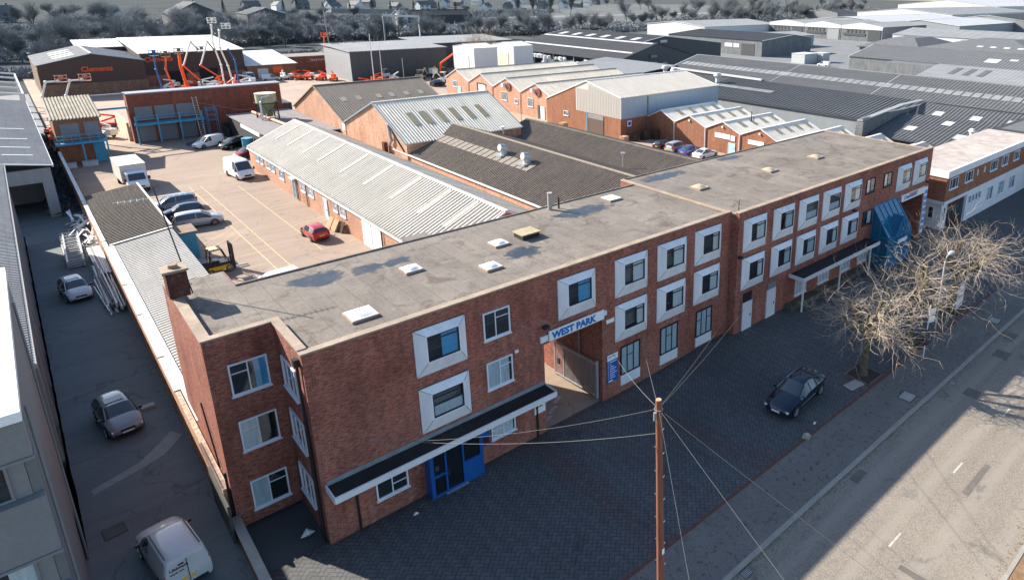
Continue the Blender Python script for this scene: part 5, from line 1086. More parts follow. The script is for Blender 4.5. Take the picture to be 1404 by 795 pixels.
m.poly([(3.2*math.cos(a)*rr.uniform(.7,1.1),2.6*math.sin(a)*rr.uniform(.7,1.1),.0) for a in [i*.5236 for i in range(12)]]); m.build('sheet',plain('blue_sheet',(.06,.08,.12),.5,.4,2,local=True),t)

CLEM=plain('orange_red_letters',(.62,.09,.02),.6,.1,local=True)
t=thing('hire_depot','dark clad depot with brick base and orange lettering on its gable','building',(9,190,0))
gx0,gx1,gy0=-.6,18.3,170
m=gable_walls(gx0,gx1,gy0,199,6.9,7.0,8.9,9.0,'y'); part(m,'wall',CLADB,t); part(MB().box(gx0-.06,gx1+.06,gy0-.12,gy0-.003,0,2.7).box(gx0-.1,gx0-.003,gy0,199,0,6.3),'brick_base',brick('brown_brick',(.22,.13,.08),(.28,.17,.11),(.2,.15,.12)),t)
m=MB(); ribs(m,(gx0-.3,199.2,7.0),(gx0-.3,gy0-.3,7.0),(8.9,gy0-.3,9.15),(8.9,199.2,9.15),.6,.04,.1); ribs(m,(gx1+.3,gy0-.3,7.1),(gx1+.3,199.2,7.1),(8.9,199.2,9.15),(8.9,gy0-.3,9.15),.6,.04,.1); ro=part(m,'roof',R_GPALE,t)
for y in (177,181.5,187,192): k=MB(); on_slope(k,(gx0-.3,199.2,7.0),(gx0-.3,gy0-.3,7.0),(8.9,gy0-.3,9.15),(8.9,199.2,9.15),(199.2-y)/29.5,(199.2-y)/29.5+.05,.35,.75,.06); sub(k,'rooflight',WROOF,ro)
sub(MB().bar((8.9,gy0-.3,9.28),(8.9,199.2,9.28),.4,.08),'ridge_cap',WROOF,ro)
text('depot_letters','Clements',1.55,(6.6,gy0-.05,5.2),X,(0,0,1),CLEM,t,.04,.05,thin=.95)
t=thing('hire_depot','second depot behind with bright white roof and orange lettering','building',(28,190,0))
part(MB().box(18.8,41,178,205,2.6,8.0),'wall',CLADB,t); part(MB().box(18.8,41,177.9,205,0,2.598),'brick_base',RED,t); m=MB(); ribs(m,(18.4,177.6,8.05),(41.4,177.6,8.05),(41.4,212,9.9),(18.4,212,9.9),.8,.03,.12); ribs(m,(8.6,199.4,8.4),(18.39,199.4,8.4),(18.39,212,9.7),(8.6,212,9.7),.8,.03,.12); part(m,'roof',WROOF,t); part(MB().box(8.8,18.79,199.5,205,0,8.2),'wall',CLADB,t); part(MB().box(24,27.5,177.7,177.897,.05,3.4).box(30.5,34.5,177.7,177.897,.05,3.6),'doorway',DARK,t)
text('depot_letters','Clements',1.6,(19.4,177.9,5.9),X,(0,0,1),CLEM,t,.04,.05,thin=.95)
t=thing('yard_store','low brick store with white pitched roof right of the depots','store',(47,184,0)); part(MB().box(41.3,53.5,178,190,0,3.5),'wall',REDR,t); m=MB(); ribs(m,(41.0,177.6,3.6),(54.0,177.6,3.6),(52,192,6.4),(41.0,192,6.4),.6,.03,.1); part(m,'roof',WROOF,t); part(MB().box(43.8,46.4,177.85,177.997,.05,2.6),'shutter',plain('pale_door',(.5,.52,.5),.6,.2),t); part(MB().box(47.6,50,177.85,177.997,1.2,2.9),'orange_panel',ORANGE,t)
t=thing('tool_hire_store','flat roofed brick store with white lettering beyond the hire yard','store',(61,190,0)); part(MB().box(54,67,186,196,0,4.3),'wall',REDR,t); part(MB().box(53.8,67.2,185.8,196.2,4.302,4.6),'roof',plain('brown_flat_roof_b',(.22,.19,.16),.85,.2),t); text('store_letters','Plant & Tool Hire',.85,(60.2,185.97,3.1),X,(0,0,1),SIGNW,t,.02,.01,thin=.75)
t=thing('dark_container','dark container standing at the end of the red wall','container',(31.5,117,0)); MB().box(-1.6,1.6,-3,3,0,2.5).build('body',plain('dark_container_steel',(.05,.045,.045),.7,.2,2,local=True),t)

# boom lifts
def lift(label,x,y,pts,cols,basket=None,bcol=ORANGE,base=ORANGE,th=.27,group='boom lifts in the hire yard'):
    t=thing('boom_lift',label,'boom lift',(x,y,0),0,group)
    MB().box(-1.1,1.1,-.9,.9,.45,1.25).build('chassis',base,t); MB().box(-.8,.9,-.7,.7,1.27,2.1).build('turntable',base,t)
    for sx in (-1,1):
        for sy in (-1,1): wheel(t,sx*.95,sy*.95,sy,.42,.3)
    P=[(0,2.0)]+pts
    for i in range(len(P)-1):
        a=V((P[i][0]-(0 if i==0 else x),0,P[i][1])) if i else V((0,0,2.0)); b=V((P[i+1][0]-x,.0,P[i+1][1]))
        MB().bar(a,b,th*(1-.08*i)).build('boom',cols[i%len(cols)],t)
        MB().tube([b+V((0,-.22,0)),b+V((0,.22,0))],.22,10).build('joint',cols[i%len(cols)],t)
    if basket is not None:
        e=V((P[-1][0]-x,0,P[-1][1]))+V(basket); m=MB()
        m.box(e.x-.75,e.x+.75,e.y-.45,e.y+.45,e.z,e.z+.06)
        for z in (.55,1.05):
            for sy in (-.42,.42): m.bar((e.x-.72,sy,e.z+z),(e.x+.72,sy,e.z+z),.07)
            for sx in (-.72,.72): m.bar((e.x+sx,-.42,e.z+z),(e.x+sx,.42,e.z+z),.07)
        for sx in (-.72,0,.72):
            for sy in (-.42,.42): m.bar((e.x+sx,sy,e.z),(e.x+sx,sy,e.z+1.05),.06)
        m.box(e.x-.3,e.x+.3,-.5,-.42,e.z+.5,e.z+1.1); m.build('basket',bcol,t)
    return t
OR=[ORANGE]; GR=plain('dark_boom_steel',(.10,.105,.10),.5,.2,2,local=True)
lift('blue boom lift with raised basket in front of the depot lettering',15.6,130,[(14.9,8.7),(15.0,11.0)],[LBLUE],(0,0,.2),LBLUE,LBLUE)
lift('orange boom lift with dark basket just right of the blue one',17.4,128,[(16.1,8.8),(16.5,10.9)],[ORANGE],(0,0,.2),plain('brown_basket',(.20,.10,.06),.6,.2,local=True),YEL)
lift('orange boom lift with thick upright cylinder boom',19.9,132,[(19.2,8.9),(19.3,11.0)],[ORANGE,ORANGE],(0,0,.2),plain('dark_basket',(.08,.07,.07),.6,.2,local=True),th=.5)
lift('boom lift folded in an inverted V with grey upper arm, left of two',22.8,134,[(22.4,5.6),(20.0,8.7),(21.9,13.3),(22.9,11.8)],[GREENM,ORANGE,LWHITE,GR],(0.6,0,-.6),GR)
lift('boom lift folded in an inverted V with orange knee, right of two',25.4,130,[(24.9,6.6),(22.2,9.0),(24.0,13.5),(24.9,11.9)],[ORANGE,ORANGE,LWHITE,GR],None)
lift('white boom lift reaching highest with wide basket',26.9,136,[(26.9,8.3),(26.1,12.8),(26.4,16.3)],[LWHITE],(0.2,0,.4),LWHITE,LWHITE)
lift('white boom lift beside the highest with basket a little lower',28.2,133,[(27.5,8.3),(26.6,12.0),(27.0,15.4)],[LWHITE],(1.3,0,.3),LWHITE,LWHITE)
lift('dark blue boom lift leaning at the end of the row',29.0,133,[(28.9,9.5),(28.0,11.6)],[LBLUE],None,LBLUE,LBLUE)
lift('low orange lift with crossed white arms in the middle of the row',23.7,126,[(22.0,4.6),(24.6,5.9)],[LWHITE,ORANGE],None)
lift('low orange lift with white striped arm near the white lifts',26.0,127,[(26.8,6.3),(25.0,5.1)],[LWHITE,ORANGE],None)
lift('grey goose-neck boom lift behind the loading roof, left of two',-2.0,112,[(-2.6,7.3),(-1.8,9.5),(-.3,9.5)],[LWHITE],(.4,0,-.2),plain('faded_red_basket',(.40,.16,.10),.6,.2,local=True))
lift('grey goose-neck boom lift behind the loading roof, right of two',.4,112,[(.2,7.2),(1.1,9.5),(2.6,9.5)],[LWHITE],(.4,0,-.2),plain('faded_red_basket_b',(.40,.16,.10),.6,.2,local=True))
lift('lone orange boom lift raised beside the telegraph pole',63.2,180,[(64.2,3.2),(62.2,5.9),(62.8,10.0)],[ORANGE],(0,0,.3))
rr=random.Random(21)
def machine(label,x,y,a,col,kind='lift'):
    t=thing('plant_machine',label,'machinery',(x,y,0),a,'machines parked in the hire yard')
    MB().box(-1.5,1.5,-.8,.8,.45,1.0).build('chassis',col,t)
    for sx in (-1,1):
        for sy in (-1,1): wheel(t,sx*1.05,sy*.85,sy,.42,.3)
    if kind=='lift':
        MB().bar((-1.2,0,1.1),(1.7,.1,2.0),.3).build('boom',col,t); MB().bar((1.7,.1,2.0),(-1.0,.2,2.6),.25).build('boom',col,t); MB().box(1.3,2.4,-.6,.6,.6,1.6).build('basket',LWHITE if rr.random()<.4 else col,t)
    elif kind=='digger':
        MB().box(-.9,.5,-.75,.75,1.0,1.5).build('engine_cover',col,t); MB().box(-.3,.7,-.6,.6,1.52,2.6).build('cab',CARG,t); MB().box(-.4,.8,-.7,.7,2.6,2.7).build('cab_roof',col,t); MB().bar((.8,0,1.4),(2.3,0,3.0),.28).build('boom',col,t); MB().bar((2.3,0,3.0),(3.2,0,1.1),.22).build('arm',col,t); MB().box(2.9,3.5,-.35,.35,.5,1.1).build('bucket',BLKM,t)
    return t
for i,(x,y) in enumerate(((53,168),(55.5,164.5),(57.5,161))): machine('low orange lift in a row by the dust apron, '+('furthest','middle','nearest')[i]+' of three',x,y,.6+.3*i,ORANGE)
for i,(x,y) in enumerate(((58.0,142),(60.6,139.5),(62.5,141.8),(64,138.5))): machine('orange lift parked in the close huddle behind the brown roof, '+('first','second','third','fourth')[i]+' from the left',x,y,.3+.7*i,ORANGE)
for i,(x,y,l) in enumerate(((22,168,'orange lift below the depot doorway at far left of the row'),(25,166,'orange lift second along below the depot doorway'),(27.5,169,'red and orange lift third along below the depot doorway'),(30,166,'orange lift fourth along below the depot doorway'),(33,168.5,'orange lift fifth along below the depot doorway'),(35.5,166,'orange lift at the right end below the depot doorway'),(3.6,112,'red lift behind the loading building nearest the blue beam'),(5.0,121,'red lift behind the loading building further back'),(-1.5,121,'red lift by the boundary wall behind the loading building'),(48.5,172,'orange lift by the white roofed store, left of two'),(51,169,'orange lift by the white roofed store, right of two'),(66,151,'orange lift among the poles, left of two'),(69,148,'orange lift among the poles, right of two'))): machine(l,x,y,.5+.8*i,ORANGE if i%3 else LWHITE)
for i,(x,y,l,c) in enumerate(((37.5,166,'white site machine at the foot of the highest lifts',LWHITE),(66,163,'green site machine beside the lamp column',GREENM),(70,157,'white site machine beside the lamp column',LWHITE),(73,160,'dark site machine beside the lamp column',GR),(91,146,'orange site machine under the raised crane arm',ORANGE))): machine(l,x,y,i*1.1,c,'digger' if i else 'lift')
machine('cream excavator in front of the charcoal warehouse',76,149,.4,plain('cream_paint',(.55,.48,.28),.5,.1,local=True),'digger'); machine('white cab excavator among dark cars',78.5,140,2.2,LWHITE,'digger')
machine('yellow excavator beside the bare tree',88,141,.3,YEL,'digger'); machine('yellow plant machine furthest right under the bare tree',95,149,1.5,YEL,'digger'); machine('yellow and black digger left of the orange crane',84,151,2.8,YEL,'digger')
t=thing('crane_arm_truck','orange crane truck with its arm raised to the right','crane',(83,150,0)); MB().box(-3,2,-1.1,1.1,.6,1.3).build('chassis',BLKM,t); MB().box(-3.2,-1.6,-1.1,1.1,1.3,2.7).build('cab',LWHITE,t); MB().bar((-.4,0,1.4),(.0,0,3.9),.4).build('mast',ORANGE,t); MB().bar((0,0,3.9),(4.4,0,6.5),.42).build('boom',ORANGE,t)
for s in (1,-1):
    for x in (-2.4,.6,1.6): wheel(t,x,s*.95,s,.45,.3)
for k,(x,y,l) in enumerate(((74,134.5,'dark blue car left of the dark pair by the hire yard'),(77.5,131.5,'black car in front of the white cab excavator'),(82,133.8,'dark car nearest the sawtooth gable'))): vehicle('parked_car',l,'car',(x,y,0),.4+.2*k,(P_NAVY,P_BLK,P_DB)[k],'estate')
vehicle('parked_van','silver pickup van in front of the white roofed store','van',(45.0,171,0),-.2,P_SILV,'smallvan'); vehicle('parked_van','white van facing out between the depots','van',(40.5,173.5,0),-PI/2,P_WHT,'van')
t=thing('trailer','white flatbed trailer beside the sawtooth corner','trailer',(72.5,122,0),.2); MB().box(-2.2,2.2,-.9,.9,.6,.75).build('bed',WPAINT,t)
for s in (1,-1): wheel(t,-.4,s*.85,s,.3,.18); wheel(t,.4,s*.85,s,.3,.18)
def pole(name,label,cat,x,y,h,r,mat): t=thing(name,label,cat,(x,y,0)); MB().tube([(0,0,0),(0,0,h)],[r,r*.7],8).build('pole',mat,t); return t
t=pole('telegraph_pole','pale telegraph pole beside the lone raised orange lift','pole',66.4,186.5,17.5,.22,TIMBER); t.rotation_euler=(0,-.04,0)
for k in range(6): MB().box(-.4,.4,-.05,.05,13.2+k*.25,13.28+k*.25).build('crossarm',TIMBER,t)
pole('flag_pole','tall white pole behind the brown roof, taller of two','pole',61.9,145,12.9,.14,WPAINT); pole('flag_pole','thinner white pole beside the taller one','pole',64.5,146,10,.10,WPAINT)
pole('lamp_column','thin lamp column with two white heads before the charcoal warehouse','lamp',72,150,6.0,.08,WPAINT)
# lane fence posts
for i,(x,y) in enumerate(((63.5,97.1),(63.0,91.7),(62.5,86.8),(62.2,82.8),(61.6,77.6))):
    pole('fence_post','dark fence post along the lane edge','fence post',x,y,1.7,.05,BLKM)['group']='fence posts along the lane'

# ------------------------------------------------------------ grey estate beyond
def warehouse(name,label,x0,x1,y0,y1,e,rp,rz,axis,wall,roof,e1=None,**k): return shed(name,label,'warehouse',x0,x1,y0,y1,e,e if e1 is None else e1,rp,rz,axis,wall,roof,pitch=k.pop('pitch',1.0),amp=k.pop('amp',.06),over=.3,**k)
t=thing('charcoal_warehouse','long charcoal warehouse with pale grey roof behind the machines','warehouse',(90,165,0))
part(MB().box(61,88.5,157,176,0,7.7).box(88.5,120,171,186,0,7.7),'wall',CLADD,t); part(MB().box(60.9,60.997,157,176,0,7.7),'side_cladding',CLADG,t); m=MB(); ribs(m,(60.6,156.6,7.75),(89,156.6,7.75),(89,178,8.5),(60.6,178,8.5),1,.05,.15); ribs(m,(89.1,170.6,7.75),(120.4,170.6,7.75),(120.4,190,8.6),(89.1,190,8.6),1,.05,.15); part(m,'roof',R_GPALE,t)
for n_,(x0,x1,l) in enumerate(((85.5,92.6,'white cube shaped shed with blue shaded side behind the bare tree'),(97.9,104.3,'white cube shaped shed with big cream door'))):
    t,A_,B_=shed('cube_shed',l,'shed',x0,x1,135.6,147,8.7,8.7,141.3,9.5,'x',CLADW,WROOF,pitch=1,amp=.03,over=.1,cap=WROOF,verge=None)
    part(MB().box(x0-.08,x0-.003,138.5,144.5,.05,6.8),'sliding_door',plain('cream_sliding_door',(.62,.57,.45),.6,.1) if n_ else CLADW,t)
t=thing('bales_hall','dark roofed open sided hall with pale roof strips','warehouse',(135,145,0)); 
m=gable_walls(119.5,151,116,118.5,5.0,5.0,135,9.2,'y'); m.box(124,151,118.5,172,0,4.9); m.box(119.6,120,118.6,124,0,4.9); part(m,'wall',CLADD,t)
m=MB(); A_=[(119,172.3,4.95),(119,115.7,4.95),(135,115.7,9.3),(135,172.3,9.3)]; B_=[(151.4,115.7,4.95),(151.4,172.3,4.95),(135,172.3,9.3),(135,115.7,9.3)]; ribs(m,*A_,1,.05,.12); ribs(m,*B_,1,.05,.12); ro=part(m,'roof',R_GDARK,t)
for v0 in (.38,.90): k=MB(); on_slope(k,*A_,.02,.98,v0,v0+.06,.08); sub(k,'rooflight_strip',SKYLG,ro)
for i in range(9): part(MB().box(119.5,119.75,126+i*5.2,126.25+i*5.2,0,4.9),'post',CLADG,t)
part(MB().box(132,134.5,115.6,115.68,5.2,5.9),'sign',CLADM,t); part(MB().box(137,139.2,115.8,115.98,.05,3.6).box(129,134.5,115.6,115.69,3.2,4.0),'door',CLADM,t)
t,A_,B_=warehouse('dark_hall','second dark hall rising behind the open sided one',136.2,176,126,176,8.4,147.8,10.2,'y',CLADD,R_GDARK,7.0,sky=[(0,u,u+.05,.3,.6) for u in (.1,.25,.4,.55,.7,.85)],skymat=SKYLG); part(MB().box(146,149,125.8,125.99,8.3,9.1),'sign',SKYLG,t)
b0=thing('wrapped_bale','white wrapped bale in the open sided hall','bale',(0,0,0),0,'white wrapped bales'); MB().tube([(0,0,0),(0,0,.12),(0,0,.95),(0,0,1.1)],[.35,.62,.62,.3],9).build('wrapping',plain('bale_wrap',(.60,.62,.64),.5,.3,1,local=True),b0)
rr=random.Random(9); first=True; 
for i in range(105):
    y=124+rr.random()*46; l=int(rr.random()*4.0); x=118.2+rr.random()*1.2-l*.05; p=(x,y,l*1.05+rr.random()*.15)
    s_=rr.uniform(.8,1.15)
    if first: b0.location=p; first=False
    else: place_copy(b0,p,rr.random()*6,s_)
t=thing('pale_roofed_shed','low shed with pale two-tone roof before the open hall','shed',(112,104,0)); part(MB().box(102,122,90.5,117,0,4.85),'wall',CLADG,t); m=MB(); ribs(m,(101.6,117.4,4.95),(101.6,90,4.95),(116,90,6.2),(116,117.4,6.2),1,.04,.1); ribs(m,(122.4,90,4.95),(122.4,117.4,4.95),(116,117.4,6.2),(116,90,6.2),1,.04,.1); part(m,'roof',R_GPALE,t)
t,A_,B_=warehouse('dark_ribbed_warehouse','huge grey ribbed roof with long rooflight strip stretching right',114.4,138,5,91.5,5.2,126,8.1,'y',GBR,R_GREY,pitch=.7,cap=R_GPALE,
   sky=[(0,u,u+.0165,.36,.54) for u in [.015+i*.0196 for i in range(50)]],skymat=plain('dull_grey_rooflight',(.21,.218,.225),.7,.3,.5))
m=MB(); m.bar((114.2,62,5.5),(114.2,92,5.8),.6,.4); part(m,'gutter_duct',SKYLG,t)
for y in (60,36): m=MB(); on_slope(m,*A_,(91.8-y)/87.1,(91.8-y)/87.1+.003,0,1,.08); part(m,'joint_strip',CLADG,t)
t=thing('ribbed_lean_roof','broad dark corrugated roof falling towards the bright sawtooth units','warehouse',(107,47,0)); part(MB().box(100,114.1,23.2,90,0,2.95),'wall',plain('grey_render',(.22,.24,.25),.8,.15,.6),t); m=MB(); ribs(m,(99.6,70,3.05),(99.6,23.0,3.05),(114.3,23.0,5.15),(114.3,70,5.15),.8,.12,.12); ribs(m,(104,90,3.7),(104,70.2,3.7),(114.3,70.2,5.15),(114.3,90,5.15),.8,.08,.12); part(m,'roof',roofmat('dark_corrugated_grey',(.085,.09,.095),.2,'y',(.12,.125,.13)),t)
k=MB(); on_slope(k,(104,90,3.7),(104,50,3.7),(114.3,50,5.15),(114.3,90,5.15),.02,.9,.25,.42,.14); part(k,'rooflight_strip',plain('dull_strip',(.17,.175,.18),.7,.3,.5),t)
part(MB().box(85.9,106,22.0,22.6,0,5.9).box(85.4,86.2,21.6,22.8,0,5.4),'parapet_wall',GBR,t); part(MB().bar((85.6,22.3,5.6),(99,22.3,6.6),.9,.16).bar((99,22.3,6.6),(106.3,22.3,6.6),.9,.16),'parapet_coping',CLADG,t)
for i,(x,y,l) in enumerate(((110,88,'white roof ventilator nearest the white pipe end'),(108,83,'white twin roof ventilator on the dark lower roof'),(108.5,70,'white roof ventilator at the middle of the dark lower roof'))):
    t=thing('roof_ventilator',l,'ventilator',(x,y,4.6)); MB().cyl((0,0,0),.45,.9,10).build('base',CLADW,t); MB().tube([(0,0,.9),(0,0,1.5),(0,0,2.1)],[.4,.95,.6],12).build('head',CLADW,t,smooth=True)
t=thing('skylit_grey_sheds','pair of grey roofs with square rooflights behind the clinic','warehouse',(97,5,0)); part(MB().box(89,105,-6,21.9,0,3.3),'wall',GBR,t)
A1=[(87.6,21.8,3.3),(87.6,-8,3.3),(99.3,-8,5.3),(99.3,21.8,5.3)]; A2=[(99.4,21.8,4.6),(99.4,-8,4.6),(106,-8,6.3),(106,21.8,6.3)]; m=MB(); ribs(m,*A1,.6,.08,.1); ribs(m,*A2,.6,.08,.1); ro=part(m,'roof',R_GREY,t)
for u,v in ((.12,.35),(.38,.3),(.55,.3),(.86,.35),(.25,.72)): k=MB(); on_slope(k,*A1,u,u+.05,v,v+.16,.1); sub(k,'rooflight',SKYLG,ro)
for u in (.12,.32,.5): k=MB(); on_slope(k,*A2,u,u+.05,.3,.55,.1); sub(k,'rooflight',SKYLG,ro)
t=thing('flat_parapet_block','grey block with dark parapet roof at the right edge','building',(100,-5,0)); part(MB().box(92.6,118,-14,5.5,0,5.7),'wall',CLADG,t); part(MB().box(92.4,118.2,-14.2,5.7,5.702,6.0),'parapet',R_GDARK,t)
part(MB().box(93.5,117.5,-13.5,4.8,6.002,6.05),'roof',SLATE,t)
t,A_,B_=warehouse('grey_roofed_warehouse','broad plain grey roof beyond the long ribbed one',197,230,14,88,4.0,213,7.1,'y',GBR,roofmat('mid_grey_roof',(.13,.135,.14),.15,'y',(.16,.165,.17)),sky=[(0,.55,.60,.3,.55),(0,.63,.66,.5,.6)],skymat=SKYLG)
t=thing('light_lean_roof','light grey roof slab with three darker panels','shed',(170,32,0)); part(MB().box(163.5,176,6,49,0,3.9),'wall',CLADG,t); m=MB(); A_=[(163,49.5,4),(163,5,4),(176,5,6.1),(176,49.5,6.1)]; ribs(m,*A_,1,.03,.1); part(m,'roof',R_GPALE,t)
for u in (.14,.22,.30): k=MB(); on_slope(k,*A_,u,u+.035,.3,.8,.05); part(k,'roof_panel',R_GREY,t)
part(MB().box(185,192,35,70,0,4.4),'red_side_wall',GBR,t)
for i,(x0,x1,y0,y1,l) in enumerate(((204,212,106,111.5,'pale grey site cabin, left and larger of two'),(212.5,217,104,108,'pale grey site cabin, right and smaller of two'))):
    t=thing('site_cabin',l,'cabin',((x0+x1)/2,(y0+y1)/2,0)); part(MB().box(x0-6,x1-6,y0,y1,0,3.2),'body',plain('cabin_grey',(.42,.44,.43),.6,.12,.8),t); part(MB().box(x0-6.1,x1-5.9,y0-.1,y1+.1,3.2,3.35),'roof',CLADW,t)
vehicle('parked_van','white van beside the site cabins','van',(196,97,0),1.7,P_WHT,'smallvan')
t,A_,B_=warehouse('corner_workshop','grey brick workshop with dark roof and shaded end wall',207,241,131.5,182,6.0,228,7.6,'y',GBR,R_GDARK); 
for a,b,z0,z1 in ((172,167,0,4.6),(150,146,2.8,4.4),(145.5,142.5,2.8,4.4),(141.5,135,0,4.6)): part(MB().box(206.9,206.997,b,a,z0+.05,z1),'opening',CLADD if z0==0 else CLADW,t)
warehouse('white_gabled_warehouse','white gabled warehouse standing behind the dark halls',266,330,213,257,6.0,236,8.2,'x',CLADW,R_GPALE)
for i,(y0,y1,ap,l) in enumerate(((188.4,212,200.2,'white gabled unit with window row, left of three'),(165.5,188.2,176.5,'white gabled unit with window row, middle of three'),(141.5,165.2,153.5,'white gabled unit with large dark doorway, right of three'))):
    t,A_,B_=warehouse('gabled_unit',l,322,372,y0,y1,7.4,ap,9.0,'x',GBR,R_GPALE,verge=WHITE,group='white gabled units'); m=MB(); m.poly([(321.7,y0,5.9),(321.7,y0,7.6),(321.7,ap,9.3),(321.7,y1,7.6),(321.7,y1,5.9)][::-1]); part(m,'gable_board',CLADW,t)
    part(MB().box(321.8,321.99,y0+1,y0+8,.05,5.6),'shutter',CLADD if i!=1 else CLADG,t)
    for k in range(5): part(MB().box(321.8,321.98,y0+10+k*2.3,y0+11.3+k*2.3,4.3,5.5),'window',CLADD,t)
    part(MB().box(321.7,321.99,y0+9.5,y1-1.5,2.6,3.9),'sign_band',plain('dark_band',(.06,.065,.07),.7,.2),t)
warehouse('low_workshop','low workshop end with black doorway before the white gables',240.2,272,150,176,5,162,6.2,'x',CLADG,R_GPALE)
far=[(302,345,58,126,5.5,'y',323,8,CLADW,R_GPALE,'long white fronted warehouse with grey roof at far right'),(384,470,128,174,7,'x',151,9.5,CLADG,R_GWHITE,'white roofed warehouse with dark side bays, far right'),(392,520,178,231,7,'x',204,9.5,CLADG,R_GWHITE,'bright white roof left of the pale warehouses, far right'),(470,640,120,168,8,'x',145,11,CLADM,R_GDARK,'dark roofed warehouse at the far right edge'),(560,760,205,290,8,'x',248,12,CLADW,R_GPALE,'large pale warehouse before the skyline trees'),(900,1200,290,420,10,'x',355,17,CLADW,R_GWHITE,'largest pale curved warehouse at top right'),(560,600,310,345,6,'x',327,9,CLADM,R_GDARK,'small dark gabled shed near the top right trees')]
for (x0,x1,y0,y1,e,ax,rp,rz,wl_,rf_,l) in far: warehouse('far_warehouse',l,x0,x1,y0,y1,e,rp,rz,ax,wl_,rf_,pitch=4,amp=.05)
def hip(label,x0,x1,y0,y1,e,rz,dx,dy):
    t=thing('hipped_roof_building',label,'building',((x0+x1)/2,(y0+y1)/2,0)); part(MB().box(x0+1,x1-1,y0+1,y1-1,0,e),'wall',GBR,t); q=[(x0,y0,e),(x1,y0,e),(x1,y1,e),(x0,y1,e)]; r=[(x0+dx,y0+dy,rz),(x1-dx,y0+dy,rz),(x1-dx,y1-dy,rz),(x0+dx,y1-dy,rz)]
    m=MB()
    for i in range(4): m.poly([q[i],q[(i+1)%4],r[(i+1)%4],r[i]])
    m.poly(r); m.box(x0+.1,x1-.1,y0+.1,y1-.1,e-.3,e-.02); part(m,'roof',SLATE,t); return t
hip('grey hipped roof building before the long white warehouse',240,282,84,110,4,7.5,14,9); t=hip('large dark hipped roof building with small rooflights at far right',232,292,38,90,4,8.5,26,20)
for i in range(4): part(MB().obox((245,64-i*4.5,6.18),(1.8,0,.31),(0,2,0),(0,0,.12)),'rooflight',SKYLG,t)
t=thing('red_roof_corner','orange and brown roofed building cut by the right edge','building',(330,42,0)); part(MB().box(325,350,25,52,0,6),'wall',ORB,t); m=MB(); m.poly([(324,24,6),(324,53,6),(337,46,10),(337,31,10)][::-1]); m.poly([(324,53,6),(351,53,6),(337,46,10)][::-1]); m.poly([(351,24,6),(324,24,6),(337,31,10)][::-1]); m.poly([(351,53,6),(351,24,6),(337,31,10),(337,46,10)][::-1]); part(m,'roof',plain('brown_tile',(.16,.10,.08),.85,.2),t)

# ------------------------------------------------------------ houses on the skyline
def house_proto(wallm,label):
    t=thing('house',label,'house',(0,0,0),0,'suburban houses beyond the field'); part(gable_walls(-6,6,-4,4,5.2,5.2,0,8.6,'x'),'wall',wallm,t)
    m=MB(); 
    for s in (1,-1): m.obox((-6.3,s*4.35,5.0),(12.6,0,0),(0,-s*4.35,3.75),(0,0,.15))
    m.box(-6.3,6.3,-.1,.1,8.7,8.9); ro=part(m,'roof',SLATE,t); sub(MB().box(3.5,4.4,-.4,.4,8.2,10),'chimney',GBR,ro)
    for x in (-4,1.5):
        for z in (1,3.5): part(MB().box(x,x+1.8,-4.08,-4.003,z,z+1.2),'window',CLADD,t)
    part(MB().box(-1,0,-4.08,-4.003,.02,2.1),'door',CLADG,t); return t
hp=[house_proto(CLADW,'white rendered house in the row beyond the field'),house_proto(GBR,'grey brick house in the row beyond the field'),]
rr=random.Random(31); spots=[(404,664,.5),(455,700,.5),(509,766,.5),(514,711,.5),(565,735,.5),(610,760,.4),(345,700,.3),(310,690,.3),(280,720,.3),(400,790,.6),(440,830,.6),(487,880,.6),(528,900,.5),(590,900,.4),(660,980,.4),(380,1080,.4),(430,1060,.4),(350,860,.2),(300,850,.2),(250,800,.2),(215,760,.2),(640,800,.4),(700,850,.4),(760,900,.4),(560,1000,.4),(840,930,.3),(250,700,.2),(180,720,.1),(130,700,.1),(900,1000,.3),(60,600,.1),(0,580,.1),(1050,720,.3),(1120,740,.3)]
for i,(x,y,a) in enumerate(spots):
    k=i%2; p=(x,y,0); ro_=a+rr.choice((0,PI/2))+rr.uniform(-.1,.1); sc=rr.uniform(1,1.25)
    if i<2: hp[k].location=p; hp[k].rotation_euler=(0,0,ro_)
    else: place_copy(hp[k],p,ro_,sc)
warehouse('brick_hall','large dark gabled hall among trees at upper left',62.5,86,400,425,9.5,73.7,15.6,'y',plain('dull_grey_brick',(.075,.08,.085),.9,.2,.5),SLATE)
warehouse('brick_hall','second dark gabled hall right of the first at upper left',100,120,410,432,8.8,110,12.2,'y',plain('dull_grey_brick_b',(.085,.09,.095),.9,.2,.5),SLATE)
t,A_,B_=warehouse('long_low_school','long low building with small white gable end beyond the trees',196,250,425,440,6,432,9.5,'x',plain('dark_school_wall',(.06,.065,.07),.9,.2,.5),R_GDARK); part(gable_walls(192.5,199,421,426,7.4,7.4,195.8,10.3,'y'),'white_gable',CLADW,t)
t=thing('panel_fence','long pale panel fence below the far houses','fence',(262,635,0)); m=MB(); m.bar((235,665,2.2),(285,605,2.2),.3,4.4); part(m,'panel',CLADM,t)
# railway gantry
t=thing('railway_gantry','grey railway gantry spanning between two posts','gantry',(140,285,0)); m=MB(); m.bar((118.5,270,0),(118.5,270,12.5),.5); part(m,'post',CLADM,t); part(MB().bar((131,262,0),(131,262,12),.5),'post',CLADW,t); part(MB().bar((118.5,270,12.5),(131,262,12),.5,.9),'beam',CLADW,t)

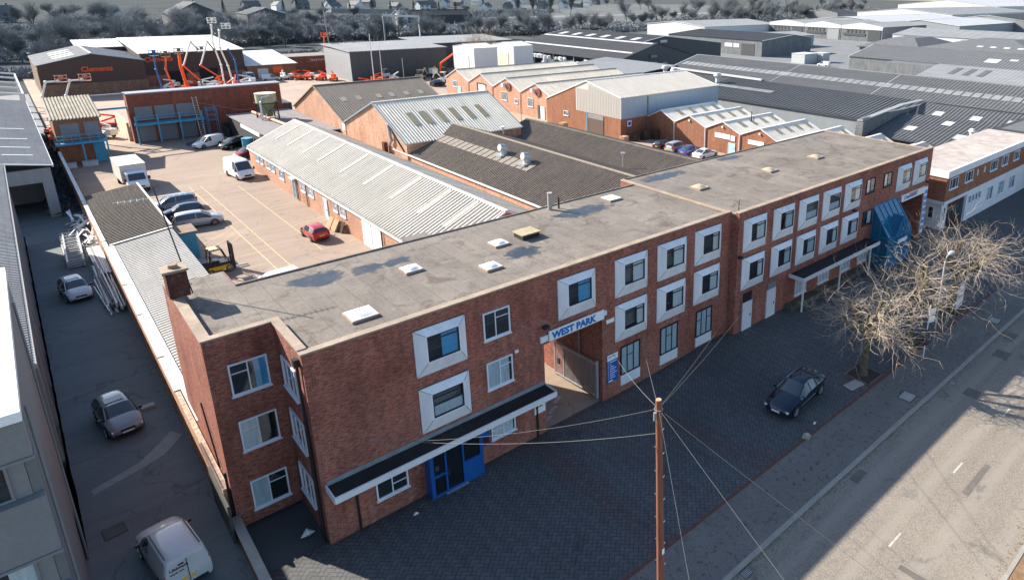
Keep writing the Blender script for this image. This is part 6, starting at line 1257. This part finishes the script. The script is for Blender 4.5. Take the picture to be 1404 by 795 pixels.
# ------------------------------------------------------------ trees
def twigs(mb,rr,p,d,l,w,depth,curl=.25,droop=0.0,kids=2,segs=3):
    """a curving ribbon-like twig (triangular prism) with smaller ones springing from it"""
    p=V(p); d=V(d).normalized(); pts=[p.copy()]
    for i in range(segs):
        d=(d+V((rr.uniform(-curl,curl),rr.uniform(-curl,curl),rr.uniform(-curl,curl)-droop))).normalized(); p=p+d*l/segs; pts.append(p.copy())
    k=len(mb.v); n=len(pts)
    for i,q in enumerate(pts):
        t=d.cross(V((0,0,1))); t=t.normalized() if t.length>.01 else V((1,0,0)); b=t.cross(d); r=w*(1-.75*i/(n-1))
        mb.v+= [tuple(q+t*r),tuple(q-t*r*.5+b*r*.87),tuple(q-t*r*.5-b*r*.87)]
    for i in range(n-1):
        for j in range(3): mb.f.append((k+i*3+j,k+i*3+(j+1)%3,k+(i+1)*3+(j+1)%3,k+(i+1)*3+j)); mb.m.append(0)
    if depth>0:
        for _ in range(kids):
            i=rr.randint(1,n-1); a=rr.uniform(0,2*PI); o=V((math.cos(a),math.sin(a),rr.uniform(-.3,.6)))
            twigs(mb,rr,pts[i],(d+o*.9),l*rr.uniform(.45,.75),w*.6,depth-1,curl,droop,kids,max(2,segs-1))
    return pts
def pollard(label,x,y,h,rad,seed,group,zg=0,lean=(0,0)):
    rr=random.Random(seed); t=thing('street_tree',label,'tree',(x,y,zg),0,group); tr=MB(); cr=MB()
    th=h*.36; top=V((lean[0],lean[1],th)); tr.tube([(0,0,-.1),(.02,0,.25),(lean[0]*.4,lean[1]*.4,th*.5),tuple(top),tuple(top+V((0,0,.3)))],[.36,.25,.21,.24,.15],10)
    knobs=[]
    for i in range(8):
        a=i*2*PI/8*1.0+rr.uniform(-.3,.3); L=rr.uniform(.45,.8)*rad; e=rr.uniform(.12,.95); d=V((math.cos(a)*math.cos(e),math.sin(a)*math.cos(e),math.sin(e)))
        pts=[top]; p=top.copy()
        for s in range(4): d=(d+V((rr.uniform(-.25,.25),rr.uniform(-.25,.25),rr.uniform(-.05,.25)))).normalized(); p=p+d*L/4; pts.append(p.copy())
        tr.tube([tuple(q) for q in pts],[.15,.13,.11,.10,.12],7); knobs+= [(pts[-1],d),(pts[2],d),(pts[3],d)]
        for _ in range(2):
            d2=(d+V((rr.uniform(-.9,.9),rr.uniform(-.9,.9),rr.uniform(0,.7)))).normalized(); q=[pts[2],pts[2]+d2*L*.3,pts[2]+d2*L*.55+V((0,0,.15))]; tr.tube([tuple(v) for v in q],[.09,.075,.08],6); knobs.append((q[-1],d2))
    for p,d in knobs:
        for _ in range(5):
            a=rr.uniform(0,2*PI); o=V((math.cos(a),math.sin(a),rr.uniform(-.35,.9)))
            out=V((p.x,p.y,0)); out=out.normalized() if out.length>.1 else V((0,0,1))
            twigs(cr,rr,p,o+out*.5,rr.uniform(.38,.74)*rad,.019,2,.45,.06,2,4)
    tr.build('trunk',BARK,t,smooth=True); c=cr.build('crown',TWIG,t); return t
pg='pollarded street trees along the pavement'
pollard('bare pollarded tree in the planter nearest the dark saloon',30.5,-9.35,7.9,3.3,1,pg,.0)
pollard('bare pollarded tree behind the street name posts, middle of three',37.0,-9.4,8.3,3.6,4,pg,0)
pollard('bare pollarded tree over the display board, furthest of three',44.2,-9.3,8.6,4.4,8,pg,0,(.6,0))
for x,l in ((30.5,'soil square edged in brick around the nearest street tree'),(37.0,'soil square edged in brick around the middle street tree'),(44.2,'soil square edged in brick around the furthest street tree')):
    t=thing('tree_pit',l,'tree pit',(x,-9.35,.0)); z=gz(x,-9.35); m=MB().box(-.85,.85,-.85,.85,z+.0,z+.02); m.build('soil',SOIL,t); e=MB(); e.box(-.97,.97,-.97,-.86,z-.02,z+.06).box(-.97,.97,.86,.97,z-.02,z+.06).box(-.97,-.86,-.859,.859,z-.02,z+.06).box(.86,.97,-.859,.859,z-.02,z+.06); e.build('edging',plain('pit_edging',(.16,.09,.07),.85,.3,3),t)
# reddish bush at the right edge across the road, leaf litter
def bush(label,x,y,h,rad,seed,mat,n=120,cat='tree',name='roadside_tree',tm=BARK,w=.014):
    rr=random.Random(seed); t=thing(name,label,cat,(x,y,0)); tr=MB(); cr=MB(); tr.tube([(0,0,-.1),(0,0,h*.3),(rr.uniform(-.3,.3),rr.uniform(-.3,.3),h*.6)],[.16,.12,.07],7)
    for i in range(n):
        z=h*rr.uniform(.25,.65); a=rr.uniform(0,2*PI); twigs(cr,rr,(0,0,z),(math.cos(a),math.sin(a),rr.uniform(.1,1.2)),rad*rr.uniform(.5,1),w*1.6,3,.3,.0,2,4)
    tr.build('trunk',tm,t,smooth=True); cr.build('crown',mat,t); return t
bush('reddish bare tree at the right edge across the road',38.9,-23.0,5.0,3.4,3,REDTW,60)
bush('brown bare tree in front of the white cube sheds',100,158,10,6,12,BRTW,150,w=.05)
bush('small leafless shrub by the dark plinth under the canopy',35.3,-2.2,1.0,1.1,5,TWIG,14,'shrub','shrub')

def winter_tree(seed,h,spread,tw,dens=1.0,upright=0.0,w=.05,label='',group=None,bark=None):
    rr=random.Random(seed); t=thing('winter_tree',label,'tree',(0,0,0),0,group); tr=MB(); cr=MB(); ends=[]
    def br(p,d,l,r,dep):
        pts=[p.copy()]; 
        for i in range(3): d=(d+V((rr.uniform(-.18,.18),rr.uniform(-.18,.18),rr.uniform(-.03,.12)+upright*.1))).normalized(); p=p+d*l/3; pts.append(p.copy())
        tr.tube([tuple(q) for q in pts],[r,r*.85,r*.72,r*.6],5 if dep>1 else 4,False)
        if dep<=0: ends.append((pts,d)); return
        if dep<=1: ends.append((pts,d))
        for i in range(3 if dep>1 else 4):
            a=rr.uniform(0,2*PI); s=spread*(1-upright*.6); o=V((math.cos(a),math.sin(a),rr.uniform(-.05,.5)+upright)); br(pts[rr.choice((1,2,3))],(d+o*s).normalized(),l*rr.uniform(.55,.8),r*.55,dep-1)
    br(V((0,0,-.2)),V((0,0,1)),h*.38,h*.022,3)
    for pts,d in ends:
        for _ in range(int(12*dens)):
            a=rr.uniform(0,2*PI); twigs(cr,rr,rr.choice(pts),d*.8+V((math.cos(a),math.sin(a),rr.uniform(-.1,.9)+upright)),h*rr.uniform(.10,.2),w,1,.3,0,3,2)
    tr.build('trunk',bark or GBARK,t); cr.build('crown',tw,t); return t
BG='bare winter trees beyond the estate'
def fix(t): # tree meshes: normalise to unit design, keep as is
    return t
pro=[winter_tree(101,12,.75,GTWIG,1.0,0,.038,'bare grey winter tree in the belt behind the estate',BG),winter_tree(102,11,.9,GTWIG2,1.1,0,.038,'pale twiggy winter tree in the belt behind the estate',BG),winter_tree(103,13,.65,GTWIG,.9,.15,.038,'tall bare winter tree in the belt behind the estate',BG),winter_tree(104,9,1.0,GTWIG2,1.4,0,.055,'low spreading winter tree in the belt behind the estate',BG),winter_tree(105,8,1.1,GTWIG,1.5,0,.06,'dense low thicket tree in the belt behind the estate',BG)]
used=[False]*len(pro)
def plant(k,x,y,sc=1,rot=None):
    r=rr.uniform(0,6.28) if rot is None else rot
    if not used[k]: o=pro[k]; used[k]=True; o.location=(x,y,0); o.rotation_euler=(0,0,r); o.scale=(sc,)*3; return o
    return place_copy(pro[k],(x,y,0),r,sc)
rr=random.Random(77); N=0
# belt behind the hire yard and the charcoal warehouse (positions in metres)
belt=[(-40,250),(-12,262),(0,268),(12,300),(27,330),(45,330),(60,292),(75,300),(86,290),(96,284),(108,285),(121,268),(140,285),(160,280),(185,284),(205,282),(225,288),(254,286),(280,300)]
for i in range(len(belt)-1):
    (x0,y0),(x1,y1)=belt[i],belt[i+1]
    for k in range(5):
        f=rr.random(); x=x0+(x1-x0)*f+rr.uniform(-4,4); y=y0+(y1-y0)*f+rr.uniform(-12,34)
        if 60<x<90 and y>330: continue
        plant(rr.choice((0,1,2,3,4,4)),x,y,rr.uniform(.85,1.3)); N+=1
for _ in range(26): plant(rr.choice((3,4,1)),rr.uniform(-50,130),rr.uniform(300,400),rr.uniform(1.0,1.6)); N+=1
for _ in range(24): plant(rr.choice((0,2,4)),rr.uniform(-80,20),rr.uniform(215,330),rr.uniform(1,1.5)); N+=1
for (x,y,s) in ((30,262,1.25),(38,270,1.2),(22,258,1.15),(112,262,1.0),(136,262,1.35),(205,268,1.5),(212,300,1.2)): plant(2 if s<1.3 else 0,x,y,s); N+=1
# wood on the right
wd=[(358,290),(400,300),(450,318),(510,335),(580,352),(650,370),(720,388),(800,410),(860,430)]
for i in range(len(wd)-1):
    (x0,y0),(x1,y1)=wd[i],wd[i+1]
    for k in range(9):
        f=rr.random(); plant(rr.choice((0,2,2,4,1)),x0+(x1-x0)*f,y0+(y1-y0)*f+rr.uniform(-5,70),rr.uniform(1.1,1.7)); N+=1
# scattered trees on the field and near the houses
for (x,y,k,s) in ((470,405,0,2.1),(381,402,2,1.5),(395,420,1,1.5),(300,306,3,1.4),(318,318,4,1.4),(340,330,3,1.3),(290,320,4,1.3),(420,300,4,1.2),(355,475,3,1.2),(300,470,3,1.2),(270,500,4,1.3),(240,520,3,1.3),(200,520,4,1.4),(170,500,3,1.4),(140,470,4,1.4),(625,645,0,1.8),(545,545,0,1.9),(700,800,4,1.6),(900,640,3,2),(1000,600,4,2),(1100,580,3,2),(940,700,4,2.2),(780,620,4,1.8),(130,540,4,1.5),(320,560,3,1.3),(30,420,4,1.3),(10,450,2,1.3),(-30,430,4,1.4),(330,42,0,.9),(560,190,0,1.0),(300,92,1,.5),(640,330,4,1.1),(680,335,3,1.2)): plant(k,x,y,s); N+=1
for _ in range(40): plant(rr.choice((0,1,2,3,4)),rr.uniform(-170,60),rr.uniform(430,760),rr.uniform(1.3,2.0)); N+=1
# poplars: narrow upright crowns
pp=winter_tree(120,18,.35,GTWIG,1.6,.9,.08,'narrow upright bare poplar at the edge of the field','poplars at the edge of the field')
pp.location=(330,464,0)
for (x,y,s) in ((337,449,1.0),(340,425,1.05),(325,480,.9)): place_copy(pp,(x,y,0),rr.uniform(0,6),s)
# conifers by the houses
def conifer(label,group):
    r_=random.Random(5); t=thing('conifer',label,'tree',(0,0,0),0,group); MB().tube([(0,0,-.1),(0,0,9)],[.25,.05],6).build('trunk',GBARK,t); m=MB()
    for i in range(900):
        z=r_.uniform(.6,10); R_=2.0*(1-z/10.6)**.8*r_.uniform(.4,1.05); a=r_.uniform(0,6.28); c=V((R_*math.cos(a),R_*math.sin(a),z)); d=V((r_.uniform(-1,1),r_.uniform(-1,1),r_.uniform(-1,1))).normalized()*.45; e=d.cross(V((0,0,1)))*.6; m.poly([c-d-e*.3,c+e,c+d])
    m.build('crown',EVER,t); return t
cf=conifer('dark clipped conifer standing before the far houses','conifers by the far houses'); cf.location=(236,690,0)
for i,(x,y,s) in enumerate(((247,700,1.1),(262,690,1),(285,690,1.2),(300,680,1.1),(330,690,1.1),(350,672,1),(215,700,1.3),(200,690,1.2),(385,700,1),(420,690,.9),(150,690,1.2),(480,800,1.1),(600,850,1.2),(640,900,1.2))): place_copy(cf,(x,y,0),i,s)
# hedges and scrub: ground cover nobody could count
def scrub(name,pts,n,hh,wd_,mat,seed=1):
    r_=random.Random(seed); m=MB()
    for i in range(n):
        k=r_.randrange(len(pts)-1); a=V((*pts[k],0)).lerp(V((*pts[k+1],0)),r_.random()); a+=V((r_.uniform(-wd_,wd_),r_.uniform(-wd_,wd_),0)); h_=hh*r_.uniform(.4,1.1)
        for _ in range(3):
            c=a+V((r_.uniform(-1,1),r_.uniform(-1,1),r_.uniform(.1,1)*h_)); d=V((r_.uniform(-1,1),r_.uniform(-1,1),r_.uniform(-.6,1))).normalized()*.9; e=d.cross(V((r_.uniform(-1,1),r_.uniform(-1,1),.3))).normalized()*.35; m.poly([c-d-e,c+e,c+d])
    o=m.build(name,mat); tag(o,None,None,None,'stuff'); return o
scrub('hedge',[(-20,215),(34,226),(68,228),(100,218),(125,208),(190,225),(262,285),(330,300)],5200,2.6,5,GTWIG)
scrub('hedge',[(34,300),(68,296),(110,308),(147,300),(200,292),(260,290)],2600,2.6,3,GBARK,2)
scrub('undergrowth',[(-80,280),(0,300),(60,340),(120,360),(200,330),(300,330)],15000,4.2,30,GTWIG2,3)
scrub('undergrowth',[(358,310),(450,345),(580,385),(700,415),(860,460)],11000,6,24,GTWIG,4)
scrub('undergrowth',[(-60,420),(60,440),(150,480),(300,520),(420,600)],9000,5,30,GTWIG,7)
o=scrub('undergrowth',[(-4.2,66),(-4.3,80),(-4,95),(-3.8,118)],260,.35,.5,GBARK,6)
sheet('far_road',290,760,500,512,-.12,plain('pale_road',(.30,.31,.32),.9,.1,.05)); sheet('dark_track',-60,420,236,244,-.12,plain('dark_track',(.05,.055,.055),.95,.2,.1))
patch('pale_field',[(312,405),(455,372),(980,705),(900,950),(600,900)],-.14,plain('pale_grey_turf',(.155,.165,.165),.95,.2,.02,spec=0))

# ------------------------------------------------------------ street furniture
t=thing('telegraph_pole','reddish brown telegraph pole with steps standing in the foreground','pole',(8.15,-12.9,0)); PH=10.3; PX=-.35
def px_(z): return PX*z/PH
m=MB().tube([(0,0,-.2),(px_(5),0,5),(PX,0,PH)],[.16,.135,.115],14); m.build('pole',POLEM,t,smooth=True)
MB().cyl((PX,0,PH),.10,.03,14).build('pole_top',plain('pale_end_grain',(.50,.30,.18),.8,.2,6,local=True),t)
for i in range(14):
    z=2.2+i*.52; s=1 if i%2 else -1; x=px_(z); st=MB(); st.tube([(x+s*.10,0,z),(x+s*.24,0,z),(x+s*.25,0,z+.05)],.012,5); st.build('step',STEEL,t)
MB().cyl((PX-.17,0,PH-.75),.06,.32,10).build('junction_box',plain('grey_junction',(.22,.22,.22),.6,.2,local=True),t)
MB().cyl((PX+.17,0,PH-.7),.045,.25,8).build('junction_box',BLKM,t)
m=MB(); 
for i in range(14): a=i*2*PI/14; b_=(i+1)*2*PI/14; m.bar((PX+.15*math.cos(a),.15*math.sin(a),PH-.35),(PX+.15*math.cos(b_),.15*math.sin(b_),PH-.35),.022)
m.build('wire_ring',STEEL,t); MB().box(px_(3.6)-.06,px_(3.6)+.06,-.165,-.145,3.5,3.75).build('number_plate',SIGNW,t)
def wire(a,b,sag,r,label,mat):
    t=thing('overhead_wire',label,'wire',a); n=22; a=V(a);b=V(b); pts=[]
    for i in range(n+1): u=i/n; p=(b-a)*u; p.z-=sag*4*u*(1-u); pts.append(tuple(p))
    MB().tube(pts,r,5).build('cable',mat,t)
WI=plain('pale_cable',(.17,.17,.17),.6,.1,local=True); WI2=plain('dark_cable',(.10,.10,.10),.6,.1,local=True); TP=(7.80,-12.9,9.95)
wire((7.84,-12.9,8.92),(.05,-.05,6.0),.55,.009,'thick pale wire from the pole to the corner of the brick building',WI)
wire(TP,(-.02,-.05,5.6),.55,.008,'thin wire from the pole top to the corner of the brick building',WI2)
wire(TP,(15.98,-.06,4.6),.35,.008,'wire from the pole top to the left arch pillar',WI); wire(TP,(19.1,-.08,3.3),.1,.007,'wire from the pole top to a ground floor window',WI)
wire(TP,(28.0,-.7,3.4),.3,.008,'wire from the pole top to the inner corner of the building',WI2); wire(TP,(31.3,-.7,3.9),.4,.008,'wire from the pole top to the white service door',WI2)
wire(TP,(-7.6,-33.4,6.0),.15,.004,'wire dropping steeply towards the camera from the pole',WI); wire(TP,(1.0,-37.7,6.5),.2,.0042,'wire running diagonally across the road from the pole',WI); wire(TP,(9.8,-38.4,5.6),.3,.005,'thin wire across the road furthest right from the pole',WI2)
t=thing('lamp_post','slim grey street lamp post with pale arm head among the twigs','street lamp',(37.1,-11.05,0)); MB().tube([(0,0,0),(0,0,1.6)],[.10,.09],10).build('base',CLADM,t); MB().tube([(0,0,1.6),(0,0,6.6),(.15,0,6.95),(.5,0,7.05)],[.065,.05,.045,.04],8).build('post',plain('pale_post',(.40,.40,.40),.6,.15,local=True),t); MB().tube([(.45,0,7.06),(.75,0,7.08),(1.25,0,7.06)],[.06,.13,.08],8).build('lamp_head',WPAINT,t)
t=thing('sign_post','black and white sign post with small white notices by the middle tree','sign post',(35.6,-11.1,0)); MB().tube([(0,0,0),(0,0,3.9)],.045,8).build('post',WPAINT,t); MB().tube([(0,0,.9),(0,0,2.1)],.052,8).build('dark_band',BLKM,t)
for a_,z,w_ in ((-.3,3.15,.55),(-.35,2.6,.5),(.12,2.9,.4)): MB().obox((.03,-.02,z),V((math.cos(a_),math.sin(a_),0))*w_,V((0,0,.45)),V((-math.sin(a_),math.cos(a_),0))*.02).build('notice',SIGNW,t)
t=thing('display_board','white lettered display board on two legs by the furthest tree','display board',(44.3,-9.95,0),.1)
MB().box(-.85,.85,-.03,.03,.45,2.3).build('panel',SIGNW,t)
for x in (-.75,.75): MB().box(x-.04,x+.04,-.04,.04,0,2.35).build('leg',STEEL,t)
text('board_title','TO LET',.32,(0,-.04,1.25),X,(0,0,1),LETK,t,.004,.006,False,align='CENTER'); text('board_text','office suites & units',.13,(0,-.04,1.75),X,(0,0,1),LETK,t,.004,.002,False,align='CENTER')
MB().box(-.62,.62,-.045,-.032,.6,.75).build('footer_bar',LETB,t); MB().poly([(-.55+.16*math.cos(a)*(1 if i%2 else .45),-.04,2.08+.16*math.sin(a)*(1 if i%2 else .45)) for i,a in enumerate([k*PI/5 for k in range(10)])]).build('star_emblem',LETK,t)
# litter and small marks
rr=random.Random(13); LIT=plain('litter_white',(.7,.72,.75),.6,.1,local=True)
for i,(x,y,l) in enumerate(((28.3,-7.1,'white scrap of paper right of the dark saloon'),(23.6,-10.1,'white speck of litter at the paving edge'),(-.55,1.3,'crumpled white bag beside the bay corner'),(3.6,-.9,'small white scrap under the canopy'))):
    t=thing('litter',l,'litter',(x,y,gz(x,y))); s=.30 if i==2 else .13; m=MB(); m.tube([(-s,0,.02),(0,.1*s,.12*s*4),(s,0,.02)],[.02,s*.6,.02],6); m.build('scrap',LIT,t,smooth=True)
t=thing('utility_marker','small yellowish stone marker at the paving edge','marker',(22.2,-10.45,0),.3); MB().box(-.22,.22,-.2,.2,0,.09).build('base',plain('stone_marker',(.35,.32,.22),.85,.3,4,local=True),t); MB().box(-.1,.12,-.12,.05,.092,.22).build('cap',CONC,t)

# road repairs and gullies
DP=plain('dark_road_repair',(.135,.12,.105),.9,.25,2); 
for i,(x,y,w_,h_) in enumerate(((39.5,-15.2,1.3,1.0),(42.5,-14.6,1.6,.7),(33.2,-15.6,1.1,.9),(24.3,-18.6,3.2,.35),(17.5,-19.8,.4,1.6),(47,-18,2.4,.5),(21,-14.3,1.2,.5))):
    patch('road_repair',[(x,y),(x+w_,y+.06),(x+w_-.05,y+h_),(x+.04,y+h_)],-.1118,DP)
for x in (12.5,34.0,55):
    t=thing('road_gully','small iron gully grate in the gutter '+{12.5:'nearest the foreground pole',34.0:'below the first street tree',55:'far along the road'}[x],'drain grate',(x,-13.78,-.114)); m=MB(); m.box(-.25,.25,-.2,.2,0,.006)
    m.build('frame',BLKM,t); g_=MB()
    for k in range(6): g_.box(-.22+k*.08,-.18+k*.08,-.17,.17,.007,.012)
    g_.build('grate',STEEL,t)
rr=random.Random(4); m=MB()
for i in range(2600):   # dead leaves and grit in the gutters and along the wall foot
    k=rr.random(); x=rr.uniform(-2,75)
    y,z=(-13.6-abs(rr.gauss(0,.18)),-.109) if k<.45 else ((-21.55+abs(rr.gauss(0,.5)),-.109) if k<.75 else (-10.3+rr.gauss(0,.25),.012))
    a=rr.uniform(0,3.1); s_=rr.uniform(.015,.045); c_=math.cos(a)*s_; d_=math.sin(a)*s_; m.poly([(x-c_,y-d_,z),(x+d_,y-c_,z+.01),(x+c_,y+d_,z),(x-d_,y+c_,z+.008)])
tag(m.build('fallen_leaves',plain('leaf_brown',(.16,.10,.05),.9,.4,3)),kind='stuff')
